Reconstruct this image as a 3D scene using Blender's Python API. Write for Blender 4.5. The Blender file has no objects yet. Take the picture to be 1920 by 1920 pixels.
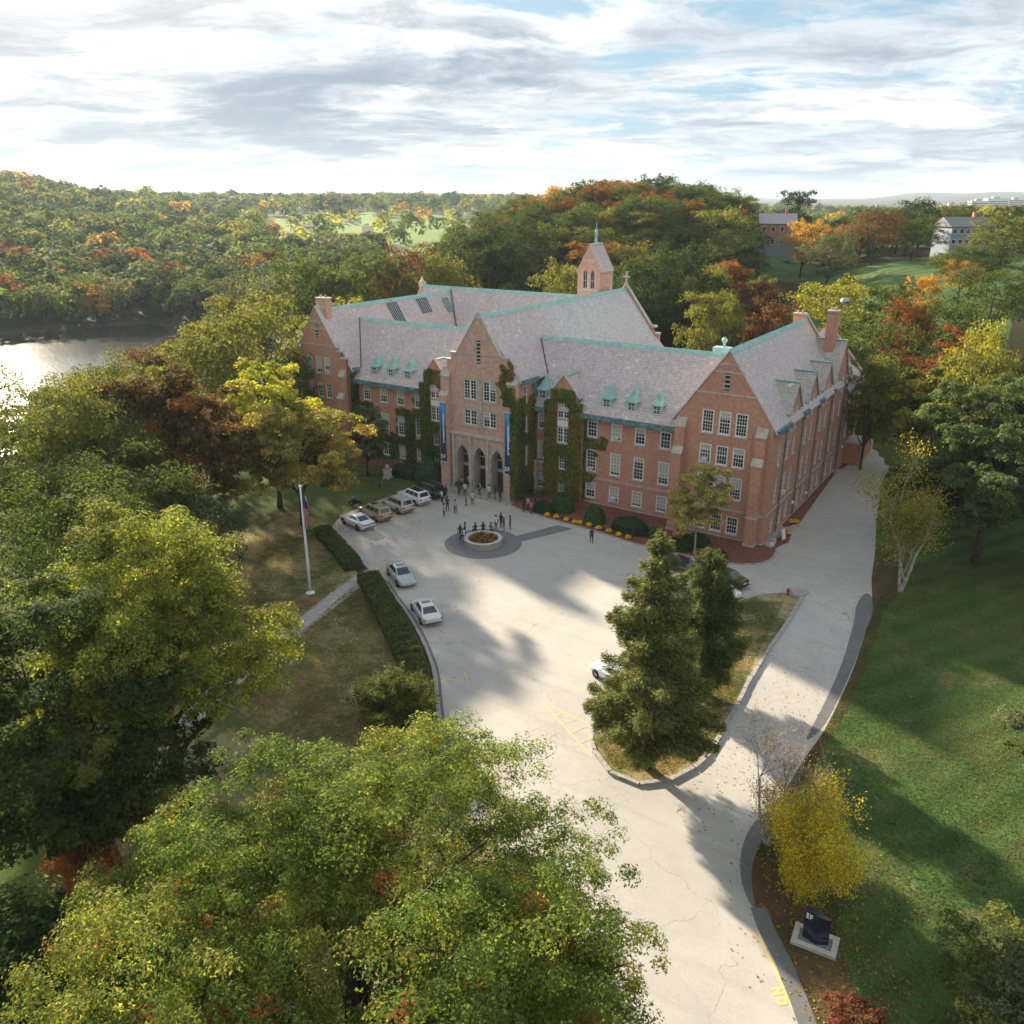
import bpy, bmesh, math, random
import numpy as np
from mathutils import Vector, Matrix
from mathutils.geometry import tessellate_polygon

# ------------------------------------------------------------------ camera, sky, sun, exposure
SC = bpy.context.scene
COL = SC.collection
rad = math.radians
FPX, CXP, CYP, YHP = 1550.0, 960.0, 960.0, 375.0
PITCH = math.atan((CYP - YHP) / FPX)
YAW = rad(33.3)
CAM = Vector((21.557, -82.368, 34.5))
cam_d = bpy.data.cameras.new('camera'); cam = bpy.data.objects.new('camera', cam_d); COL.objects.link(cam)
cam.location = CAM; cam.rotation_euler = (rad(90) - PITCH, 0, YAW)
cam_d.sensor_width = 36; cam_d.lens = 36 * FPX / 1920; cam_d.clip_start = 0.5; cam_d.clip_end = 60000
SC.camera = cam
SHADOW_AZ, SUN_EL = -24.5, 19.5            # shadows run towards this azimuth (degrees from +X)
SUN_DIR = Vector((-math.cos(rad(SHADOW_AZ)) * math.cos(rad(SUN_EL)), -math.sin(rad(SHADOW_AZ)) * math.cos(rad(SUN_EL)), math.sin(rad(SUN_EL))))
sun_d = bpy.data.lights.new('sun', 'SUN'); sun = bpy.data.objects.new('sun', sun_d); COL.objects.link(sun)
sun_d.energy = 2.8; sun_d.angle = rad(1.6); sun_d.color = (1.0, 0.87, 0.68)
sun.rotation_euler = SUN_DIR.to_track_quat('Z', 'Y').to_euler()
SC.view_settings.view_transform = 'Standard'; SC.view_settings.look = 'None'
SC.view_settings.gamma = 1; SC.view_settings.use_curve_mapping = False
SC.view_settings.exposure = 2.42
SC.render.engine = 'CYCLES'
SC.cycles.use_denoising = True
SC.cycles.max_bounces = 6; SC.cycles.diffuse_bounces = 3; SC.cycles.glossy_bounces = 2
SC.cycles.transmission_bounces = 4; SC.cycles.transparent_max_bounces = 6; SC.cycles.volume_bounces = 0
SC.cycles.sample_clamp_indirect = 6


class NT:
    """small node-tree helper"""
    def __init__(s, tree): s.t = tree; s.n = tree.nodes; s.l = tree.links
    def node(s, kind, **kw):
        n = s.n.new('ShaderNode' + kind)
        for k, v in kw.items(): setattr(n, k, v)
        return n
    def put(s, sock, v):
        if isinstance(v, bpy.types.NodeSocket): s.l.new(v, sock)
        elif isinstance(v, (tuple, list)) and len(v) == 3 and sock.type == 'RGBA': sock.default_value = (*v, 1)
        else: sock.default_value = v
    def math(s, op, a, b=None, c=None, clamp=False):
        n = s.node('Math', operation=op, use_clamp=clamp)
        for i, v in enumerate((a, b, c)):
            if v is not None: s.put(n.inputs[i], v)
        return n.outputs[0]
    def vmath(s, op, a, b=None):
        n = s.node('VectorMath', operation=op)
        s.put(n.inputs[0], a)
        if b is not None: s.put(n.inputs[1], b)
        return n.outputs['Value'] if op in ('DOT_PRODUCT', 'LENGTH') else n.outputs[0]
    def mix(s, f, a, b, mode='MIX'):
        n = s.node('Mix', data_type='RGBA', blend_type=mode); n.clamp_factor = True
        s.put(n.inputs[0], f); s.put(n.inputs[6], a); s.put(n.inputs[7], b)
        return n.outputs[2]
    def ramp(s, f, lo, hi):
        n = s.node('MapRange', interpolation_type='SMOOTHSTEP')
        s.put(n.inputs[0], f); n.inputs[1].default_value = lo; n.inputs[2].default_value = hi
        return n.outputs[0]
    def noise(s, vec, scale, detail=4, rough=0.55, dim='3D'):
        n = s.node('TexNoise', noise_dimensions=dim)
        if vec is not None: s.l.new(vec, n.inputs['Vector'])
        n.inputs['Scale'].default_value = scale; n.inputs['Detail'].default_value = detail; n.inputs['Roughness'].default_value = rough
        return n.outputs[0]
    def mapping(s, vec, scale=(1, 1, 1), rot=(0, 0, 0), loc=(0, 0, 0)):
        n = s.node('Mapping'); s.l.new(vec, n.inputs[0])
        n.inputs[1].default_value = loc; n.inputs[2].default_value = rot; n.inputs[3].default_value = scale
        return n.outputs[0]


SKY_SHIFT = (3.4, 0.2, 0)
# sky: Nishita sky with layers of broken cloud laid out on flat sheets overhead
W = bpy.data.worlds.new('World'); SC.world = W; W.use_nodes = True
w = NT(W.node_tree); w.n.clear()
sky = w.node('TexSky', sky_type='NISHITA'); sky.sun_disc = False
sky.sun_elevation = rad(SUN_EL); sky.sun_rotation = math.atan2(SUN_DIR.x, SUN_DIR.y)
sky.altitude = 60; sky.air_density = 1.0; sky.dust_density = 1.6; sky.ozone_density = 1.5
tc = w.node('TexCoord'); dvec = tc.outputs['Generated']
sep = w.node('SeparateXYZ'); w.l.new(dvec, sep.inputs[0])
zz = w.math('ADD', w.math('MAXIMUM', sep.outputs[2], 0.0), 0.10)
px_ = w.math('DIVIDE', sep.outputs[0], zz); py_ = w.math('DIVIDE', sep.outputs[1], zz)
cmb = w.node('CombineXYZ'); w.l.new(px_, cmb.inputs[0]); w.l.new(py_, cmb.inputs[1])
flat = w.mapping(cmb.outputs[0], rot=(0, 0, rad(-33)))            # x across the view, y away from it
flat = w.mapping(flat, scale=(0.85, 1.0, 1), loc=SKY_SHIFT)
warp = w.node('TexNoise'); w.l.new(flat, warp.inputs['Vector']); warp.inputs['Scale'].default_value = 0.9; warp.inputs['Detail'].default_value = 4
wsc = w.node('VectorMath', operation='SCALE'); w.l.new(warp.outputs['Color'], wsc.inputs[0]); wsc.inputs['Scale'].default_value = 0.9
flatw = w.vmath('ADD', flat, wsc.outputs[0])
n_big = w.noise(flatw, 0.55, 10, 0.64)
n_mid = w.noise(w.mapping(flatw, loc=(7, 3, 1)), 1.5, 10, 0.68)
n_dark = w.noise(w.mapping(flatw, loc=(1.7, 9.3, 4)), 0.62, 9, 0.64)
cov = w.math('ADD', w.math('MULTIPLY', n_big, 0.66), w.math('MULTIPLY', n_mid, 0.34))
cover = w.ramp(cov, 0.395, 0.475)
dens = w.ramp(w.math('ADD', w.math('MULTIPLY', n_dark, 0.66), w.math('MULTIPLY', n_mid, 0.34)), 0.425, 0.555)
thick = w.ramp(cov, 0.46, 0.60)
glow = w.math('MAXIMUM', w.vmath('DOT_PRODUCT', dvec, tuple(SUN_DIR)), 0.0)
g1 = w.math('POWER', glow, 6.0); g2 = w.math('POWER', glow, 30.0)
white = w.mix(g1, (1.78, 1.83, 1.86), (1.72, 1.73, 1.71))
grey = w.mix(g1, (0.45, 0.58, 0.72), (0.52, 0.64, 0.77))
white = w.mix(w.ramp(w.noise(w.mapping(flatw, loc=(4, 8, 2)), 2.6, 8, 0.66), 0.36, 0.60), w.mix(1.0, white, (0.60, 0.62, 0.65), 'MULTIPLY'), white)
cloud = w.mix(w.math('MULTIPLY', dens, w.math('ADD', 0.45, w.math('MULTIPLY', thick, 0.55))), white, grey)
cloud = w.mix(w.math('MULTIPLY', g2, 0.22), cloud, (2.5, 2.45, 2.35))
haze_f = w.ramp(sep.outputs[2], 0.10, 0.0)
skyc = w.mix(1.0, sky.outputs[0], (0.11, 0.11, 0.11), 'MULTIPLY')
skyc = w.mix(0.7, skyc, w.mix(g1, (0.52, 0.96, 1.30), (0.8, 1.2, 1.5)))
col = w.mix(w.math('MULTIPLY', cover, 0.97), skyc, cloud)
col = w.mix(w.math('MULTIPLY', haze_f, 0.32), col, w.mix(g1, (1.1, 1.28, 1.42), (1.3, 1.4, 1.45)))
bg = w.node('Background'); w.l.new(col, bg.inputs[0]); bg.inputs[1].default_value = 0.132
wo = w.node('OutputWorld'); w.l.new(bg.outputs[0], wo.inputs[0])

# ------------------------------------------------------------------ pixel -> place
_fw = Vector((-math.sin(YAW) * math.cos(PITCH), math.cos(YAW) * math.cos(PITCH), -math.sin(PITCH)))
_rt = Vector((math.cos(YAW), math.sin(YAW), 0)); _up = _rt.cross(_fw)
def ray(x, y): return _fw + _rt * ((x - CXP) / FPX) + _up * ((CYP - y) / FPX)
def gp(x, y, z=0.0):
    d = ray(x, y); return CAM + d * ((z - CAM.z) / d.z)
def polar(x, dist):
    """point at horizontal distance dist in the direction of photo column x (taken at the horizon)"""
    a = math.atan((x - CXP) / math.hypot(FPX, CYP - YHP)); h = YAW - a
    return CAM.x - math.sin(h) * dist, CAM.y + math.cos(h) * dist
def pix_dir(x, y, dist):
    """point on the ray of a pixel at horizontal distance dist"""
    d = ray(x, y); return CAM + d * (dist / math.hypot(d.x, d.y))
def to_px(p):
    v = Vector(p) - CAM; q = v.dot(_fw)
    return CXP + FPX * v.dot(_rt) / q, CYP - FPX * v.dot(_up) / q

# terrain heights (rows: distance from the view point, columns: bearing to the right of the view axis)
T_AZ = [-180, -70, -45, -36, -30, -24, -19, -15, -8, 0, 8, 14, 19, 24, 30, 38, 70, 180]
T_D = [0, 60, 95, 120, 140, 160, 185, 215, 250, 290, 340, 380, 450, 560, 700, 900, 1150, 1500, 2200, 4000, 9000, 16000]
T_Z = [
 [0]*18, [0]*18, [0]*18,
 [0,0,-2,-2,-2,-1,0,0,0,0,0,0,0,0,0,0,0,0],
 [0,-1,-4,-4,-4,-3,-1.5,-1,0,0,0,0,0,0,1,1,0,0],
 [0,-3,-7,-7,-7,-5,-3.5,-2,-0.5,0.5,0,0.5,1.5,5,7,6,3,0],
 [0,-5,-12.5,-12.5,-11,-7.5,-5,-3,-1,3,3,2,6,12,13,12,6,0],
 [0,-6,-13,-13,-13,-11,-7,-4,-1,8,9,6,10,16,17,16,8,0],
 [0,-6,-13,-13,-13,-12.5,-9,-5,0,15,19,13,13,18.5,20,19,9,0],
 [0,-6,-13,-13,-13,-12.5,-9.5,-5,1,20,27,21,14.5,18,21,20,9,0],
 [0,-6,-9,-9.5,-10.2,-10.5,-8,-5,1,17,26,21,15,17,20,20,9,0],
 [0,-5,-6,-8,-8,-8,-6,-4,1,12,20,17,14.5,16,18,18,9,0],
 [0,0,-3,-4,-4.5,-4.5,-3,-2,1,6,12,12,12,13,15,15,8,0],
 [0,4,6,4,2,0,0,0,2,4,7,8,9,10,12,12,6,0],
 [0,8,18,14,10,6,3,3,4,6,8,8,8,9,10,10,5,0],
 [0,14,38,34,28,15,10,8,9,10,10,10,9,9,9,9,5,0],
 [0,20,50,49,44,25,17,15,16,16,14,12,10,9,9,9,5,0],
 [0,20,40,40,36,27,23,22,23,22,18,14,10,8,8,8,5,0],
 [0,20,36,36,33,29,28,28,28,26,20,14,10,8,8,8,5,0],
 [0,10,20,20,20,20,20,20,20,20,18,14,10,8,8,8,5,0],
 [0,10,20,20,20,20,20,20,20,25,25,35,55,75,105,120,60,0],
 [0]*18]
T_Z = np.array(T_Z, float)
def ground(x, y):
    dx, dy = x - CAM.x, y - CAM.y; d = math.hypot(dx, dy)
    az = -math.degrees(math.atan2(dy, dx)) + 90 + math.degrees(YAW)
    az = (az + 180) % 360 - 180
    i = int(np.clip(np.searchsorted(T_D, d) - 1, 0, len(T_D) - 2)); j = int(np.clip(np.searchsorted(T_AZ, az) - 1, 0, len(T_AZ) - 2))
    u = min(max((d - T_D[i]) / (T_D[i + 1] - T_D[i]), 0), 1); v = min(max((az - T_AZ[j]) / (T_AZ[j + 1] - T_AZ[j]), 0), 1)
    u = u * u * (3 - 2 * u); v = v * v * (3 - 2 * v)
    a = T_Z[i, j] * (1 - v) + T_Z[i, j + 1] * v; b = T_Z[i + 1, j] * (1 - v) + T_Z[i + 1, j + 1] * v
    return a * (1 - u) + b * u
LAKE_Z = -10.0

# ------------------------------------------------------------------ object helpers
def link(o, parent=None):
    COL.objects.link(o)
    if parent is not None: o.parent = parent
    return o
def tag(o, label=None, cat=None, group=None, kind=None):
    if label: o['label'] = label
    if cat: o['category'] = cat
    if group: o['group'] = group
    if kind: o['kind'] = kind
    return o
def empty(name, loc=(0, 0, 0), rz=0.0, label=None, cat=None, group=None):
    o = bpy.data.objects.new(name, None); o.empty_display_size = 0.3
    o.location = loc; o.rotation_euler = (0, 0, rz); link(o)
    return tag(o, label, cat, group)

class MB:
    """collects polygons into one mesh; UVs in metres along each face, v running uphill"""
    def __init__(s): s.v = []; s.f = []; s.m = []; s.mi = 0
    def quad(s, *pts):
        n = len(s.v); s.v += [tuple(p) for p in pts]; s.f.append(tuple(range(n, n + len(pts)))); s.m.append(s.mi)
        return s
    def box(s, x0, x1, y0, y1, z0, z1):
        a = [(x0,y0,z0),(x1,y0,z0),(x1,y1,z0),(x0,y1,z0),(x0,y0,z1),(x1,y0,z1),(x1,y1,z1),(x0,y1,z1)]
        return s.solid(a, [(0,3,2,1),(4,5,6,7),(0,1,5,4),(1,2,6,5),(2,3,7,6),(3,0,4,7)])
    def solid(s, pts, faces):
        n = len(s.v); s.v += [tuple(p) for p in pts]
        for f in faces: s.f.append(tuple(n + i for i in f)); s.m.append(s.mi)
        return s
    def prism(s, poly, vec):
        """extrude a planar polygon by vec, both caps closed"""
        n = len(poly); vec = Vector(vec); a = [Vector(p) for p in poly]; b = [p + vec for p in a]
        fs = [tuple(range(n - 1, -1, -1)), tuple(range(n, 2 * n))]
        for i in range(n): j = (i + 1) % n; fs.append((i, j, n + j, n + i))
        return s.solid(a + b, fs)
    def tube(s, pts, radii, seg=6, cap=True):
        pts = [Vector(p) for p in pts]; n0 = len(s.v); k = len(pts)
        for i, p in enumerate(pts):
            d = (pts[min(i + 1, k - 1)] - pts[max(i - 1, 0)]).normalized()
            a = d.orthogonal().normalized() if abs(d.z) > 0.9 else d.cross(Vector((0, 0, 1))).normalized()
            b = d.cross(a); r = radii[i] if hasattr(radii, '__len__') else radii
            for q in range(seg):
                t = 2 * math.pi * q / seg; s.v.append(tuple(p + (a * math.cos(t) + b * math.sin(t)) * r))
        for i in range(k - 1):
            for q in range(seg):
                q2 = (q + 1) % seg
                s.f.append((n0 + i*seg + q, n0 + i*seg + q2, n0 + (i+1)*seg + q2, n0 + (i+1)*seg + q)); s.m.append(s.mi)
        if cap:
            s.f.append(tuple(n0 + q for q in range(seg))[::-1]); s.m.append(s.mi)
            s.f.append(tuple(n0 + (k-1)*seg + q for q in range(seg))); s.m.append(s.mi)
        return s
    def lathe(s, prof, seg=16, c=(0, 0, 0)):
        n0 = len(s.v); k = len(prof)
        for r, z in prof:
            for q in range(seg):
                t = 2 * math.pi * q / seg; s.v.append((c[0] + r * math.cos(t), c[1] + r * math.sin(t), c[2] + z))
        for i in range(k - 1):
            for q in range(seg):
                q2 = (q + 1) % seg
                s.f.append((n0 + i*seg + q, n0 + i*seg + q2, n0 + (i+1)*seg + q2, n0 + (i+1)*seg + q)); s.m.append(s.mi)
        return s
    def mesh(s, name, mats, smooth=False, fix=True):
        me = bpy.data.meshes.new(name); me.from_pydata(s.v, [], s.f)
        for m in (mats if isinstance(mats, (list, tuple)) else [mats]): me.materials.append(m)
        me.polygons.foreach_set('material_index', s.m)
        if smooth: me.polygons.foreach_set('use_smooth', [True] * len(me.polygons))
        if fix:
            b = bmesh.new(); b.from_mesh(me); bmesh.ops.remove_doubles(b, verts=b.verts, dist=1e-5)
            bmesh.ops.recalc_face_normals(b, faces=b.faces); b.to_mesh(me); b.free()
        uv_metres(me); me.update()
        return me
    def build(s, name, mats, parent=None, loc=None, smooth=False, fix=True, rz=0.0):
        o = bpy.data.objects.new(name, s.mesh(name, mats, smooth, fix))
        if loc is not None: o.location = loc
        if rz: o.rotation_euler = (0, 0, rz)
        return link(o, parent)

def uv_metres(me):
    uv = me.uv_layers.new(name='UVMap') if not me.uv_layers else me.uv_layers[0]
    Z = Vector((0, 0, 1)); co = [v.co for v in me.vertices]; buf = [0.0] * (2 * len(me.loops))
    for p in me.polygons:
        n = p.normal
        if abs(n.z) > 0.995 or n.length < 0.5: u, v = Vector((1, 0, 0)), Vector((0, 1, 0))
        else: u = Z.cross(n).normalized(); v = n.cross(u)
        for li in p.loop_indices:
            c = co[me.loops[li].vertex_index]; buf[2*li] = c.dot(u); buf[2*li + 1] = c.dot(v)
    uv.data.foreach_set('uv', buf)

def mesh_obj(name, me, parent=None, loc=None, rz=0.0, scale=None):
    o = bpy.data.objects.new(name, me)
    if loc is not None: o.location = loc
    if rz: o.rotation_euler = (0, 0, rz)
    if scale is not None: o.scale = scale
    return link(o, parent)
def copy_tree(o, parent=None):
    c = o.copy(); COL.objects.link(c); c.parent = parent
    for ch in o.children: copy_tree(ch, c)
    return c
def sheet(name, pts, z, m, parent=None):
    """flat polygon laid on the ground"""
    P = [Vector((p[0], p[1], 0)) for p in pts]; tri = tessellate_polygon([P])
    me = bpy.data.meshes.new(name); me.from_pydata([(p.x, p.y, z) for p in P], [], [tuple(t) for t in tri]); me.materials.append(m)
    b = bmesh.new(); b.from_mesh(me); bmesh.ops.recalc_face_normals(b, faces=b.faces)
    for f in b.faces:
        if f.normal.z < 0: f.normal_flip()
    b.to_mesh(me); b.free(); uv_metres(me)
    return mesh_obj(name, me, parent)
def smooth_line(pts, n=6, closed=False):
    """Catmull-Rom through 2-D/3-D points"""
    P = [Vector((p[0], p[1], 0)) for p in pts]; out = []; k = len(P)
    rng = range(k if closed else k - 1)
    for i in rng:
        a = P[(i - 1) % k] if closed or i > 0 else P[0]; b = P[i]; c = P[(i + 1) % k]; d = P[(i + 2) % k] if closed or i + 2 < k else P[-1]
        for q in range(n):
            t = q / n
            out.append(0.5 * ((2*b) + (c - a)*t + (2*a - 5*b + 4*c - d)*t*t + (3*b - a - 3*c + d)*t*t*t))
    if not closed: out.append(P[-1])
    return out
def ribbon(name, line, width, z, m, parent=None, h=0.0, side=0.0):
    """strip along a line; with h it is a solid kerb of that height"""
    L = [Vector((p[0], p[1], 0)) for p in line]; a = []; b = []
    for i, p in enumerate(L):
        d = (L[min(i+1, len(L)-1)] - L[max(i-1, 0)]).normalized(); n = Vector((-d.y, d.x, 0))
        a.append(p + n * (width * (0.5 + side))); b.append(p - n * (width * (0.5 - side)))
    mb = MB()
    for i in range(len(L) - 1):
        if h:
            q = [(*a[i].xy, z), (*b[i].xy, z), (*b[i+1].xy, z), (*a[i+1].xy, z)]
            t = [(x, y, z + h) for x, y, _ in q]
            mb.quad(t[0], t[1], t[2], t[3]); mb.quad(q[0], t[0], t[3], q[3]); mb.quad(q[1], q[2], t[2], t[1])
            if i == 0: mb.quad(q[0], q[1], t[1], t[0])
            if i == len(L) - 2: mb.quad(q[3], t[3], t[2], q[2])
        else: mb.quad((*a[i].xy, z), (*b[i].xy, z), (*b[i+1].xy, z), (*a[i+1].xy, z))
    o = mb.build(name, m, parent)
    if not h:
        for p in o.data.polygons:
            if p.normal.z < 0: p.flip()
    return o
# ------------------------------------------------------------------ materials
MATS = {}
def new_mat(name):
    m = bpy.data.materials.new(name); m.use_nodes = True; t = NT(m.node_tree); t.n.clear()
    b = t.node('BsdfPrincipled'); o = t.node('OutputMaterial'); t.l.new(b.outputs[0], o.inputs[0])
    MATS[name] = m
    return m, t, b
def simple(name, c1, c2=None, scale=3.0, rough=0.8, metal=0.0, bump=0.0, coat=0.0, detail=5, spec=0.5):
    m, t, b = new_mat(name); tc = t.node('TexCoord'); v = tc.outputs['Object']
    c2 = c2 or tuple(x * 0.75 for x in c1)
    n = t.noise(v, scale, detail, 0.6)
    t.put(b.inputs['Base Color'], t.mix(t.ramp(n, 0.32, 0.68), c1, c2))
    b.inputs['Roughness'].default_value = rough; b.inputs['Metallic'].default_value = metal
    b.inputs['Coat Weight'].default_value = coat; b.inputs['Specular IOR Level'].default_value = spec
    if bump:
        bm = t.node('Bump'); bm.inputs['Strength'].default_value = bump; bm.inputs['Distance'].default_value = 0.03
        t.l.new(t.noise(v, scale * 3, 5), bm.inputs['Height']); t.l.new(bm.outputs[0], b.inputs['Normal'])
    return m
def brick_mat(name, c1, c2, mortar, bw, bh, ms, stain, rough=0.9, off=0.5, bump=0.3, patch=None):
    m, t, b = new_mat(name); tc = t.node('TexCoord'); uv = tc.outputs['UV']; ob = tc.outputs['Object']
    n = t.node('TexBrick'); t.l.new(uv, n.inputs['Vector'])
    n.inputs['Scale'].default_value = 1; n.inputs['Brick Width'].default_value = bw; n.inputs['Row Height'].default_value = bh
    n.inputs['Mortar Size'].default_value = ms; n.inputs['Mortar Smooth'].default_value = 0.3; n.inputs['Bias'].default_value = 0.0
    n.offset = off
    t.put(n.inputs['Color1'], c1); t.put(n.inputs['Color2'], c2); t.put(n.inputs['Mortar'], mortar)
    c = n.outputs[0]
    big = t.ramp(t.noise(ob, 0.35, 5, 0.6), 0.35, 0.7)
    c = t.mix(t.math('MULTIPLY', big, 0.55), c, stain)
    fine = t.noise(ob, 2.6, 6, 0.8)
    c = t.mix(0.5, c, t.mix(t.ramp(fine, 0.3, 0.7), tuple(x * 0.60 for x in c2), tuple(min(1, x * 1.25) for x in c1)))
    if patch:   # odd pale slates and repairs
        vo = t.node('TexVoronoi'); t.l.new(t.mapping(uv, scale=(1 / bw, 1 / bh, 1)), vo.inputs['Vector']); vo.inputs['Scale'].default_value = 1
        sp = t.node('SeparateColor'); t.l.new(vo.outputs['Color'], sp.inputs[0])
        c = t.mix(t.math('GREATER_THAN', sp.outputs[0], 0.9925), c, patch)
        sp2 = t.math('GREATER_THAN', sp.outputs[1], 0.75); c = t.mix(t.math('MULTIPLY', sp2, 0.25), c, tuple(x * 0.55 for x in c1))
    t.put(b.inputs['Base Color'], c); b.inputs['Roughness'].default_value = rough
    bm = t.node('Bump'); bm.inputs['Strength'].default_value = bump; bm.inputs['Distance'].default_value = 0.02
    t.l.new(t.math('SUBTRACT', 1.0, n.outputs['Fac']), bm.inputs['Height']); t.l.new(bm.outputs[0], b.inputs['Normal'])
    return m

brick = brick_mat('red_brick', (0.56, 0.250, 0.150), (0.36, 0.142, 0.090), (0.50, 0.41, 0.34), 0.215, 0.075, 0.011, (0.60, 0.335, 0.235))
brick_pale = brick_mat('pale_brick', (0.62, 0.35, 0.26), (0.46, 0.225, 0.165), (0.56, 0.49, 0.42), 0.215, 0.075, 0.012, (0.64, 0.45, 0.36))  # same bond in a paler, pinker tone than the red brick
slate = brick_mat('purple_slate', (0.61, 0.505, 0.49), (0.455, 0.385, 0.385), (0.20, 0.165, 0.17), 0.42, 0.34, 0.028, (0.60, 0.51, 0.49), 0.6, 0.5, 0.8, patch=(0.66, 0.60, 0.52))
slate_new = brick_mat('grey_slate', (0.54, 0.53, 0.51), (0.46, 0.46, 0.45), (0.24, 0.24, 0.24), 0.5, 0.40, 0.03, (0.56, 0.53, 0.50), 0.6, 0.5, 0.4, patch=(0.5, 0.5, 0.48))
slate_pale = brick_mat('bleached_slate', (0.50, 0.44, 0.38), (0.38, 0.35, 0.31), (0.15, 0.14, 0.13), 0.5, 0.36, 0.035, (0.36, 0.36, 0.33), 0.6, 0.5, 0.5, patch=(0.6, 0.57, 0.5))
stone = simple('limestone', (0.50, 0.44, 0.36), (0.36, 0.31, 0.26), 1.6, 0.85, bump=0.2)
stone_light = simple('coping_stone', (0.56, 0.51, 0.44), (0.40, 0.37, 0.33), 2.2, 0.85, bump=0.2)
granite = simple('granite', (0.42, 0.39, 0.35), (0.24, 0.22, 0.20), 4.0, 0.8, bump=0.3)
copper = simple('green_copper', (0.36, 0.56, 0.50), (0.22, 0.43, 0.40), 1.6, 0.6, bump=0.1)
copper_dark = simple('aged_copper', (0.15, 0.30, 0.30), (0.045, 0.08, 0.10), 2.6, 0.55, bump=0.2)
lead = simple('dark_flashing', (0.07, 0.085, 0.095), (0.04, 0.05, 0.055), 3, 0.6)
whitep = simple('white_paint', (0.80, 0.79, 0.76), (0.68, 0.67, 0.64), 2, 0.5)
glass_dark = simple('window_glass', (0.018, 0.022, 0.026), (0.035, 0.04, 0.045), 0.6, 0.06, spec=0.8)
blind_m = simple('window_blind', (0.46, 0.45, 0.38), (0.36, 0.35, 0.30), 1.5, 0.35, coat=0.6)
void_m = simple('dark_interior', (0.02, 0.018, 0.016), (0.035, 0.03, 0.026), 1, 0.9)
wood_dark = simple('dark_oak_door', (0.055, 0.032, 0.022), (0.03, 0.018, 0.013), 5, 0.5)
iron = simple('black_iron', (0.02, 0.021, 0.022), None, 3, 0.5)
steel = simple('galvanised_metal', (0.42, 0.43, 0.44), (0.30, 0.31, 0.32), 6, 0.45, 0.7)
rubber = simple('tyre_rubber', (0.018, 0.018, 0.019), None, 8, 0.85)
rim_m = simple('alloy_rim', (0.45, 0.46, 0.48), (0.3, 0.31, 0.32), 6, 0.35, 0.8)
red_lens = simple('red_lens', (0.45, 0.02, 0.015), (0.3, 0.012, 0.01), 3, 0.2, coat=1)
clear_lens = simple('clear_lens', (0.6, 0.62, 0.64), (0.5, 0.52, 0.53), 3, 0.15, coat=1)
plate_m = simple('plate_white', (0.6, 0.6, 0.58), None, 3, 0.5)
mulch = simple('red_mulch', (0.24, 0.088, 0.048), (0.10, 0.038, 0.024), 5.5, 0.95, bump=0.8)
soil = simple('dark_soil', (0.10, 0.055, 0.035), (0.05, 0.03, 0.02), 5, 0.95, bump=0.6)
gravel = simple('grey_gravel', (0.30, 0.29, 0.285), (0.10, 0.10, 0.10), 14, 0.9, bump=0.8)
concrete = simple('concrete', (0.42, 0.38, 0.345), (0.31, 0.28, 0.255), 2.2, 0.9, bump=0.15)
yellow_paint = None
bark = simple('bark', (0.085, 0.065, 0.05), (0.035, 0.028, 0.023), 4, 0.95, bump=0.8)
bark_pale = simple('pale_bark', (0.46, 0.42, 0.37), (0.22, 0.19, 0.165), 3, 0.85, bump=0.4)
navy = simple('navy_panel', (0.012, 0.018, 0.042), (0.009, 0.013, 0.032), 2, 0.22, coat=0.6)
white_letter = simple('white_lettering', (0.78, 0.78, 0.78), (0.74, 0.74, 0.74), 2, 0.5)
pvc_white = simple('white_plastic', (0.74, 0.74, 0.72), (0.62, 0.62, 0.6), 4, 0.5)

def worn_paint(name, c, under):
    m, t, b = new_mat(name); tc = t.node('TexCoord'); n = t.noise(tc.outputs['Object'], 9, 5, 0.7)
    t.put(b.inputs['Base Color'], t.mix(t.ramp(n, 0.42, 0.62), c, under)); b.inputs['Roughness'].default_value = 0.8
    return m
yellow_paint = worn_paint('yellow_road_paint', (0.72, 0.50, 0.17), (0.56, 0.44, 0.26))
yellow_new = worn_paint('strong_yellow_road_paint', (0.74, 0.54, 0.17), (0.68, 0.50, 0.20))

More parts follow.
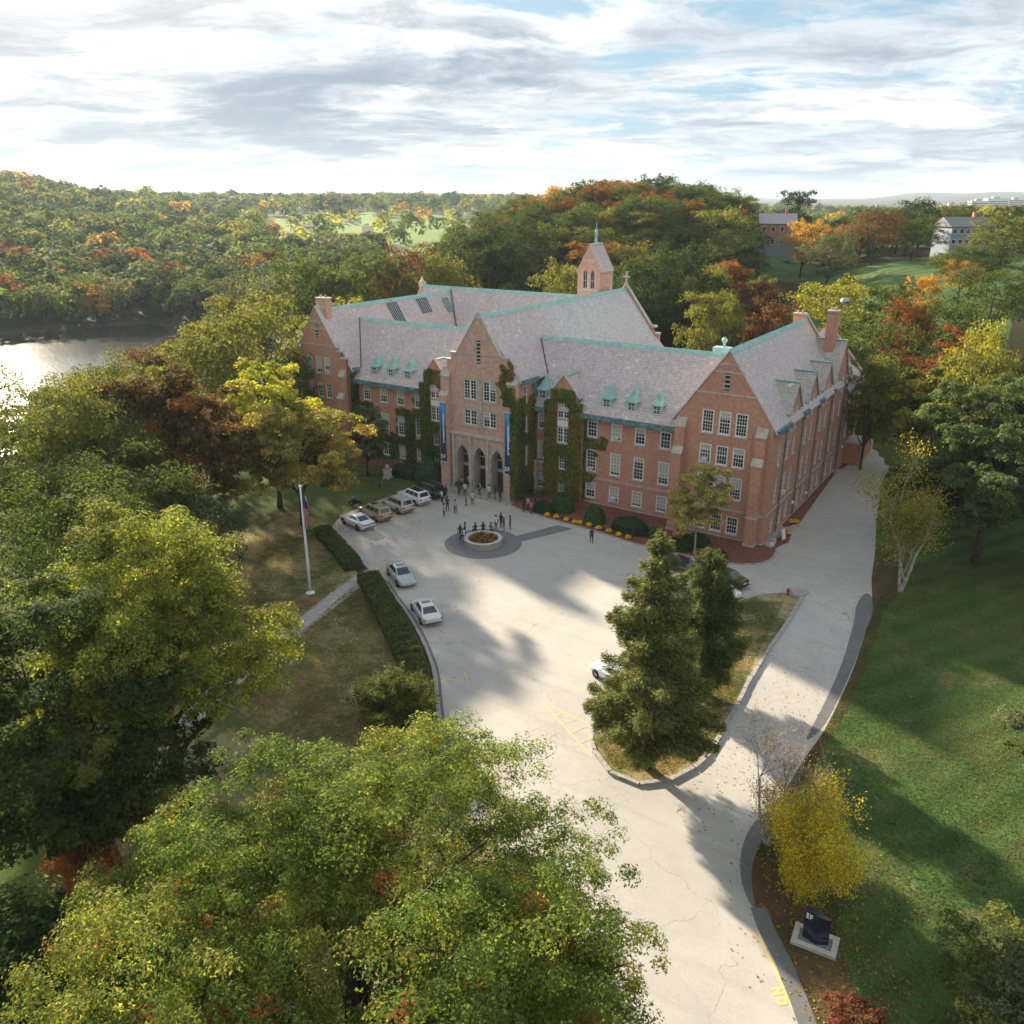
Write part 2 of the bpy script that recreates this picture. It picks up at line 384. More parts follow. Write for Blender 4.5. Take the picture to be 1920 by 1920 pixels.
def asphalt_mat(name, c1, c2, crack=True):
    m, t, b = new_mat(name); tc = t.node('TexCoord'); v = tc.outputs['Object']
    n1 = t.ramp(t.noise(v, 0.09, 6, 0.6), 0.35, 0.68); n2 = t.ramp(t.noise(v, 0.7, 6, 0.65), 0.35, 0.7); n3 = t.noise(v, 22, 3, 0.8)
    c = t.mix(n1, c1, c2); c = t.mix(t.math('MULTIPLY', n2, 0.35), c, tuple(x * 0.82 for x in c2))
    c = t.mix(t.ramp(n3, 0.25, 0.75), t.mix(1, c, (0.82, 0.82, 0.82), 'MULTIPLY'), t.mix(1, c, (1.16, 1.15, 1.13), 'MULTIPLY'))
    # resurfaced panels, long scuffs, oil drips
    vp = t.node('TexVoronoi', distance='CHEBYCHEV'); t.l.new(t.mapping(v, rot=(0, 0, 0.5)), vp.inputs['Vector']); vp.inputs['Scale'].default_value = 0.075
    sv = t.node('SeparateColor'); t.l.new(vp.outputs['Color'], sv.inputs[0])
    c = t.mix(t.math('MULTIPLY', sv.outputs[0], 0.22), c, tuple(x * 0.72 for x in c2))
    scf = t.ramp(t.noise(t.mapping(v, rot=(0, 0, 0.62), scale=(0.05, 0.9, 1)), 1.0, 6, 0.65), 0.50, 0.72); c = t.mix(t.math('MULTIPLY', scf, 0.30), c, tuple(x * 0.66 for x in c2))
    pale = t.ramp(t.noise(t.mapping(v, rot=(0, 0, -0.35), scale=(0.08, 0.6, 1), loc=(5, 9, 0)), 1.0, 5, 0.6), 0.55, 0.75); c = t.mix(t.math('MULTIPLY', pale, 0.22), c, tuple(min(1, x * 1.25) for x in c1))
    # oil drips and tyre polish
    dr = t.ramp(t.noise(t.mapping(v, loc=(4, 2, 0)), 0.45, 3, 0.5), 0.66, 0.78); c = t.mix(t.math('MULTIPLY', dr, 0.3), c, (0.16, 0.145, 0.135))
    if crack:
        wv = t.vmath('ADD', v, t.vmath('SCALE', t.noise(v, 0.5, 4)))
        wn = t.node('TexNoise'); t.l.new(v, wn.inputs['Vector']); wn.inputs['Scale'].default_value = 0.45; wn.inputs['Detail'].default_value = 5
        sc = t.node('VectorMath', operation='SCALE'); t.l.new(wn.outputs['Color'], sc.inputs[0]); sc.inputs['Scale'].default_value = 3.2
        vo = t.node('TexVoronoi', feature='DISTANCE_TO_EDGE'); t.l.new(t.vmath('ADD', v, sc.outputs[0]), vo.inputs['Vector']); vo.inputs['Scale'].default_value = 0.13
        ck = t.math('LESS_THAN', vo.outputs['Distance'], 0.0024)
        keep = t.ramp(t.noise(t.mapping(v, loc=(9, 1, 0)), 0.12, 3), 0.45, 0.55)
        vo2 = t.node('TexVoronoi', feature='DISTANCE_TO_EDGE'); t.l.new(t.vmath('ADD', v, sc.outputs[0]), vo2.inputs['Vector']); vo2.inputs['Scale'].default_value = 0.55
        ck2 = t.math('MULTIPLY', t.math('LESS_THAN', vo2.outputs['Distance'], 0.007), t.ramp(t.noise(t.mapping(v, loc=(2, 7, 0)), 0.10, 3), 0.54, 0.60))
        c = t.mix(t.math('MULTIPLY', t.math('MAXIMUM', t.math('MULTIPLY', ck, keep), ck2), 0.5), c, (0.14, 0.12, 0.105))
    t.put(b.inputs['Base Color'], c); b.inputs['Roughness'].default_value = 0.88
    bm = t.node('Bump'); bm.inputs['Strength'].default_value = 0.25; bm.inputs['Distance'].default_value = 0.02
    t.l.new(n3, bm.inputs['Height']); t.l.new(bm.outputs[0], b.inputs['Normal'])
    return m
asphalt = asphalt_mat('old_asphalt', (0.50, 0.46, 0.415), (0.42, 0.39, 0.355))
asphalt_patch = asphalt_mat('dark_asphalt', (0.17, 0.165, 0.16), (0.13, 0.128, 0.125), False)
pavers = brick_mat('dark_pavers', (0.19, 0.185, 0.185), (0.145, 0.142, 0.145), (0.11, 0.105, 0.10), 0.3, 0.15, 0.008, (0.2, 0.195, 0.19))

def grass_mat(name, green, dry, brown, dry_lo, dry_hi, brown_lo, brown_hi, sc=0.16, stripes=None):
    m, t, b = new_mat(name); tc = t.node('TexCoord'); v = tc.outputs['Object']
    d = t.math('ADD', t.math('MULTIPLY', t.noise(v, sc, 6, 0.68), 0.75), t.math('MULTIPLY', t.noise(v, 1.3, 5, 0.7), 0.25))
    br = t.math('ADD', t.math('MULTIPLY', t.noise(t.mapping(v, loc=(31, 17, 3)), sc * 0.8, 6, 0.65), 0.75), t.math('MULTIPLY', t.noise(v, 2.1, 4, 0.7), 0.25))
    fine = t.noise(v, 5.5, 5, 0.8); fleck = t.noise(v, 17, 3, 0.7)
    g = t.mix(t.ramp(fine, 0.28, 0.72), tuple(x * 0.55 for x in green), tuple(x * 1.3 for x in green))
    if stripes is not None:
        wv = t.node('TexWave', wave_profile='SIN'); t.l.new(t.mapping(v, rot=(0, 0, stripes)), wv.inputs['Vector'])
        wv.inputs['Scale'].default_value = 0.12; wv.inputs['Distortion'].default_value = 2.0; wv.inputs['Detail'].default_value = 2
        g = t.mix(t.math('MULTIPLY', wv.outputs['Fac'], 0.6), g, tuple(x * 1.6 for x in green))
    c = t.mix(t.ramp(d, dry_lo, dry_hi), g, t.mix(t.ramp(fine, 0.3, 0.7), tuple(x * 0.7 for x in dry), tuple(x * 1.2 for x in dry)))
    c = t.mix(t.ramp(br, brown_lo, brown_hi), c, t.mix(t.ramp(fleck, 0.3, 0.7), tuple(x * 0.6 for x in brown), tuple(x * 1.4 for x in brown)))
    c = t.mix(t.ramp(fleck, 0.2, 0.8), t.mix(1, c, (0.72, 0.72, 0.72), 'MULTIPLY'), t.mix(1, c, (1.25, 1.25, 1.2), 'MULTIPLY'))
    t.put(b.inputs['Base Color'], c); b.inputs['Roughness'].default_value = 0.95; b.inputs['Specular IOR Level'].default_value = 0.1
    bm = t.node('Bump'); bm.inputs['Strength'].default_value = 0.7; bm.inputs['Distance'].default_value = 0.12
    t.l.new(t.math('ADD', fine, fleck), bm.inputs['Height']); t.l.new(bm.outputs[0], b.inputs['Normal'])
    return m
grass_land = grass_mat('rough_grass', (0.085, 0.125, 0.03), (0.20, 0.17, 0.075), (0.12, 0.075, 0.04), 0.50, 0.62, 0.55, 0.68)
grass_lawn = grass_mat('mown_grass', (0.064, 0.120, 0.034), (0.20, 0.19, 0.085), (0.11, 0.10, 0.044), 0.50, 0.66, 0.54, 0.70, 0.20, 0.5)
grass_dry = grass_mat('dry_grass', (0.12, 0.135, 0.042), (0.40, 0.315, 0.17), (0.22, 0.125, 0.07), 0.43, 0.57, 0.53, 0.66, 0.22)
grass_golf = grass_mat('fairway_grass', (0.17, 0.27, 0.055), (0.26, 0.27, 0.09), (0.2, 0.2, 0.07), 0.5, 0.7, 0.7, 0.8, 0.03)
litter = grass_mat('leaf_litter', (0.060, 0.062, 0.024), (0.15, 0.10, 0.05), (0.12, 0.065, 0.035), 0.40, 0.58, 0.46, 0.64, 0.35)
woodland = grass_mat('woodland_floor', (0.04, 0.05, 0.018), (0.07, 0.055, 0.025), (0.07, 0.04, 0.02), 0.45, 0.6, 0.5, 0.65, 0.1)

def water_mat():
    m, t, b = new_mat('lake_water'); tc = t.node('TexCoord'); v = tc.outputs['Object']
    t.put(b.inputs['Base Color'], (0.018, 0.022, 0.02)); b.inputs['Roughness'].default_value = 0.10
    b.inputs['IOR'].default_value = 1.33
    calm = t.ramp(t.noise(t.mapping(v, scale=(0.006, 0.02, 1)), 1.0, 4), 0.45, 0.6)
    bm = t.node('Bump'); bm.inputs['Distance'].default_value = 0.25
    t.put(bm.inputs['Strength'], t.math('ADD', t.math('MULTIPLY', calm, 0.25), 0.05))
    t.l.new(t.noise(v, 0.9, 4, 0.6), bm.inputs['Height']); t.l.new(bm.outputs[0], b.inputs['Normal'])
    return m
water_m = water_mat()

def leaf_mat(name, trans=0.42, rough=0.75):
    """leaf colour = vertex tint x object colour; light passes through the blade"""
    m = bpy.data.materials.new(name); m.use_nodes = True; t = NT(m.node_tree); t.n.clear(); MATS[name] = m
    at = t.node('Attribute'); at.attribute_name = 'tint'; oi = t.node('ObjectInfo')
    c = t.mix(1.0, at.outputs['Color'], oi.outputs['Color'], 'MULTIPLY')
    c = t.mix(1.0, c, (1.20, 1.18, 1.12), 'MULTIPLY')
    d = t.node('BsdfPrincipled'); t.put(d.inputs['Base Color'], c); d.inputs['Roughness'].default_value = rough; d.inputs['Specular IOR Level'].default_value = 0.08
    tr = t.node('BsdfTranslucent'); t.put(tr.inputs[0], t.mix(1.0, c, (1.45, 1.36, 0.8), 'MULTIPLY'))
    mx = t.node('MixShader'); mx.inputs[0].default_value = trans; t.l.new(d.outputs[0], mx.inputs[1]); t.l.new(tr.outputs[0], mx.inputs[2])
    o = t.node('OutputMaterial'); t.l.new(mx.outputs[0], o.inputs[0])
    return m
leaf_m = leaf_mat('leaves', 0.5)
needle_m = leaf_mat('needles', 0.42)

def tinted(name, rough=0.5, metal=0.0, coat=0.0):
    """one material, the colour of each thing comes from its object colour"""
    m, t, b = new_mat(name); oi = t.node('ObjectInfo'); tc = t.node('TexCoord')
    n = t.noise(tc.outputs['Object'], 4, 4)
    t.put(b.inputs['Base Color'], t.mix(t.ramp(n, 0.3, 0.7), t.mix(1, oi.outputs['Color'], (0.88, 0.88, 0.88), 'MULTIPLY'), oi.outputs['Color']))
    b.inputs['Roughness'].default_value = rough; b.inputs['Metallic'].default_value = metal; b.inputs['Coat Weight'].default_value = coat
    b.inputs['Coat Roughness'].default_value = 0.05
    return m
car_paint = tinted('car_paint', 0.35, 0.15, 1.0)
car_glass = simple('car_glass', (0.012, 0.014, 0.016), (0.018, 0.02, 0.022), 2, 0.04, spec=0.9)
cloth_m = tinted('cloth', 0.9)
house_paint = tinted('house_paint', 0.8)
# ------------------------------------------------------------------ the setting: land, lake, drive, lawns, paths
def build_land():
    az = sorted(set(list(range(-180, -60, 10)) + [x * 0.75 for x in range(-80, 81)] + list(range(60, 181, 10))))
    dd = [0, 30, 60, 80, 95, 105, 115, 125, 135, 145, 155, 165, 175, 185, 195, 205, 215, 227, 240, 255, 270, 285, 300, 315, 330, 345, 360, 380, 400, 430, 460, 500, 540, 580, 630, 690, 750, 820, 900, 980, 1060, 1150, 1260, 1380, 1500, 1700, 1900, 2200, 2600, 3200, 4000, 5200, 6500, 7800, 9000, 11000, 13000, 16000]
    rs = random.Random(5)
    V = []; Fc = []; mi = []; na = len(az)
    for d in dd:
        for a in az:
            h = YAW - rad(a); x = CAM.x - math.sin(h) * d; y = CAM.y + math.cos(h) * d
            z = ground(x, y)
            if d > 230 and z > -9: z += rs.uniform(-1, 1) * min(2.0, d / 500)
            if d >= 7800: z += 16 * math.sin(a * 0.55) + 9 * math.sin(a * 1.3 + 1)
            V.append((x, y, z))
    for i in range(len(dd) - 1):
        for j in range(na - 1):
            a = (az[j] + az[j+1]) / 2; d = (dd[i] + dd[i+1]) / 2
            Fc.append((i*na + j, i*na + j + 1, (i+1)*na + j + 1, (i+1)*na + j))
            m = 0 if d < 150 else 1
            if -19 < a < -3 and 520 < d < 1260 and math.sin(a * 1.7 + d / 60) + math.sin(d / 38 - a * .9) > -0.5: m = 2
            if -9 < a < 4 and 620 < d < 1000: m = 2
            if 18.5 < a < 31 and 148 < d < 268: m = 3
            if 14.5 < a < 19.5 and 260 < d < 350: m = 3
            if 2 < a < 24 and d < 185: m = 0
            mi.append(m)
    me = bpy.data.meshes.new('ground'); me.from_pydata(V, [], Fc)
    for m in (grass_land, woodland, grass_golf, grass_lawn): me.materials.append(m)
    me.polygons.foreach_set('material_index', mi); me.polygons.foreach_set('use_smooth', [True] * len(Fc))
    b = bmesh.new(); b.from_mesh(me); bmesh.ops.remove_doubles(b, verts=b.verts, dist=1e-4); bmesh.ops.recalc_face_normals(b, faces=b.faces)
    if sum(f.normal.z for f in b.faces) < 0: bmesh.ops.reverse_faces(b, faces=b.faces)
    b.to_mesh(me); b.free()
    return tag(mesh_obj('ground', me), kind='structure')
build_land()
lake_pts = []
for a, d in [(-70, 150), (-45, 165), (-36, 165), (-30, 170), (-26, 195), (-22.5, 260), (-21, 330), (-22, 365), (-24, 370), (-30, 365), (-36, 365), (-45, 350), (-70, 300)]:
    h = YAW - rad(a); lake_pts.append((CAM.x - math.sin(h) * d, CAM.y + math.cos(h) * d))
tag(sheet('lake', lake_pts, LAKE_Z, water_m), kind='structure')

def G2(L): return [gp(*p) for p in L]
LEFT_KERB = [(622, 990), (638, 1006), (664, 1037), (690, 1066), (716, 1084), (737, 1115), (766, 1154), (787, 1191), (802, 1225), (814, 1264), (820, 1326), (832, 1400), (870, 1500), (950, 1620), (1060, 1750), (1180, 1920), (1250, 2060)]
RIGHT_EDGE = [(1545, 2060), (1503, 1920), (1470, 1830), (1440, 1770), (1415, 1700), (1408, 1650), (1413, 1610), (1432, 1570), (1455, 1530), (1475, 1480), (1510, 1420), (1545, 1370), (1580, 1300), (1605, 1240), (1628, 1165), (1635, 1120), (1634, 1085), (1640, 1040), (1643, 990), (1648, 940), (1658, 895), (1685, 868), (1760, 860), (1850, 862)]
kerb_line = smooth_line(G2(LEFT_KERB), 5); right_line = smooth_line(G2(RIGHT_EDGE), 5)
drive = kerb_line + right_line + G2([(1850, 838), (1740, 828), (1660, 800), (1612, 781)]) + [Vector((-3, 42, 0)), Vector((-3, 5, 0)), Vector((-34, 5, 0)), Vector((-41, 0, 0))] + G2([(812, 908), (760, 922), (705, 940), (660, 958), (632, 975)])
tag(sheet('asphalt_drive', drive, 0.016, asphalt), kind='structure')
# lawns
left_lawn = G2([(622, 985), (560, 960), (470, 960), (330, 1010), (200, 1150), (100, 1400), (150, 1800), (300, 2060), (1240, 2060)]) + list(reversed(kerb_line[5:]))
tag(sheet('left_lawn', left_lawn, 0.006, grass_dry), kind='structure')
front_lawn = G2([(640, 958), (700, 935), (760, 915), (815, 905)]) + [Vector((-41, 2.2, 0)), Vector((-62, 2.2, 0)), Vector((-66, -3, 0)), Vector((-60, -14, 0))]
tag(sheet('courtyard_lawn', front_lawn, 0.006, grass_land), kind='structure')
rl = right_line[:len(right_line) - 8]
right_lawn = rl + G2([(1700, 900), (1800, 900), (2000, 900), (2300, 1000), (2500, 1500), (2300, 2100)])
tag(sheet('right_lawn', right_lawn, 0.006, grass_lawn), kind='structure')
lit_line = smooth_line(G2([(1640, 2060), (1600, 1930), (1600, 1840), (1570, 1770), (1560, 1700), (1500, 1690), (1470, 1610), (1480, 1540), (1500, 1480), (1540, 1410), (1590, 1330), (1632, 1230), (1655, 1150), (1680, 1120), (1700, 1080), (1690, 1030)]), 4)
tag(sheet('leaf_strewn_verge', [p for p in right_line if to_px(p)[1] > 1030] + list(reversed(lit_line)), 0.010, litter), kind='structure')
# new tar patches beside the verge
tag(sheet('asphalt_patch', smooth_line(G2([(1621, 1114), (1634, 1120), (1636, 1152), (1624, 1180), (1604, 1240), (1560, 1335), (1535, 1372), (1512, 1385), (1545, 1320), (1578, 1245), (1600, 1170), (1606, 1135)]), 3, True), 0.022, asphalt_patch), kind='structure')
tag(sheet('asphalt_patch', smooth_line(G2([(1450, 1535), (1432, 1570), (1414, 1610), (1409, 1650), (1416, 1700), (1405, 1692), (1391, 1655), (1388, 1610), (1400, 1565), (1428, 1528)]), 3, True), 0.022, asphalt_patch), kind='structure')
gut = smooth_line(G2([(1416, 1702), (1432, 1745), (1460, 1800), (1478, 1845), (1496, 1890), (1520, 1960)]), 4)
tag(ribbon('asphalt_gutter', gut, 0.85, 0.0262, asphalt_patch, side=0.2), kind='structure')
# paved ring with its path, concrete walk
PC = gp(906, 1019)
circ = [PC + Vector((4.15 * math.cos(t * math.pi / 24), 4.15 * math.sin(t * math.pi / 24), 0)) for t in range(48)]
tag(sheet('paver_circle', circ, 0.022, pavers), kind='structure')
tag(sheet('paver_path', G2([(958, 1008), (1045, 985), (1075, 992), (962, 1020)]), 0.026, pavers), kind='structure')
walk = smooth_line(G2([(712, 1068), (672, 1088), (620, 1128), (530, 1198), (430, 1278), (330, 1370)]), 5)
WALK = tag(ribbon('concrete_walk', walk, 2.0, 0.012, concrete), kind='structure')
# the dropped kerb apron where the walk meets the drive
# kerbs: granite blocks, one object each
def kerb_blocks(line, width, h, m, z0, step, group_parent, jitter=0.0):
    L = [Vector((p[0], p[1], 0)) for p in line]; cum = [0]
    for a, b in zip(L, L[1:]): cum.append(cum[-1] + (b - a).length)
    def at(s):
        s = min(max(s, 0), cum[-1] - 1e-6); i = max(k for k in range(len(cum)) if cum[k] <= s); i = min(i, len(L) - 2)
        return L[i].lerp(L[i+1], (s - cum[i]) / max(1e-6, cum[i+1] - cum[i]))
    rs = random.Random(3); s = 0.0; mb = MB()
    while s < cum[-1] - 0.3:
        e = min(s + step * rs.uniform(0.85, 1.15), cum[-1]); g = 0.02
        a, b = at(s + g), at(e - g); d = (b - a).normalized(); n = Vector((-d.y, d.x, 0)) * width / 2
        o = n.normalized() * rs.uniform(-jitter, jitter); hh = h * rs.uniform(0.88, 1.08); t = 0.025
        lo = [a + n + o, a - n + o, b - n + o, b + n + o]; pts = [(p.x, p.y, z0) for p in lo]
        hi = [(p.x, p.y, z0 + hh - t) for p in lo]
        c = (lo[0] + lo[2]) / 2; top = []
        for p in lo:
            q = p + (c - p).normalized() * t * 1.4; top.append((q.x, q.y, z0 + hh))
        k = MB().solid(pts + hi + top, [(0,1,5,4),(1,2,6,5),(2,3,7,6),(3,0,4,7),(4,5,9,8),(5,6,10,9),(6,7,11,10),(7,4,8,11),(8,9,10,11)])
        k.build('kerb_stone', m, group_parent)
        s = e
ISLAND = [(1504, 1122), (1470, 1177), (1420, 1252), (1375, 1335), (1335, 1408), (1300, 1442), (1260, 1464), (1215, 1473), (1172, 1466), (1140, 1446), (1118, 1417), (1108, 1393)]
isl_line = smooth_line(G2(ISLAND), 5)
isl_back = smooth_line(G2([(1108, 1393), (1125, 1360), (1200, 1285), (1290, 1200), (1380, 1138), (1413, 1120), (1476, 1113), (1504, 1122)]), 4)
tag(sheet('island_lawn', isl_line + isl_back[1:-1], 0.11, grass_dry), kind='structure')
ISL = tag(empty('island_kerb'), 'pale granite kerb stones curving round the grass island', 'kerb')
kerb_blocks(isl_line, 0.30, 0.20, granite, 0.0, 2.1, ISL, 0.03)
ribbon('kerb_edging', isl_back, 0.14, 0.0, granite, ISL, 0.13)
LK = tag(empty('kerb'), 'low grey kerb along the hedge side of the courtyard', 'kerb')
kl = [p for p in kerb_line if to_px(p)[1] > 1086 and to_px(p)[1] < 1500]
kerb_blocks(kl, 0.22, 0.14, concrete, 0.0, 1.8, LK)
kl2 = [p for p in kerb_line if 1000 < to_px(p)[1] < 1058]
LK2 = tag(empty('kerb'), 'short grey kerb beside the hedge near the flagpole', 'kerb')
kerb_blocks(kl2, 0.22, 0.14, concrete, 0.0, 1.8, LK2)
tag(ribbon('tar_strip', [p + Vector((0.32, 0.12, 0)) for p in kl], 0.22, 0.022, asphalt_patch), kind='structure')
lv = [p for p in kerb_line if 1000 < to_px(p)[1] < 1500]
tag(ribbon('leaf_strewn_strip', [p + Vector((-0.95, -0.25, 0)) for p in lv if not 1060 < to_px(p)[1] < 1085], 1.5, 0.010, litter), kind='structure')

# yellow road paint
def stripe(a, b, w_=0.11, m=None, z=0.021):
    A, B = gp(*a), gp(*b); d = (B - A).normalized(); n = Vector((-d.y, d.x, 0)) * w_ / 2
    return [tuple((A + n).xy) + (z,), tuple((A - n).xy) + (z,), tuple((B - n).xy) + (z,), tuple((B + n).xy) + (z,)]
def paint(name, segs, label, m=yellow_paint, w_=0.11):
    mb = MB()
    for i, s in enumerate(segs): mb.quad(*[(p[0], p[1], p[2] + 0.0015 * i) for p in stripe(*s, w_)])
    o = mb.build(name, m)
    for p in o.data.polygons:
        if p.normal.z < 0: p.flip()
    return tag(o, label, 'road marking')
paint('parking_mark', [((789, 1200), (841, 1188)), ((838, 1181), (845, 1195))], 'yellow T-shaped bay mark just behind the white sedan')
paint('parking_mark', [((817, 1279), (872, 1270)), ((871, 1261), (877, 1278))], 'yellow T-shaped bay mark, middle one along the kerb')
paint('parking_mark', [((845, 1372), (906, 1366)), ((904, 1356), (912, 1375))], 'yellow T-shaped bay mark half hidden by the big oak')
paint('parking_mark', [((752, 1133), (790, 1127))], 'yellow bay line beside the white sedan nose')
paint('hatched_marking', [((693, 1065), (739, 1053)), ((706, 1082), (752, 1071)), ((695, 1066), (706, 1082)), ((708, 1062), (703, 1080)), ((722, 1059), (719, 1078)), ((734, 1049), (742, 1056))], 'yellow hatched box at the end of the concrete walk')
paint('hatched_marking', [((1017, 1317), (1110, 1420)), ((1019, 1317), (1100, 1357)), ((1042, 1343), (1059, 1336)), ((1055, 1358), (1082, 1348)), ((1071, 1375), (1100, 1362)), ((1088, 1394), (1106, 1386))], 'yellow hatched wedge marking beside the island tip')
paint('parking_mark', [((1054, 1279), (1090, 1298))], 'yellow bay line above the hatched wedge')
paint('parking_mark', [((1397, 1098), (1447, 1112))], 'yellow bay line behind the black sedan')
paint('parking_mark', [((680, 1003), (694, 1010))], 'short yellow bay line below the white sports sedan')
paint('parking_mark', [((730, 975), (742, 981))], 'short yellow bay line between the gold and silver wagons')
paint('parking_mark', [((776, 955), (788, 961))], 'short yellow bay line between silver and white wagons')
paint('parking_mark', [((801, 941), (813, 946))], 'short yellow bay line beside the black wagon')
paint('edge_line', [((1417, 1741), (1437, 1784)), ((1437, 1784), (1459, 1832)), ((1459, 1832), (1480, 1876)), ((1480, 1876), (1503, 1925)), ((1503, 1925), (1530, 1980))], 'long yellow no parking line along the drive edge', yellow_new, 0.14)
def letter(name, box, polys, label):
    """box: photo points base-start, top-start, base-end, top-end; polys in unit letter space"""
    a, b, c, d = [gp(*p) for p in box]; mb = MB()
    for k, poly in enumerate(polys):
        pts = []
        for u, v in poly:
            p = (a * (1 - u) + c * u) * (1 - v) + (b * (1 - u) + d * u) * v; pts.append((p.x, p.y, 0.021 + 0.0012 * k))
        mb.quad(*pts)
    o = mb.build(name, yellow_new)
    for p in o.data.polygons:
        if p.normal.z < 0: p.flip()
    return tag(o, label, 'road lettering')
letter('painted_letter', [(1444.5, 1853.5), (1464.5, 1849.5), (1450.5, 1868), (1471, 1863.5)],
       [[(0, 0), (.3, 0), (.3, 1), (0, 1)], [(.7, 0), (1, 0), (1, 1), (.7, 1)], [(.02, 1), (.34, 1), (.98, 0), (.66, 0)]], 'yellow letter N painted on the drive')
letter('painted_letter', [(1452.5, 1872.5), (1473.5, 1868), (1459, 1886.5), (1478, 1884)],
       [[(0, .12), (.34, .28), (.34, .485), (0, .485)], [(0, .515), (.34, .515), (.34, .72), (0, .88)], [(0, .12), (.16, 0), (.84, 0), (1, .12), (.66, .28), (.34, .28)],
        [(1, .12), (1, .485), (.66, .485), (.66, .28)], [(1, .515), (1, .88), (.66, .72), (.66, .515)], [(0, .88), (.34, .72), (.66, .72), (1, .88), (.84, 1), (.16, 1)]], 'yellow letter O painted on the drive')

# planting beds
BED = G2([(958, 949), (975, 956), (1000, 964), (1045, 978), (1085, 988), (1140, 1004), (1187, 1019), (1254, 1035), (1299, 1045), (1366, 1057), (1416, 1059), (1440, 1053), (1452, 1043), (1455, 1034)])
bed_line = smooth_line(BED, 4)
bed_poly = bed_line + [Vector((0.6, -0.3, 0)), Vector((-2, 1, 0)), Vector((-10, 2.5, 0)), Vector((-30, 2.5, 0)), Vector((-30.5, -2, 0))]
tag(sheet('mulch_bed', bed_poly, 0.09, mulch), kind='structure')
BE = tag(empty('bed_edging'), 'dark stone edging in front of the red mulch bed', 'kerb'); kerb_blocks(bed_line, 0.18, 0.13, granite, 0.0, 1.2, BE)
def side_bed(pts, label):
    L = G2(pts); tag(sheet('mulch_bed', L, 0.06, mulch), kind='structure')
side_bed([(1449, 1034), (1462, 1024), (1478, 1018), (1484, 1003), (1476, 998), (1462, 1000), (1445, 1020)], '')
side_bed([(1472, 990), (1500, 980), (1566, 888), (1552, 880), (1460, 980)], '')
side_bed([(1562, 880), (1580, 880), (1600, 862), (1592, 852), (1566, 862)], '')
tag(sheet('door_slab', G2([(1465, 990), (1491, 988), (1481, 1004), (1467, 999)]), 0.1, concrete), kind='structure')
left_bed = [Vector((-41, -1.5, 0)), Vector((-43, -2.2, 0)), Vector((-50, -1.0, 0)), Vector((-58, -1.2, 0)), Vector((-61, -2.0, 0)), Vector((-61, 2.5, 0)), Vector((-41, 2.5, 0))]
tag(sheet('mulch_bed', smooth_line(left_bed, 3, True), 0.05, mulch), kind='structure')
# ------------------------------------------------------------------ the brick college
B = tag(empty('brick_college', (-35, 5, 0)), 'long red brick college with purple slate roofs, gabled wings and arched entrance tower', 'building')
BO = Vector((-35, 5, 0))
class PB(MB):
    """part of the college, given in world coordinates"""
    def part(s, name, m, parent=None, smooth=False, label=None, kind=None):
        s.v = [(x - BO.x, y - BO.y, z - BO.z) for x, y, z in s.v]
        o = s.build(name, m, parent or B, smooth=smooth)
        if label: o['label'] = label
        if kind: o['kind'] = kind
        return o
RN = random.Random(11)

# ---- windows: white sash frame with glazing bars; pane, sill and blind hang on it
_wm = {}
def win_mesh(w_, h, cols, rows, fr):
    k = ('f', w_, h, cols, rows, fr)
    if k not in _wm:
        mb = MB(); d = 0.10
        mb.box(-w_/2, -w_/2 + fr, -d/2, d/2, 0, h); mb.box(w_/2 - fr, w_/2, -d/2, d/2, 0, h)
        mb.box(-w_/2 + fr, w_/2 - fr, -d/2, d/2, 0, fr); mb.box(-w_/2 + fr, w_/2 - fr, -d/2, d/2, h - fr, h)
        mb.box(-w_/2 + fr, w_/2 - fr, -d*0.42, d*0.3, h*0.5 - 0.035, h*0.5 + 0.035)
        iw = w_ - 2*fr; b = 0.016
        for c in range(1, cols):
            x = -w_/2 + fr + iw*c/cols
            mb.box(x - b, x + b, -0.03, 0.02, fr, h*0.5 - 0.035); mb.box(x - b, x + b, -0.03, 0.02, h*0.5 + 0.035, h - fr)
        for r in range(1, rows):
            if abs(r - rows/2) < 0.3: continue
            z = fr + (h - 2*fr)*r/rows; mb.box(-w_/2 + fr, w_/2 - fr, -0.026, 0.018, z - b, z + b)
        _wm[k] = mb.mesh('window', whitep)
    return _wm[k]
def pane_mesh(w_, h, tag_, m, y):
    k = (tag_, round(w_, 2), round(h, 2))
    if k not in _wm:
        mb = MB(); mb.box(-w_/2, w_/2, y, y + 0.012, 0, h); _wm[k] = mb.mesh(tag_, m)
    return _wm[k]
def ac_mesh():
    if 'ac' not in _wm:
        mb = MB(); mb.box(-0.3, 0.3, -0.42, 0.0, 0, 0.4); mb.mi = 1
        for i in range(4): mb.box(-0.24, 0.24, -0.425, -0.42, 0.06 + i*0.08, 0.10 + i*0.08)
        _wm['ac'] = mb.mesh('air_conditioner', [pvc_white, steel])
    return _wm['ac']
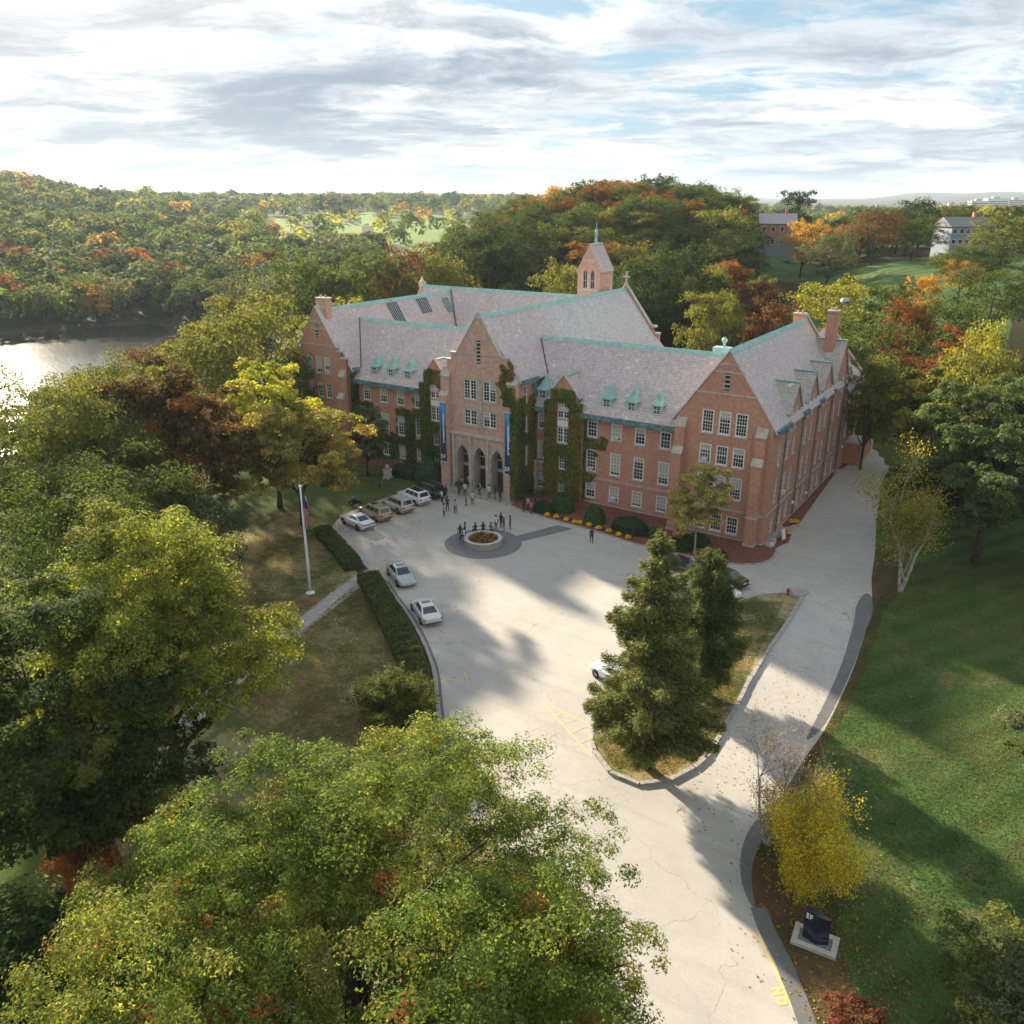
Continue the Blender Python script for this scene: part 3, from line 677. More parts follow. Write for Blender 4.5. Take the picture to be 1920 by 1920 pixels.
def window(x, y, z0, w_, h, face, cols=3, rows=4, fr=0.14, sill=True, blind=None, ac=False, parent=None, recess=0.09):
    """face: '-y' or '+x' ; (x, y) is the middle of the opening on the wall plane"""
    rz = 0.0 if face == '-y' else math.pi/2
    off = Vector((0, recess, 0)) if face == '-y' else Vector((-recess, 0, 0))
    p = Vector((x, y, z0)) + off - BO
    o = mesh_obj('window', win_mesh(w_, h, cols, rows, fr), parent or B, p, rz)
    mesh_obj('pane', pane_mesh(w_ - 2*fr + 0.02, h - 2*fr + 0.02, 'pane', glass_dark, 0.03), o, (0, 0, fr - 0.01))
    if blind is None: blind = RN.choice([0, 0.2, 0.35, 0.5, 0.5, 0.62, 0.75, 0.9])
    if blind > 0:
        bh = (h - 2*fr) * blind
        mesh_obj('blind', pane_mesh(w_ - 2*fr + 0.01, bh, 'blind', blind_m, 0.021), o, (0, 0, h - fr - bh))
    if sill:
        k = ('sill', w_)
        if k not in _wm:
            mb = MB(); mb.box(-w_/2 - 0.08, w_/2 + 0.08, -0.17, 0.05, -0.13, -0.004); _wm[k] = mb.mesh('sill', stone_light)
        mesh_obj('sill', _wm[k], o)
    if ac: mesh_obj('air_conditioner', ac_mesh(), o, (0.0, 0.02, fr + 0.01))
    return o

def wall(name, outline, holes, face, plane, m, depth=0.16, label=None, parent=None):
    """flat wall with real openings; outline and holes in (u, z), u = x for '-y' walls and y for '+x' walls"""
    def P(u, z, d=0.0): return Vector((u, plane + d, z)) if face == '-y' else Vector((plane - d, u, z))
    loops = [[Vector((u, z, 0)) for u, z in outline]]
    for h in holes:
        loops.append([Vector((u, z, 0)) for u, z in (h if len(h) > 4 or not isinstance(h[0], (int, float)) else [(h[0], h[2]), (h[0], h[3]), (h[1], h[3]), (h[1], h[2])])])
    flat_ = [v for L in loops for v in L]
    mb = PB()
    for t in tessellate_polygon(loops): mb.quad(*[P(flat_[i].x, flat_[i].y) for i in t])
    for L in loops[1:]:
        for i in range(len(L)):
            a, b = L[i], L[(i + 1) % len(L)]
            mb.quad(P(a.x, a.y), P(b.x, b.y), P(b.x, b.y, depth), P(a.x, a.y, depth))
    me_o = mb.part(name, m, parent, label=label)
    # make sure the front faces outwards
    want = Vector((0, -1, 0)) if face == '-y' else Vector((1, 0, 0))
    b = bmesh.new(); b.from_mesh(me_o.data)
    for f in b.faces:
        if f.normal.dot(want) < -0.5: f.normal_flip()
    b.to_mesh(me_o.data); b.free()
    me_o.data.uv_layers.remove(me_o.data.uv_layers[0]); uv_metres(me_o.data)
    return me_o
def plain_box(name, m, *b, parent=None, label=None):
    mb = PB(); mb.box(*b); return mb.part(name, m, parent, label=label)

# ---- roofs
def gable_roof(name, axis, c, half, zr, slope, a0, a1, m, th=0.16, sides=(1, 1), split=None, m2=None):
    """ridge along 'x' or 'y' at cross position c; half = run from ridge to eave"""
    out = []
    for s, use in zip((-1, 1), sides):
        if not use: continue
        for (b0, b1, mm) in ([(a0, a1, m)] if split is None or s < 0 else [(a0, split, m), (split, a1, m2)]):
            n = Vector((s * slope, 1)).normalized()   # (cross, z)
            pts = []
            for cc, z in ((c, zr), (c + s * half, zr - slope * half)):
                pts.append((cc, z))
            q = [(pts[0][0], pts[0][1]), (pts[1][0], pts[1][1]), (pts[1][0], pts[1][1] - th * 1.3), (pts[0][0], pts[0][1] - th * 1.3)]
            f = (lambda cc, z, a: (a, cc, z)) if axis == 'x' else (lambda cc, z, a: (cc, a, z))
            mb = PB(); mb.prism([f(cc, z, b0) for cc, z in q], (b1 - b0, 0, 0) if axis == 'x' else (0, b1 - b0, 0))
            out.append(mb.part(name, mm))
    return out
def ridge_cap(axis, c, z, a0, a1, slope, w_=0.34, seg=0.62):
    mb = PB(); n = max(1, int(round((a1 - a0) / seg))); L = (a1 - a0) / n
    f = (lambda cc, zz_, a: (a, cc, zz_)) if axis == 'x' else (lambda cc, zz_, a: (cc, a, zz_))
    for i in range(n):
        b0, b1 = a0 + i*L, a0 + (i+1)*L
        for (e0, e1, up) in ((b0, b1 - 0.07, 0.05), (b1 - 0.07, b1, 0.10)):
            q = [(c - w_, z - slope*w_ + up), (c, z + up + 0.05), (c + w_, z - slope*w_ + up), (c, z - 0.1)]
            mb.prism([f(cc, zz_, e0) for cc, zz_ in q], (e1 - e0, 0, 0) if axis == 'x' else (0, e1 - e0, 0))
    return mb.part('ridge_cap', copper, kind='stuff')
def strip3(name, m, a, b, wvec, up=0.05, parent=None):
    a, b, wv = Vector(a), Vector(b), Vector(wvec); u = Vector((0, 0, up))
    mb = PB(); mb.solid([a - wv + u, a + wv + u, b + wv + u, b - wv + u, a - wv - u, a + wv - u, b + wv - u, b - wv - u],
                        [(0,1,2,3),(7,6,5,4),(0,4,5,1),(1,5,6,2),(2,6,7,3),(3,7,4,0)])
    return mb.part(name, m, parent)

XT, ZT, ST = -35.65, 21.9, 1.27          # entrance tower and chapel ridge
XR, ZR, SR = -6.1, 20.35, 1.387          # right wing
XL, ZL, SL = -65.0, 20.4, 1.36           # left wing
YM, ZM, SM = 7.2, 18.6, 1.2              # main range ridge
YF = 1.9                                 # main facade
gable_roof('roof', 'x', YM, 6.15, ZM, SM, -64.0, -7.0, slate)
gable_roof('roof', 'y', XT, 5.75, ZT, ST, -2.2, 36.6, slate, split=11.2, m2=slate_new)
gable_roof('roof', 'y', XR, 5.75, ZR, SR, -0.15, 28.6, slate)
gable_roof('roof', 'y', XL, 5.8, ZL, SL, 0.35, 31.0, slate)
gable_roof('roof', 'x', 31.0, 6.2, 20.95, 1.3, -71.5, -36.0, slate)
ridge_cap('x', YM, ZM, -62.9, -33.6 - 4.2, SM); ridge_cap('x', YM, ZM, -33.1, -7.3, SM)
ridge_cap('y', XT, ZT, -1.7, 36.3, ST); ridge_cap('y', XR, ZR, -0.1, 28.6, SR); ridge_cap('y', XL, ZL, 0.6, 31.0, SL); ridge_cap('x', 31.0, 20.95, -71.3, -36.2, 1.3)
# valleys
def valley(x_a, x_b, xc, zc, sc, sgn):
    pts = []
    for x in (x_a, x_b):
        z = zc - sc * abs(x - xc); y = YM - (ZM - z) / SM; pts.append((x, y, z))
    return strip3('valley_flashing', lead, pts[0], pts[1], (0.16 * sgn, 0, 0), 0.06)
valley(XT + (ZT - ZM) / ST, XT + 5.7, XT, ZT, ST, 1)
valley(XL + (ZL - ZM) / SL, XL + 5.75, XL, ZL, SL, 1)
v0 = XL + 0.1; strip3('valley_flashing', lead, (XL + 0.2, 30.7, 20.5), (XL + 5.6, 30.95 - 5.75, 20.95 - 1.3 * 5.8), (0.14, 0.1, 0), 0.07)
# eaves and gutters
for (x0, x1) in ((-59.6, -47.8), (-43.0, -41.3), (-30.0, -28.5), (-23.5, -11.5)):
    plain_box('copper_gutter', copper_dark, x0, x1, 0.86, 1.28, 10.62, 11.20)
    plain_box('cornice', copper, x0, x1, 1.28, YF, 10.50, 10.72)
plain_box('copper_gutter', copper_dark, XT + 5.45, XT + 5.9, -2.0, 1.7, 14.25, 14.75)
plain_box('copper_gutter', copper_dark, XL + 5.5, XL + 5.95, 0.6, 1.8, 12.25, 12.8)
plain_box('copper_gutter', copper_dark, XT + 5.45, XT + 5.9, 13, 36.4, 14.25, 14.7)
for (y0, y1) in ((-0.1, 4.75), (9.65, 11.75), (16.65, 18.55), (23.45, 24.55)):
    plain_box('copper_gutter', copper_dark, XR + 5.35, XR + 5.85, y0, y1, 12.15, 12.65)

# ---- main facade
R1, R2, R3 = (8.25, 10.25), (4.0, 6.75), (0.7, 2.65)
WX = [(-20.0, 1.35), (-17.0, 1.35), (-13.9, 1.35), (-23.15, 1.35)]
cols_main = []
for x0, w_ in WX: cols_main.append((x0 + w_/2, w_)); cols_main.append((-71.3 - x0 - w_/2, w_))
for xc in (-29.55, -28.45): cols_main.append((xc, 0.85)); cols_main.append((-71.3 - xc, 0.85))
holes = []
for xc, w_ in cols_main:
    for z0, z1 in (R1, R2, R3): holes.append((xc - w_/2, xc + w_/2, z0, z1))
wall('facade_wall', [(-59.8, 0), (-11.2, 0), (-11.2, 11.3), (-59.8, 11.3)], holes, '-y', YF, brick)
acs = {(0, 1), (9, 1), (9, 2), (12, 2)}
for i, (xc, w_) in enumerate(cols_main):
    for r, (z0, z1) in enumerate((R1, R2, R3)):
        ac = (round(xc, 1), r) in ((-22.5, 1), (-19.3, 2), (-48.8, 1), (-48.8, 2), (-19.3, 0))
        window(xc, YF, z0, w_, z1 - z0, '-y', 3 if w_ > 1 else 2, 6 if r == 1 else 4, ac=ac)
for x0, x1 in ((-23.4, -11.7), (-30.4, -28.5), (-59.6, -47.9)):
    plain_box('string_course', stone, x0, x1, YF - 0.07, YF + 0.05, 3.15, 3.42)
    plain_box('plinth', stone, x0, x1, YF - 0.1, YF + 0.05, -0.2, 0.22)
mb = PB(); mb.box(-59.8, -11.2, 12.4, 12.6, 0, 11.3); mb.part('rear_wall', brick)
# downpipes
def downpipe(x, y, z1, z0=0.1, face='-y'):
    mb = PB(); d = 0.12; px, py = (x, y - d) if face == '-y' else (x + d, y)
    mb.tube([(px, py, z0), (px, py, z1)], 0.075, 8); mb.box(px - 0.2, px + 0.2, py - 0.18, py + 0.12, z1, z1 + 0.42)
    for k in range(3): zz_ = z0 + (z1 - z0) * (k + 0.5) / 3; mb.box(px - 0.1, px + 0.1, py - 0.1, py + 0.1, zz_, zz_ + 0.06)
    return mb.part('downpipe', copper_dark)
for x in (-23.55, -30.2, -11.75, -47.75): downpipe(x, YF, 10.0)

# ---- copper dormers
def dormer(x):
    z0 = 12.05; y0 = 1.75; w_ = 1.2; h = 1.15
    yb = lambda z: YM - (ZM - z) / SM
    mb = PB()
    mb.box(x - w_/2, x - w_/2 + 0.16, y0, y0 + 0.14, z0, z0 + h); mb.box(x + w_/2 - 0.16, x + w_/2, y0, y0 + 0.14, z0, z0 + h)
    mb.box(x - w_/2 + 0.16, x + w_/2 - 0.16, y0, y0 + 0.14, z0 + h - 0.16, z0 + h); mb.box(x - w_/2 + 0.16, x + w_/2 - 0.16, y0, y0 + 0.14, z0, z0 + 0.1)
    for sx in (-1, 1):
        xs = x + sx * (w_/2 - 0.03)
        mb.prism([(xs - 0.03, y0 + 0.14, z0 - 0.25), (xs - 0.03, y0 + 0.14, z0 + h), (xs - 0.03, yb(z0 + h) + 0.25, z0 + h), (xs - 0.03, yb(z0) + 0.2, z0 - 0.25)], (0.06, 0, 0))
    d = mb.part('dormer', copper)
    mb = PB(); e = 0.2; ze = z0 + h; zp = ze + 1.35; a = (x - w_/2 - e, y0 - e, ze - 0.05); b = (x + w_/2 + e, y0 - e, ze - 0.05)
    yk = yb(ze) + 0.5; c = (x + w_/2 + e, yk, ze - 0.05); dd = (x - w_/2 - e, yk, ze - 0.05); p = (x, y0 + 0.75, zp); q = (x, yb(zp) + 0.2, zp)
    mid = lambda u, v, f, o=0.0: tuple(u[i] * (1 - f) + v[i] * f + (0, 0, -o)[i] for i in range(3))
    # bell-cast: break each slope once
    am, bm_, cm, dm = mid(a, p, .42, .16), mid(b, p, .42, .16), mid(c, q, .42, .16), mid(dd, q, .42, .16)
    mb.quad(a, b, bm_, am); mb.quad(am, bm_, p); mb.quad(b, c, cm, bm_); mb.quad(bm_, cm, q, p); mb.quad(dd, a, am, dm); mb.quad(dm, am, p, q); mb.quad(a, dd, c, b)
    mb.tube([(x, y0 + 0.75, zp - 0.1), (x, y0 + 0.75, zp + 0.45)], [0.06, 0.015], 5)
    for k in range(1, 6):  # standing seams on the front slope
        f = k / 6; s0 = mid(a, b, f); s1 = mid(am, bm_, f); mb.tube([tuple(Vector(s0) + Vector((0, -0.01, 0.02))), tuple(Vector(s1) + Vector((0, -0.01, 0.02))), tuple(Vector(mid(s1, p, .8)) + Vector((0, -.01, .02)))], 0.022, 4)
    r = mb.part('dormer_roof', copper); r.parent = d
    pw = mesh_obj('window', win_mesh(w_ - 0.32, h - 0.26, 2, 4, 0.05), d, Vector((x, y0 + 0.09, z0 + 0.1)) - BO)
    pw.data.materials[0] = pw.data.materials[0]
    mesh_obj('pane', pane_mesh(w_ - 0.4, h - 0.34, 'pane', glass_dark, 0.03), d, Vector((x, y0 + 0.09, z0 + 0.14)) - BO)
for x in (-20.7, -17.55, -14.45, -29.35, -56.4, -53.45, -50.5): dormer(x)

# ---- the two gabled bays beside the tower
def bay(xc):
    w_ = 2.45; yf = 1.15; ze = 13.1; za = 15.35
    hl = [(xc - 0.78, xc + 0.78, 10.2, 12.0), (xc - 0.78, xc + 0.78, 7.2, 9.05), (xc - 0.5, xc + 0.5, 3.9, 5.45), (xc - 0.5, xc + 0.5, 1.0, 2.3)]
    bw = wall('bay_wall', [(xc - w_, 0), (xc + w_, 0), (xc + w_, ze - 1.0), (xc + 1.9, ze - 1.0), (xc + 1.9, ze), (xc, za), (xc - 1.9, ze), (xc - 1.9, ze - 1.0), (xc - w_, ze - 1.0)], hl, '-y', yf, brick)
    for sx in (-1, 1):
        mb = PB(); mb.box(xc + sx * w_ - (0.0 if sx < 0 else 0.2), xc + sx * w_ + (0.2 if sx < 0 else 0.0), yf + 0.01, 3.0, 0, ze - 1.0); mb.part('bay_wall', brick)
        strip3('coping', stone_light, (xc + sx * 1.95, yf + 0.05, ze - 0.02), (xc, yf + 0.05, za + 0.06), (0, 0.2, 0), 0.07)
        plain_box('kneeler', stone_light, xc + sx * 2.2 - 0.32, xc + sx * 2.2 + 0.32, yf - 0.12, yf + 0.35, ze - 1.02, ze - 0.85)
    for s in (-1, 1):
        mb = PB(); zb = ze - 0.15
        mb.prism([(xc, yf + 0.2, za - 0.1), (xc + s * 1.95, yf + 0.2, zb - 0.15), (xc + s * 1.95, yf + 0.2, zb - 0.3), (xc, yf + 0.2, za - 0.25)], (0, 3.4, 0)); mb.part('bay_roof', slate)
    mb = PB(); mb.box(xc - 0.2, xc + 0.2, 1.6, 4.4, za - 0.12, za - 0.02); mb.part('ridge_cap', copper)
    for z0, z1 in ((10.2, 12.0), (7.2, 9.05)):
        for sx in (-0.39, 0.39): window(xc + sx, yf, z0, 0.78, z1 - z0, '-y', 2, 4, 0.09, sill=False, blind=RN.choice([0, 0, 0.3]))
        plain_box('sill', stone_light, xc - 0.9, xc + 0.9, yf - 0.12, yf + 0.05, z0 - 0.14, z0 - 0.004)
    plain_box('spandrel_panel', whitep, xc - 0.8, xc + 0.8, yf - 0.05, yf + 0.05, 9.2, 9.95)
    window(xc, yf, 3.9, 1.0, 1.55, '-y', 3, 4, 0.08, blind=0); window(xc, yf, 1.0, 1.0, 1.3, '-y', 3, 4, 0.08, blind=0)
bay(-26.0); bay(-45.3)

# ---- right wing
x0, x1 = XR - 5.3, XR + 5.3
gw = [(-9.05, 1.45), (-6.85, 1.45), (-4.65, 1.45)]
gx = [-8.5 + 0.45, -6.05 + 0.0, -3.85]   # window centres
gx = [-7.85, -6.0, -4.2]
rows_g = [(11.45, 13.95), (8.1, 10.25), (4.5, 7.0), (0.6, 2.6)]
hl = [(xc - 0.66, xc + 0.66, z0, z1) for xc in gx for z0, z1 in rows_g]
wall('gable_wall', [(x0, 0), (x1, 0), (x1, 12.75), (XR, 20.15), (x0, 12.75)], hl, '-y', 0.0, brick)
for r, (z0, z1) in enumerate(rows_g):
    for i, xc in enumerate(gx): window(xc, 0.0, z0, 1.32, z1 - z0, '-y', 4, 6 if z1 - z0 > 2.2 else 4, 0.145, ac=(r, i) in ((1, 0),), blind=[0, .35, .5, 0][r] if i != 1 else [0.3, 0, .6, 0][r])
for z, hw in ((15.65, 3.35), (17.95, 1.75), (18.75, 1.15)): plain_box('string_course', stone, XR - hw, XR + hw, -0.07, 0.05, z, z + 0.2)
plain_box('string_course', stone, x0, x1, -0.08, 0.05, 3.15, 3.42)
plain_box('string_course', stone, x1 - 0.05, x1 + 0.08, -0.08, 30.8, 3.15, 3.42)
plain_box('plinth', stone, x0, x1 + 0.1, -0.1, 0.05, -0.2, 0.2); plain_box('plinth', stone, x1 - 0.05, x1 + 0.1, 0.05, 41, -0.2, 0.2)
def louvre(x, y, z0, z1, w_=0.5):
    plain_box('louvre_opening', void_m, x - w_/2, x + w_/2, y - 0.03, y + 0.02, z0, z1)
    n = int((z1 - z0) / 0.42)
    for k in range(n):
        z = z0 + (k + 0.5) * (z1 - z0) / n; plain_box('louvre_slat', copper, x - w_/2, x + w_/2, y - 0.10, y - 0.03, z - 0.07, z + 0.06)
louvre(XR, 0.0, 16.15, 18.0); louvre(XT, -2.5, 16.3, 19.0, 0.5); louvre(XL, 0.0, 16.6, 18.3, 0.45)
def buttress(x, y, w_, stages, name='buttress', m=brick):
    """stages: (z_top, depth) from the ground up; sloping stone caps"""
    z = 0.0
    for k, (zt, d) in enumerate(stages):
        plain_box(name, m, x - w_/2, x + w_/2, y - d, y + 0.02, z, zt)
        dn = stages[k + 1][1] if k + 1 < len(stages) else 0.0
        mb = PB(); mb.prism([(x - w_/2 - 0.06, y - d - 0.08, zt), (x - w_/2 - 0.06, y - dn, zt), (x - w_/2 - 0.06, y - dn, zt + (d - dn) * 1.35 + 0.1), (x - w_/2 - 0.06, y - d - 0.08, zt + 0.12)], (w_ + 0.12, 0, 0)); mb.part('buttress_cap', stone)
        z = zt
    plain_box('buttress_base', stone, x - w_/2 - 0.08, x + w_/2 + 0.08, y - stages[0][1] - 0.08, y, 0, 0.35)
    plain_box('string_course', stone, x - w_/2 - 0.07, x + w_/2 + 0.07, y - stages[0][1] - 0.07, y, 3.15, 3.42)
buttress(x0 + 0.75, 0.0, 1.05, [(8.9, 1.15), (11.8, 0.65)]); buttress(x1 - 1.1, 0.0, 1.05, [(8.9, 1.15), (11.8, 0.65)])
plain_box('left_return_wall', brick, x0, x0 + 0.2, 0.01, 2.2, 0, 12.6)
# east side
DY = [7.2, 14.2, 21.0]
hl = []
def pair(yc, z0, z1, w_=0.9, gap=1.15): return [(yc - gap - w_/2, yc - gap + w_/2, z0, z1), (yc + gap - w_/2, yc + gap + w_/2, z0, z1)]
rowsE = [(8.2, 10.3), (4.05, 6.65), (0.65, 2.55)]
for yc in DY:
    for z0, z1 in rowsE: hl += pair(yc, z0, z1)
for z0, z1 in rowsE: hl += pair(27.9, z0, z1, 0.9, 1.5)
for z0, z1 in rowsE: hl.append((2.5, 3.4, z0, z1))
out = [(0, 0), (31.2, 0), (31.2, 12.7)]
dorm = [(27.9, 3.3, 18.0)] + [(yc, 2.3, 16.3) for yc in reversed(DY)]
for yc, hw, za in dorm: out += [(yc + hw, 12.7), (yc + hw, 13.6), (yc, za), (yc - hw, 13.6), (yc - hw, 12.7)]
out += [(0, 12.7)]
for yc, hw, za in dorm: hl += pair(yc, 11.3, 13.75, 1.0, 0.85 if hw < 3 else 1.6)
wall('side_wall', out, hl, '+x', x1, brick)
for h in hl: window(x1, (h[0] + h[1]) / 2, h[2], h[1] - h[0], h[3] - h[2], '+x', 3 if h[1] - h[0] > 0.95 else 2, 4, 0.09, ac=(abs(h[0] - 5.6) < 0.2 and h[2] == 4.05), blind=RN.choice([0, 0, .3]))
for yc, hw, za in dorm:   # dormer roofs running back into the slope
    for s in (-1, 1):
        ze = 13.6; zz0 = za - 0.0
        xb = lambda z: XR + (ZR - z) / SR - 0.4
        mb = PB(); e = 0.25; zl = ze - e * (za - ze) / hw
        a = (x1 + 0.2, yc, za + 0.05); b = (x1 + 0.2, yc + s * (hw + e), zl + 0.05); c = (xb(zl), yc + s * (hw + e), zl + 0.05); d = (xb(za), yc, za + 0.05)
        u = Vector((0, 0, -0.18)); top = [Vector(p) for p in (a, b, c, d)]
        mb.solid(top + [p + u for p in top], [(0,1,2,3),(7,6,5,4),(0,4,5,1),(1,5,6,2),(2,6,7,3),(3,7,4,0)])
        mb.part('wall_dormer_roof', slate_pale)
        strip3('valley_flashing', copper, Vector(c) + Vector((0.15, 0, 0)), d, (0, 0.12, 0), 0.06)
    strip3('ridge_cap', copper, (x1 + 0.25, yc, za + 0.1), (XR + (ZR - za) / SR - 0.3, yc, za + 0.1), (0, 0.14, 0), 0.05)
    plain_box('string_course', stone, x1 - 0.03, x1 + 0.05, yc - 0.7, yc + 0.7, 14.6, 14.72) if hw > 3 else None
for y in (4.55, 11.0, 17.6, 24.2, 31.5): downpipe(x1, y, 11.6, face='+x')
plain_box('left_side_wall', brick, x0, x0 + 0.2, 12.5, 31.2, 0, 12.7)
plain_box('rear_gable_wall', brick, x0 + 0.2, x1 - 0.1, 31.0, 31.2, 0, 12.7)
mb = PB(); mb.prism([(x0 - 0.2, 28.45, 12.9), (x1 + 0.2, 28.45, 12.9), (XR, 28.45, 20.75)], (0, 0.3, 0)); mb.part('roof_gable', brick)
strip3('coping', copper, (x1 + 0.3, 28.6, 12.85), (XR, 28.6, 20.85), (0, 0.2, 0), 0.06)
mb = PB(); mb.prism([(x0, 28.8, 12.6), (x1, 28.8, 12.6), (XR, 28.8, 18.6)], (0, 2.6, 0)); mb.part('link_roof', slate)
# far block
plain_box('far_wall', brick, x0, x1 + 0.3, 31.6, 41.2, 0, 11.1)
for z0, z1 in ((8.3, 10.3), (4.4, 6.9)):
    for yc in (33.5, 38.8): window(x1 + 0.3, yc, z0, 0.9, z1 - z0, '+x', 2, 4, 0.09, recess=-0.05, blind=0)
mb = PB()
for s in (-1, 1):
    pr = [(XR, 17.6), (XR + s * 3.6, 13.4), (XR + s * 6.0, 11.1), (XR + s * 6.0, 10.9), (XR + s * 3.5, 13.1), (XR, 17.3)]
    mb.prism([(x, 31.4, z) for x, z in pr], (0, 9.6, 0))
mb.part('far_roof', slate)
mb = PB(); mb.prism([(x0 - 0.1, 41.0, 11.1), (x1 + 0.6, 41.0, 11.1), (XR + 3.7, 41.0, 13.9), (XR, 41.0, 18.3), (XR - 3.7, 41.0, 13.9)], (0, 0.35, 0)); mb.part('far_gable', brick)
strip3('coping', stone_light, (x1 + 0.6, 41.18, 11.4), (XR + 3.7, 41.18, 14.0), (0, 0.25, 0), 0.1); strip3('coping', stone_light, (XR + 3.7, 41.18, 14.0), (XR, 41.18, 18.4), (0, 0.25, 0), 0.1)
plain_box('copper_gutter', copper_dark, x1 + 0.2, x1 + 0.75, 31.6, 41, 10.75, 11.1)
mb = PB(); mb.prism([(x1 + 0.3, 35.5, 0), (x1 + 0.3, 42.0, 0), (x1 + 0.3, 44.5, 0.3), (x1 + 0.3, 40.0, 3.0), (x1 + 0.3, 35.5, 3.0)], (2.0, 0, 0)); st = mb.part('stair_block', brick)
mb = PB(); mb.box(x1 + 0.25, x1 + 2.4, 35.4, 40.05, 3.0, 3.15); mb.part('stair_coping', stone_light).parent = st
mb = PB()
for k in range(9): mb.tube([(x1 + 2.2, 40.2 + k * 0.5, 2.6 - k * 0.3), (x1 + 2.2, 40.2 + k * 0.5, 3.6 - k * 0.3)], 0.03, 5)
mb.tube([(x1 + 2.2, 40.1, 3.7), (x1 + 2.2, 44.4, 1.1)], 0.04, 5); mb.part('handrail', iron)
def chimney(x, y, z0, z1, w_, d_, m=brick, label=None):
    mb = PB(); mb.box(x - w_/2, x + w_/2, y - d_/2, y + d_/2, z0, z1); c = mb.part('chimney', m)
    mb = PB(); mb.box(x - w_/2 - 0.1, x + w_/2 + 0.1, y - d_/2 - 0.1, y + d_/2 + 0.1, z1, z1 + 0.18); mb.box(x - w_/2 - 0.04, x + w_/2 + 0.04, y - d_/2 - 0.04, y + d_/2 + 0.04, z1 - 0.5, z1 - 0.4); mb.part('chimney_cap', stone).parent = c
    for k in (-1, 1): mb = PB(); mb.lathe([(0.13, 0), (0.15, 0.35), (0.10, 0.35), (0.10, 0.1)], 10, (x + k * w_ * 0.22, y, z1 + 0.18)); mb.part('chimney_pot', stone).parent = c
chimney(-2.6, 27.4, 14.5, 21.5, 1.2, 1.2); chimney(-9.0, 36.5, 12, 19.8, 1.5, 1.1); chimney(-64.9, 1.6, 17.5, 21.7, 1.9, 1.1, brick_pale)
# round roof ventilator and small copper vent
mb = PB(); mb.tube([(-1.6, 27.9, 21.4), (-1.6, 27.9, 22.6)], 0.05, 6); mb.lathe([(0.02, 0), (0.4, 0.05), (0.55, 0.3), (0.45, 0.62), (0.02, 0.75)], 12, (-1.6, 27.9, 22.5)); mb.part('roof_ventilator', steel)
mb = PB(); mb.box(-11.2, -9.3, 9.0, 10.2, 16, 18.9); mb.lathe([(0.15, 0), (0.15, 0.5), (0.3, 0.6), (0.34, 0.85), (0.2, 1.05), (0.02, 1.15)], 10, (-10.1, 9.6, 18.9)); mb.part('copper_vent', copper)

# ---- entrance tower
yt = -2.5
def arch(xc, w_, z0, zs, za, n=6):
    """pointed arch outline, counter-clockwise from the lower left"""
    pts = [(xc - w_/2, z0)]; R = ((w_/2)**2 + (za - zs)**2) / w_
    L = []
    for k in range(n + 1):
        z = zs + (za - zs) * k / n; dx = R - math.sqrt(max(R*R - (z - zs)**2, 0)); L.append((xc - w_/2 + dx, z))
    return pts + L + [(2*xc - x, z) for x, z in reversed(L[:-1])] + [(xc + w_/2, z0)]
TW = [(-36.98, 1.85), (-34.12, 1.85)]
ax = [-38.15, -35.55, -32.95]; aw = 1.8
hl = [(xc - w_/2, xc + w_/2, z0, z1) for xc, w_ in TW for z0, z1 in ((11.85, 14.25), (8.65, 10.55))]
wall('tower_wall', [(XT - 4.75, 7.3), (XT + 4.75, 7.3), (XT + 4.75, 16.3), (XT + 4.15, 16.3), (XT + 4.15, 17.2), (XT + 3.35, 17.2), (XT, 22.2), (XT - 3.35, 17.2), (XT - 4.15, 17.2), (XT - 4.15, 16.3), (XT - 4.75, 16.3)], hl, '-y', yt, brick_pale)
# solid shoulders behind the parapet so that it has thickness
for sx in (-1, 1):
    mb = PB(); mb.prism([(XT + sx * 4.75, yt + 0.4, 7.3), (XT + sx * 4.75, yt + 0.4, 16.28), (XT + sx * 4.15, yt + 0.4, 16.28), (XT + sx * 4.15, yt + 0.4, 17.18), (XT + sx * 3.35, yt + 0.4, 17.18), (XT, yt + 0.4, 22.18), (XT, yt + 0.4, 7.3)], (0, 0.06, 0)); mb.part('parapet_back', brick_pale)
    strip3('coping', stone_light, (XT + sx * 3.3, yt + 0.2, 17.25), (XT, yt + 0.2, 22.3), (0, 0.3, 0), 0.09)
    plain_box('coping', stone_light, XT + sx * 3.8 - 0.55, XT + sx * 3.8 + 0.45, yt - 0.1, yt + 0.5, 17.2, 17.38)
    plain_box('coping', stone_light, XT + sx * 4.6 - 0.5, XT + sx * 4.6 + 0.5, yt - 0.1, yt + 0.6, 16.3, 16.5)
mb = PB(); mb.prism([(XT - 0.42, yt - 0.06, 21.6), (XT + 0.42, yt - 0.06, 21.6), (XT, yt - 0.06, 22.4)], (0, 0.5, 0)); mb.part('apex_stone', stone_light)
for z, hw in ((17.3, 3.3), (19.05, 2.05), (20.1, 1.4)):
    for s in (-1, 1):
        plain_box('string_course', stone, XT + (0.27 if s > 0 else -hw), XT + (hw if s > 0 else -0.27), yt - 0.06, yt + 0.03, z, z + 0.2)
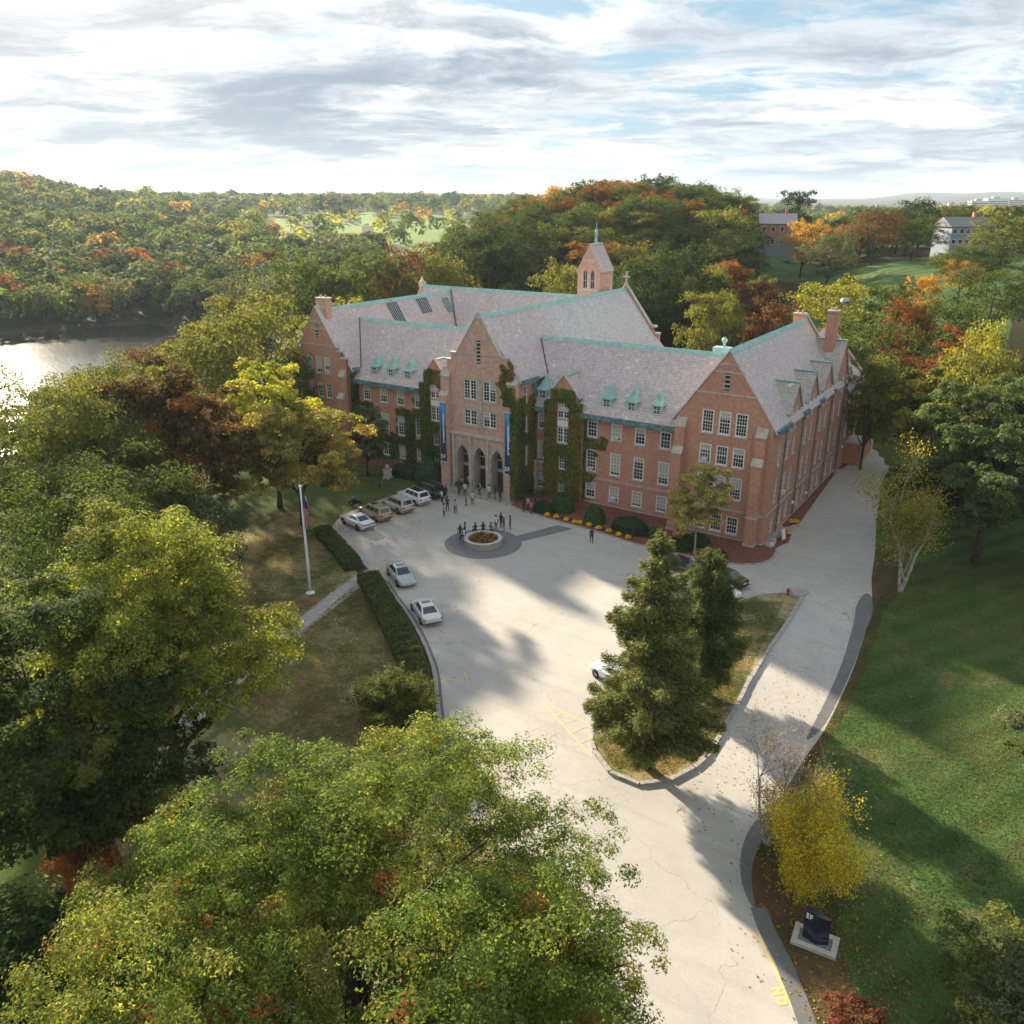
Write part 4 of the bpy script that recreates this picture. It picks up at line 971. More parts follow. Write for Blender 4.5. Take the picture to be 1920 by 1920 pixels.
for xc, w_ in TW:
    for z0, z1 in ((11.85, 14.25), (8.65, 10.55)):
        for s in (-1, 1): window(xc + s * w_/4, yt, z0, w_/2, z1 - z0, '-y', 2, 6 if z1 > 12 else 4, 0.09, sill=False, blind=RN.choice([0, 0, .4]))
        for bx in ((xc - w_/2 - 0.22, xc - w_/2 - 0.02), (xc + w_/2 + 0.02, xc + w_/2 + 0.22)): plain_box('window_surround', stone, bx[0], bx[1], yt - 0.05, yt + 0.02, z0 - 0.1, z1 + 0.1)
        plain_box('window_surround', stone, xc - w_/2 - 0.22, xc + w_/2 + 0.22, yt - 0.055, yt + 0.02, z1 + 0.1, z1 + 0.3); plain_box('sill', stone, xc - w_/2 - 0.25, xc + w_/2 + 0.25, yt - 0.12, yt + 0.02, z0 - 0.25, z0 - 0.1)
# carved panel and niche between the windows
plain_box('carved_panel', stone, XT - 0.32, XT + 0.52, yt - 0.09, yt + 0.02, 8.0, 14.1)
mb = PB(); mb.prism([(XT - 0.2, yt - 0.16, 12.0), (XT + 0.4, yt - 0.16, 12.0), (XT + 0.4, yt - 0.16, 13.5), (XT + 0.1, yt - 0.16, 14.6), (XT - 0.2, yt - 0.16, 13.5)], (0, 0.08, 0)); mb.part('carved_shield', stone)
for x in (XT - 0.16, XT + 0.28): plain_box('carved_shaft', stone_light, x, x + 0.09, yt - 0.16, yt - 0.09, 8.1, 11.9)
mb = PB(); mb.lathe([(0.02, 0), (0.26, 0.1), (0.2, 0.9), (0.28, 1.3), (0.12, 1.6), (0.14, 1.85), (0.02, 2.0)], 8, (XT + 0.1, yt - 0.2, 8.35)); mb.part('niche_statue', stone)
# arched porch in stone with brick panels
ap = [arch(x, aw, 0.3, 4.3, 6.05) for x in ax]
wall('porch_wall', [(XT - 4.15, 0.0), (XT + 4.15, 0.0), (XT + 4.15, 7.3), (XT - 4.15, 7.3)], ap, '-y', yt - 0.25, stone, depth=1.5)
plain_box('cornice', stone_light, XT - 4.3, XT + 4.3, yt - 0.5, yt + 0.1, 7.3, 7.55)
for k, x in enumerate((ax[0] - 0.55, ax[1] - 0.6, ax[2] - 0.6, )):
    plain_box('brick_panel', brick_pale, ax[k] - 1.05, ax[k] + 1.05, yt - 0.29, yt - 0.24, 6.42, 6.95)
    for s in (-1, 1):
        mb = PB(); mb.prism([(ax[k] + s * 1.1, yt - 0.285, 5.2), (ax[k] + s * 1.1, yt - 0.285, 6.15), (ax[k] + s * 0.55, yt - 0.285, 6.15)], (0, 0.05, 0)); mb.part('brick_panel', brick_pale)
for x in (ax[0] - 1.3, (ax[0] + ax[1]) / 2, (ax[1] + ax[2]) / 2, ax[2] + 1.3):
    plain_box('pier', stone, x - 0.2, x + 0.2, yt - 0.45, yt - 0.24, 0, 7.28); plain_box('pier_base', stone, x - 0.28, x + 0.28, yt - 0.55, yt - 0.24, 0, 0.7)
yi = yt + 1.25
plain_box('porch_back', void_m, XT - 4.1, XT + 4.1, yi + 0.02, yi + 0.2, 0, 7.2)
for k, x in enumerate(ax):   # doors and glazing behind the arches
    mb = PB(); mb.box(x - 0.85, x + 0.85, yi - 0.12, yi, 0.15, 2.9); dr = mb.part('door', wood_dark)
    mb = PB(); mb.box(x + 0.05, x + 0.17, yi - 0.2, yi - 0.12, 1.25, 1.4); mb.part('door_handle', steel).parent = dr
    plain_box('transom', stone, x - 0.9, x + 0.9, yi - 0.2, yi, 2.9, 3.25)
    for s in (-1, 1):
        plain_box('tall_pane', glass_dark, x + s * 0.42 - 0.3, x + s * 0.42 + 0.3, yi - 0.1, yi - 0.02, 3.3, 5.6)
    plain_box('mullion', stone, x - 0.07, x + 0.07, yi - 0.22, yi, 3.25, 6.0); plain_box('transom', stone, x - 0.9, x + 0.9, yi - 0.19, yi - 0.01, 4.35, 4.5)
# flanking piers with sloping caps
for s in (-1, 1):
    xp = XT + s * 4.9
    buttress(xp, yt + 0.3, 1.25, [(11.9, 1.1), (14.3, 0.7)], 'tower_pier', brick_pale)
plain_box('tower_side_wall', brick_pale, XT - 5.35, XT - 5.15, yt + 0.3, 36.5, 0, 14.6)
hl = [(-0.9, -0.1, z0, z1) for z0, z1 in ((11.9, 13.9), (8.3, 10.3), (4.2, 6.6))]
wall('tower_side_wall', [(yt + 0.3, 0), (1.9, 0), (1.9, 14.6), (yt + 0.3, 14.6)], hl, '+x', XT + 5.35, brick)
for h in hl: window(XT + 5.35, -0.5, h[2], 0.8, h[3] - h[2], '+x', 2, 4, 0.09, blind=0)
plain_box('tower_side_wall', brick, XT + 5.15, XT + 5.35, 12.5, 36.5, 0, 14.6)
downpipe(XT + 5.6, 1.3, 13.4)
plain_box('link_wall', stone, XT + 5.36, XT + 5.9, 1.0, 1.88, 0, 4.4)
# porch step
plain_box('porch_floor', concrete, XT - 5.4, XT + 5.4, yt - 1.5, yt + 1.3, 0.0, 0.17)
plain_box('porch_step', granite, XT - 5.3, XT + 5.3, yt - 1.85, yt - 1.5, 0.0, 0.12)

# ---- chapel end and bell turret
mb = PB(); mb.prism([(XT - 5.5, 36.4, 0), (XT + 5.5, 36.4, 0), (XT + 5.5, 36.4, 15.2), (XT, 36.4, 22.4), (XT - 5.5, 36.4, 15.2)], (0, 0.5, 0)); mb.part('chapel_end_wall', brick)
for s in (-1, 1): strip3('coping', stone_light, (XT + s * 4.6, 36.65, 16.5), (XT, 36.65, 22.5), (0, 0.35, 0), 0.12)
plain_box('kneeler', stone_light, XT + 4.5, XT + 5.4, 36.2, 37.1, 16.3, 16.6); plain_box('kneeler', stone_light, XT + 5.2, XT + 6.0, 36.2, 37.1, 15.3, 15.55); plain_box('buttress', brick, XT + 5.1, XT + 5.95, 36.3, 37.0, 0, 15.3)
mb = PB(); mb.box(XT - 0.12, XT + 0.12, 36.5, 36.8, 22.4, 24.3); mb.box(XT - 0.5, XT + 0.5, 36.52, 36.78, 23.4, 23.65); mb.lathe([(0.4, 0), (0.12, 0.6)], 8, (XT, 36.65, 22.3)); mb.part('stone_cross', stone)
mb = PB(); a = [(XT + 5.5, 24.5, 15.1), (XT + 8.0, 24.5, 12.4), (XT + 8.0, 36.4, 12.4), (XT + 5.5, 36.4, 15.1)]; mb.solid(a + [(x, y, z - 0.2) for x, y, z in a], [(0,1,2,3),(7,6,5,4),(0,4,5,1),(1,5,6,2),(2,6,7,3),(3,7,4,0)]); mb.part('aisle_roof', slate_new)
plain_box('aisle_wall', brick, XT + 5.4, XT + 7.7, 24.6, 36.3, 0, 12.3)
BT = Vector((-38.4, 31.5, 0)); bx0, bx1, by0, by1 = BT.x - 1.9, BT.x + 1.9, BT.y - 1.9, BT.y + 1.9
ho = [arch(BT.x + s * 0.62, 0.62, 22.3, 24.2, 24.9, 4) for s in (-1, 1)]
wall('bell_turret_wall', [(bx0, 14), (bx1, 14), (bx1, 24.9), (BT.x, 28.3), (bx0, 24.9)], ho, '-y', by0, brick_pale, 0.3)
for s in (-1, 1):
    plain_box('louvred_opening', void_m, BT.x + s * 0.62 - 0.35, BT.x + s * 0.62 + 0.35, by0 + 0.25, by0 + 0.35, 22.2, 25); plain_box('mullion', stone, BT.x + s * 0.62 - 0.03, BT.x + s * 0.62 + 0.03, by0 + 0.1, by0 + 0.25, 22.3, 24.8); plain_box('transom', stone, BT.x + s * 0.62 - 0.31, BT.x + s * 0.62 + 0.31, by0 + 0.1, by0 + 0.24, 23.3, 23.4)
    plain_box('stone_surround', stone_light, BT.x + s * 1.08 - 0.12, BT.x + s * 1.08 + 0.12, by0 - 0.05, by0 + 0.02, 22.2, 24.9)
plain_box('stone_surround', stone_light, BT.x - 0.2, BT.x + 0.2, by0 - 0.055, by0 + 0.02, 22.2, 24.4); plain_box('sill', stone_light, BT.x - 1.6, BT.x + 1.6, by0 - 0.12, by0 + 0.02, 21.85, 22.2); plain_box('string_course', stone_light, BT.x - 0.95, BT.x + 0.95, by0 - 0.05, by0 + 0.02, 26.1, 26.35)
plain_box('bell_turret_wall', brick_pale, bx1 - 0.2, bx1, by0 + 0.01, by1, 14, 24.9); plain_box('bell_turret_wall', brick_pale, bx0, bx0 + 0.2, by0 + 0.01, by1, 14, 24.9)
mb = PB(); mb.prism([(bx0, by1, 14), (bx1, by1, 14), (bx1, by1, 24.9), (BT.x, by1, 28.3), (bx0, by1, 24.9)], (0, 0.2, 0)); mb.part('bell_turret_wall', brick_pale)
for s in (-1, 1):
    mb = PB(); mb.prism([(BT.x, by0 - 0.05, 28.45), (BT.x + s * 2.1, by0 - 0.05, 24.65), (BT.x + s * 2.1, by0 - 0.05, 24.5), (BT.x, by0 - 0.05, 28.2)], (0, 4.1, 0)); mb.part('bell_turret_roof', slate)
mb = PB(); mb.box(BT.x - 0.16, BT.x + 0.16, by0, by1 + 0.2, 28.38, 28.55); mb.tube([(BT.x, BT.y, 28.3), (BT.x, BT.y, 29.6), (BT.x, BT.y, 30.2), (BT.x, BT.y, 30.45), (BT.x, BT.y, 31.7)], [0.32, 0.16, 0.3, 0.1, 0.03], 8); mb.part('turret_finial', copper)

# ---- left wing
x0l, x1l = XL - 5.2, XL + 5.2
lx = [-66.85, -65.15, -63.5]
hl = [(xc - 0.55, xc + 0.55, z0, z1) for xc in lx for z0, z1 in ((11.6, 14.0), (8.2, 10.3), (4.3, 6.8), (0.7, 2.6))]
wall('gable_wall', [(x0l, 0), (x1l, 0), (x1l, 14.0), (XL + 4.3, 14.0), (XL + 4.3, 14.9), (XL + 3.5, 14.9), (XL + 3.5, 15.4), (XL, 20.7), (XL - 3.5, 15.4), (XL - 3.5, 14.9), (XL - 4.3, 14.9), (XL - 4.3, 14.0), (x0l, 14.0)], hl, '-y', 0.0, brick)
for h in hl: window((h[0] + h[1]) / 2, 0.0, h[2], 1.1, h[3] - h[2], '-y', 3, 4, 0.1, ac=(h[2] == 11.6 and h[0] > -64.3))
mb = PB(); mb.prism([(x0l, 0.3, 0), (x1l, 0.3, 0), (x1l, 0.3, 13.98), (XL + 3.5, 0.3, 15.38), (XL, 0.3, 20.68), (XL - 3.5, 0.3, 15.38), (x0l, 0.3, 13.98)], (0, 0.1, 0)); mb.part('parapet_back', brick)
for s in (-1, 1):
    strip3('coping', stone_light, (XL + s * 3.5, 0.15, 15.45), (XL, 0.15, 20.85), (0, 0.28, 0), 0.09)
    plain_box('kneeler', stone_light, XL + s * 4.0 - 0.45, XL + s * 4.0 + 0.45, -0.12, 0.5, 14.9, 15.15); plain_box('kneeler', stone_light, XL + s * 4.75 - 0.5, XL + s * 4.75 + 0.5, -0.12, 0.6, 14.0, 14.25)
    buttress(XL + s * 4.5, 0.0, 1.0, [(8.6, 1.1), (11.6, 0.6)])
for z, hw in ((15.5, 3.3), (17.75, 1.9), (18.7, 1.25)): plain_box('string_course', stone, XL - hw, XL + hw, -0.06, 0.05, z, z + 0.18)
plain_box('left_side_wall', brick, x0l, x0l + 0.2, 0.41, 36, 0, 12.6); plain_box('right_return_wall', brick, x1l - 0.2, x1l, 0.41, 2.2, 0, 12.6)
plain_box('rear_wall', brick, -71, -36, 36.6, 36.8, 0, 12.6); plain_box('court_wall', brick, -59.6, -41, 25.4, 25.6, 0, 12.6)
mb = PB(); mb.prism([(-71.4, 25.0, 12.9), (-71.4, 37.0, 12.9), (-71.4, 31.0, 21.3)], (0.5, 0, 0)); mb.part('rear_gable', brick_pale)
mb = PB(); mb.box(-71.6, -70.8, 30.5, 31.5, 20.6, 21.5); mb.lathe([(0.5, 0), (0.02, 0.9)], 4, (-71.2, 31, 21.5)); mb.part('stone_finial', stone_light)
# skylights on the left wing slope
def slope_quad(name, m, pts, up, xs=XL, zs=ZL, sl=SL, ribs=0, m2=None):
    n = Vector((sl, 0, 1)).normalized() * up; p = [Vector((x, y, zs - sl * (x - xs))) for x, y in pts]
    mb = PB(); mb.solid([q + n for q in p] + [q - n for q in p], [(0,1,2,3),(7,6,5,4),(0,4,5,1),(1,5,6,2),(2,6,7,3),(3,7,4,0)]); o = mb.part(name, m)
    for k in range(ribs + 1):
        f = k / ribs if ribs else 0; a = p[0].lerp(p[1], f) + n * 1.25; b = p[3].lerp(p[2], f) + n * 1.25
        mb = PB(); mb.tube([a, b], 0.06, 4); mb.part('glazing_bar', m2).parent = o
slope_quad('skylight', glass_dark, [(-64.6, 14.2), (-64.6, 16.3), (-62.0, 16.0), (-62.0, 14.0)], 0.16, ribs=5, m2=steel)
slope_quad('skylight', glass_dark, [(-64.6, 21.2), (-64.6, 23.5), (-63.1, 23.2), (-63.1, 21.0)], 0.16, ribs=5, m2=steel)
slope_quad('roof_hatch', copper_dark, [(-64.3, 27.3), (-64.3, 28.6), (-62.8, 28.4), (-62.8, 27.1)], 0.18, ribs=2, m2=copper)
# globe lamps along the side wall
for y, z in ((9.6, 2.1), (15.6, 1.5), (24.6, 1.4), (33, 3.0)):
    mb = PB(); mb.lathe([(0.02, -0.2), (0.17, -0.1), (0.2, 0.05), (0.13, 0.18), (0.02, 0.22)], 10, (x1 + 0.35, y, z)); mb.tube([(x1, y, z - 0.15), (x1 + 0.35, y, z - 0.2)], 0.035, 5); mb.part('wall_lamp', pvc_white)
mb = PB(); mb.box(-22.0, -21.75, YF - 0.55, YF, 6.2, 6.35); mb.lathe([(0.02, -0.1), (0.2, 0), (0.16, 0.3), (0.02, 0.36)], 8, (-21.6, YF - 0.5, 6.2)); mb.part('floodlight', iron)
# ------------------------------------------------------------------ trees
def leaf_mesh(name, pos, nrm, size, col, m, rng, aspect=0.62, long_dir=None):
    """small pointed leaf faces from numpy arrays"""
    n = len(pos); nrm = nrm / np.maximum(np.linalg.norm(nrm, axis=1, keepdims=True), 1e-6)
    t = long_dir if long_dir is not None else rng.normal(size=(n, 3))
    a = t - nrm * np.sum(t * nrm, axis=1, keepdims=True); a /= np.maximum(np.linalg.norm(a, axis=1, keepdims=True), 1e-6)
    b = np.cross(nrm, a); s = size[:, None]
    V = np.empty((n, 3, 3)); V[:, 0] = pos + a*s*1.1; V[:, 1] = pos - a*s*0.75 + b*s*aspect*1.05; V[:, 2] = pos - a*s*0.75 - b*s*aspect*1.05
    me = bpy.data.meshes.new(name); me.vertices.add(3*n); me.vertices.foreach_set('co', V.reshape(-1).astype(np.float32))
    me.loops.add(3*n); me.loops.foreach_set('vertex_index', np.arange(3*n, dtype=np.int32))
    me.polygons.add(n); me.polygons.foreach_set('loop_start', np.arange(0, 3*n, 3, dtype=np.int32))
    me.materials.append(m); me.update(calc_edges=True)
    at = me.attributes.new('tint', 'FLOAT_COLOR', 'POINT'); c = np.ones((n, 3, 4)); c[:, :, :3] = col[:, None, :]
    at.data.foreach_set('color', c.reshape(-1).astype(np.float32))
    return me
def dirs(rng, n):
    v = rng.normal(size=(n, 3)); return v / np.linalg.norm(v, axis=1, keepdims=True)

def crown(rng, R, H, z0, n_clump, n_leaf, leaf, palette, weights, top=0.5, spread=0.30, jitter=0.22, hollow=0.5, lobes=5, flat=1.0, accents=None, tuft=8, tsize=1.0, lobe=1.0):
    """leaf clouds spread through an uneven dome: returns clump centres and leaf arrays. z0..H is the crown's height range"""
    rz = (H - z0) / 2; cz = z0 + rz * (1.1 - 0.2 * top)
    d = dirs(rng, n_clump * 3); d = d[d[:, 2] > -0.72][:n_clump]; k = len(d)
    ph = rng.uniform(0, 6.28, (lobes, 2)); ang = np.arctan2(d[:, 1], d[:, 0])
    lob = 1 + lobe * (0.16 * np.sin(ang * 3 + ph[0, 0]) + 0.10 * np.sin(ang * 5 + ph[1, 0] + d[:, 2] * 3) + rng.uniform(-0.12, 0.12, k))
    r = (hollow + (1 - hollow) * rng.uniform(0, 1, k) ** 0.6) * lob
    prof = np.where(d[:, 2] > 0, 1.0, 1.0 + 0.12 * d[:, 2])
    cen = np.stack([d[:, 0] * r * R * 0.86 * prof, d[:, 1] * r * R * 0.86 * prof, cz + d[:, 2] * r * rz * 0.88 * flat], 1)
    rc = R * spread * rng.uniform(0.7, 1.25, k) * (55 / max(k, 20)) ** 0.30
    per = np.maximum((n_leaf * rc**2 / np.sum(rc**2)).astype(int), 3)
    idx = np.repeat(np.arange(k), per); n = len(idx)
    # each clump is a spray of small tufts; leaves sit on the tufts, so crowns break into lit and dark knots
    td = dirs(rng, k * tuft).reshape(k, tuft, 3); td[:, :, 2] = np.where(td[:, :, 2] < -0.25, -td[:, :, 2], td[:, :, 2])
    tr_ = rng.uniform(0.45, 1.05, (k, tuft)); tsz = tsize * rng.uniform(0.34, 0.60, (k, tuft)) * (8 / tuft) ** 0.25
    ti = rng.integers(0, tuft, n); tdir = td[idx, ti]; tc_ = cen[idx] + tdir * (rc[idx] * tr_[idx, ti])[:, None] * np.array([1, 1, 0.72])
    e = dirs(rng, n); e[:, 2] = np.where(e[:, 2] < -0.45, -e[:, 2], e[:, 2]); u = rng.uniform(0, 1, n) ** 0.38
    pos = tc_ + e * (rc[idx] * tsz[idx, ti] * u)[:, None] * np.array([1.1, 1.1, 0.75])
    out = pos - np.array([0, 0, cz]); out /= np.maximum(np.linalg.norm(out, axis=1, keepdims=True), 1e-6)
    nrm = e * 0.75 + out * 0.25 + np.array([0, 0, 0.30]) + rng.normal(size=(n, 3)) * 0.34
    tshade = rng.uniform(0.80, 1.22, (k, tuft))[idx, ti][:, None]
    pal = np.array(palette); w_ = np.array(weights, float); w_ /= w_.sum()
    ci = rng.choice(len(pal), k, p=w_); base = pal[ci]
    mixc = pal[rng.choice(len(pal), n, p=w_)]
    col = (base[idx] * 0.72 + mixc * 0.28) * tshade
    col = col * (1 + rng.normal(size=(n, 1)) * jitter).clip(0.35, 1.9) * (1 + rng.normal(size=(n, 3)) * 0.07)
    if accents:
        ac, frac, rr = accents
        m = rng.choice(n, max(1, int(frac * k))); c0 = pos[m]; aa = np.array(ac)
        for q in c0:
            dist = np.linalg.norm(pos - q, axis=1); hit = (dist < rr * rng.uniform(0.5, 1.5)) & (rng.uniform(0, 1, n) < 0.42); col[hit] = aa[rng.integers(0, len(aa))] * rng.uniform(0.6, 1.3, (hit.sum(), 1))
    size = leaf * rng.uniform(0.6, 1.35, n)
    return cen, rc, pos, nrm, size, np.clip(col, 0.004, 0.9)

def limb(mb, a, b, r0, r1, rs, sag=0.12, seg=6, n=4):
    a, b = Vector(a), Vector(b); L = (b - a).length; pts = []; rr = []
    off = Vector((rs.uniform(-1, 1), rs.uniform(-1, 1), rs.uniform(0.2, 1))) * L * sag
    for i in range(n + 1):
        t = i / n; pts.append(a.lerp(b, t) + off * math.sin(t * math.pi)); rr.append(r0 + (r1 - r0) * t)
    mb.tube(pts, rr, seg, cap=True)
    return pts
def trunk_mesh(cen, H, z0, r, rs, n_limb=14, lean=0.3, m=None, seg=8):
    mb = MB(); top = Vector((rs.uniform(-lean, lean), rs.uniform(-lean, lean), z0 + (H - z0) * 0.62)); pts = []
    for i in range(7):
        t = i / 6; pts.append(Vector((top.x * t + rs.uniform(-1, 1) * r * 0.35 * (t > 0), top.y * t + rs.uniform(-1, 1) * r * 0.35 * (t > 0), top.z * t - (0.3 if i == 0 else 0))))
    rad_ = [r * (1.45 if i == 0 else 1.0 - 0.72 * (i / 6)) for i in range(7)]
    mb.tube(pts, rad_, seg)
    idx = list(range(len(cen))); rs.shuffle(idx)
    for i in idx[:n_limb]:
        c = Vector(cen[i]); f = min(max((c.z * 0.62 - 0.3) / max(top.z, 1), 0.3), 0.95); k = f * 6; a = pts[int(k)].lerp(pts[min(int(k) + 1, 6)], k - int(k))
        p = limb(mb, a, c, r * (0.5 - 0.3 * f), r * 0.06, rs, 0.10, 6)
        for q in (2, 3):
            e = p[q] + Vector((rs.uniform(-1, 1), rs.uniform(-1, 1), rs.uniform(0.1, 1))) * (c - a).length * 0.32
            limb(mb, p[q], e, r * 0.11, r * 0.03, rs, 0.1, 4, 3)
    return mb.mesh('trunk', m or bark, smooth=True, fix=False)

def tree(name, label, cat, x, y, H, R, z0, palette, weights, n_clump, n_leaf, leaf, seed, tr=0.3, group=None, m=None, zg=None, **kw):
    rng = np.random.default_rng(seed); rs = random.Random(seed)
    o = empty(name, (x, y, ground(x, y) if zg is None else zg), 0, label, cat, group)
    cen, rc, pos, nrm, size, col = crown(rng, R, H, z0, n_clump, n_leaf, leaf, palette, weights, **kw)
    mesh_obj('trunk', trunk_mesh(cen, H, z0, tr, rs, min(26, n_clump // 2), m=m), o)
    mesh_obj('crown', leaf_mesh('crown', pos, nrm, size, col, leaf_m, rng), o)
    return o

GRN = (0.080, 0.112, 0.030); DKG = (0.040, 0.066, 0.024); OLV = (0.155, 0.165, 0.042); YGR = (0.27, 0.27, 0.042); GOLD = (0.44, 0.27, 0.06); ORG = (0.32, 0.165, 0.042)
RUS = (0.225, 0.085, 0.028); RED = (0.30, 0.065, 0.035); GRY = (0.115, 0.132, 0.075); PUR = (0.085, 0.022, 0.025); LIM = (0.32, 0.32, 0.04); YEL = (0.46, 0.36, 0.035)
BRN = (0.13, 0.07, 0.03)

# foreground oak
ox, oy = pix_dir(655, 1722, 21.2).xy
tree('oak_tree', 'huge oak in the foreground, green turning yellow with a few scarlet sprigs', 'tree', ox, oy, 17.2, 11.2, 2.2, [(0.085, 0.135, 0.03), (0.14, 0.18, 0.042), (0.21, 0.22, 0.05), (0.10, 0.155, 0.04)], [3, 4, 2.4, 2], 260, 540000, 0.055, 21, 0.55, spread=0.275, hollow=0.34, tuft=14, tsize=0.62, lobe=0.45, jitter=0.26, accents=([RED, ORG, (0.42, 0.11, 0.03)], 0.42, 0.42))
# maple with visible trunk
p = gp(350, 1525)
tree('maple_tree', 'tall yellow-green maple with a dark leaning trunk beside the big oak', 'tree', p.x, p.y, 19.0, 8.0, 3.8, [(0.22, 0.25, 0.045), OLV, (0.16, 0.20, 0.045), GRN], [3, 3, 2, 1.4], 90, 130000, 0.085, 4, 0.42, spread=0.27, hollow=0.35, tuft=10, tsize=0.75, jitter=0.28)
p = pix_dir(95, 1400, 41)
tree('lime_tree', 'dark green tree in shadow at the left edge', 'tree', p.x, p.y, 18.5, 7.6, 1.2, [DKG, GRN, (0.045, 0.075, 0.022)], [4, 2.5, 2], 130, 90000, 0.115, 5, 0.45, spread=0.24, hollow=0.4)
p = pix_dir(-190, 1700, 28)
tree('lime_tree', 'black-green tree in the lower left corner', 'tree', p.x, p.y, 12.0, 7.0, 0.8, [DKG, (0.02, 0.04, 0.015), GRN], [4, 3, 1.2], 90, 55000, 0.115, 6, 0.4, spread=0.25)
p = gp(240, 1640, 3.0)
tree('smoke_bush', 'russet red bush between the dark trees and the big oak', 'bush', p.x, p.y, 6.0, 4.2, 0.4, [(0.34, 0.13, 0.06), (0.28, 0.09, 0.055), (0.36, 0.17, 0.09), BRN], [3, 3, 2, 2], 60, 15000, 0.085, 7, 0.12, spread=0.22, hollow=0.5)
# copper beech, golden tree and neighbours
p = gp(345, 1005)
tree('copper_beech', 'broad copper beech with rusty orange crown top left of the lawn', 'tree', p.x, p.y, 18.6, 9.8, 0.8, [(0.17, 0.085, 0.035), (0.10, 0.065, 0.028), (0.085, 0.07, 0.028), (0.055, 0.058, 0.022), (0.27, 0.13, 0.045)], [3, 3, 3, 3, 1.2], 150, 72000, 0.17, 8, 0.5, spread=0.20, hollow=0.5, flat=1.0, jitter=0.32)
p = gp(570, 985)
tree('maple_tree', 'golden orange maple standing behind the flagpole', 'tree', p.x, p.y, 14.9, 7.6, 1.2, [(0.40, 0.31, 0.085), (0.33, 0.28, 0.08), (0.22, 0.22, 0.07), (0.36, 0.24, 0.07), OLV], [3.4, 3, 2.8, 0.4, 2.4], 100, 46000, 0.155, 9, 0.32, spread=0.22, hollow=0.45)
p = pix_dir(505, 760, 97)
tree('locust_tree', 'bright lime-yellow tree in front of the left gable', 'tree', p.x, p.y, 17.6, 6.2, 2, [(0.42, 0.42, 0.05), (0.33, 0.34, 0.05), (0.25, 0.28, 0.05)], [3, 3, 2], 70, 30000, 0.165, 10, 0.28, spread=0.22)
p = gp(690, 893)
tree('crab_apple', 'small grey-green tree against the ivied left facade', 'tree', p.x, p.y, 9.8, 3.1, 1.0, [GRY, GRN, OLV], [3, 2, 1.5], 45, 11000, 0.17, 12, 0.18, spread=0.25)
# right side
p = gp(1832, 1055)
tree('oak_tree', 'big rounded green tree right of the side drive', 'tree', p.x, p.y, 19.6, 8.6, 1.2, [(0.07, 0.115, 0.042), (0.09, 0.132, 0.052), (0.12, 0.15, 0.08), OLV], [3, 3, 2, 0.7], 150, 80000, 0.165, 13, 0.5, spread=0.21, hollow=0.45)
p = gp(1950, 1010)
tree('oak_tree', 'dark green tree on the right frame edge behind the birch', 'tree', p.x, p.y, 17.5, 7.5, 0.8, [GRN, DKG, (0.085, 0.118, 0.04)], [3, 2, 2], 110, 32000, 0.22, 14, 0.45, spread=0.23)
p = gp(1752, 1000)
tree('maple_tree', 'dark low tree behind the birch on the lawn edge', 'tree', p.x, p.y, 11.5, 5.2, 0.6, [GRN, DKG, (0.07, 0.085, 0.03)], [3, 3, 1], 70, 18000, 0.2, 15, 0.3, spread=0.25)
p = gp(1705, 905)
tree('ash_tree', 'yellow-green tree at the bend of the side drive', 'tree', p.x, p.y, 15.5, 4.2, 3.0, [YGR, OLV, GRN, LIM], [3, 2, 3, 1], 60, 15000, 0.2, 16, 0.3, spread=0.25)
p = gp(1995, 1500)
tree('apple_tree', 'grey-green tree on the right frame edge of the lawn', 'tree', p.x, p.y, 7.5, 4.0, 0.6, [GRY, GRN, (0.15, 0.16, 0.09)], [4, 2, 2], 60, 24000, 0.09, 17, 0.25, spread=0.25)
p = gp(1965, 2010)
tree('apple_tree', 'grey-green foliage in the lower right corner', 'tree', p.x, p.y, 5.2, 4.4, 0.4, [GRY, GRN, OLV], [3, 3, 1], 60, 26000, 0.085, 18, 0.25, spread=0.22, hollow=0.5)
p = gp(1608, 1955)
tree('barberry_bush', 'dull red bush at the bottom edge beside the drive', 'bush', p.x, p.y, 1.3, 1.6, 0.05, [(0.15, 0.05, 0.035), (0.10, 0.045, 0.03), BRN], [3, 3, 1], 40, 6000, 0.07, 19, 0.06, spread=0.28, hollow=0.6)

# weeping golden birch, twiggy bare tree, pale birch: branch systems grown by recursion
def grow(mb, rs, a, d, L, r, depth, tips, bend=0.25, up=0.1, droop=0.0, split=(2, 3), shrink=0.68, ang=0.6):
    n = 3; pts = [a]; p = a; dd = d.normalized()
    for i in range(n):
        dd = (dd + Vector((rs.uniform(-1, 1), rs.uniform(-1, 1), rs.uniform(-1, 1))) * bend + Vector((0, 0, up - droop))).normalized(); p = p + dd * L / n; pts.append(p)
    mb.tube(pts, [r * (1 - 0.4 * i / n) for i in range(n + 1)], 5 if r > 0.03 else 3, cap=False)
    tips.append((p, dd, depth))
    if depth <= 0: return
    for k in range(rs.randint(*split)):
        ax_ = Vector((rs.uniform(-1, 1), rs.uniform(-1, 1), rs.uniform(-0.3, 0.6))).normalized(); nd = (dd + ax_ * ang * rs.uniform(0.7, 1.5)).normalized()
        src = pts[-1] if k == 0 else pts[rs.randint(1, n)]
        grow(mb, rs, src, nd, L * shrink * rs.uniform(0.8, 1.2), r * 0.58, depth - 1, tips, bend, up, droop, split, shrink, ang)
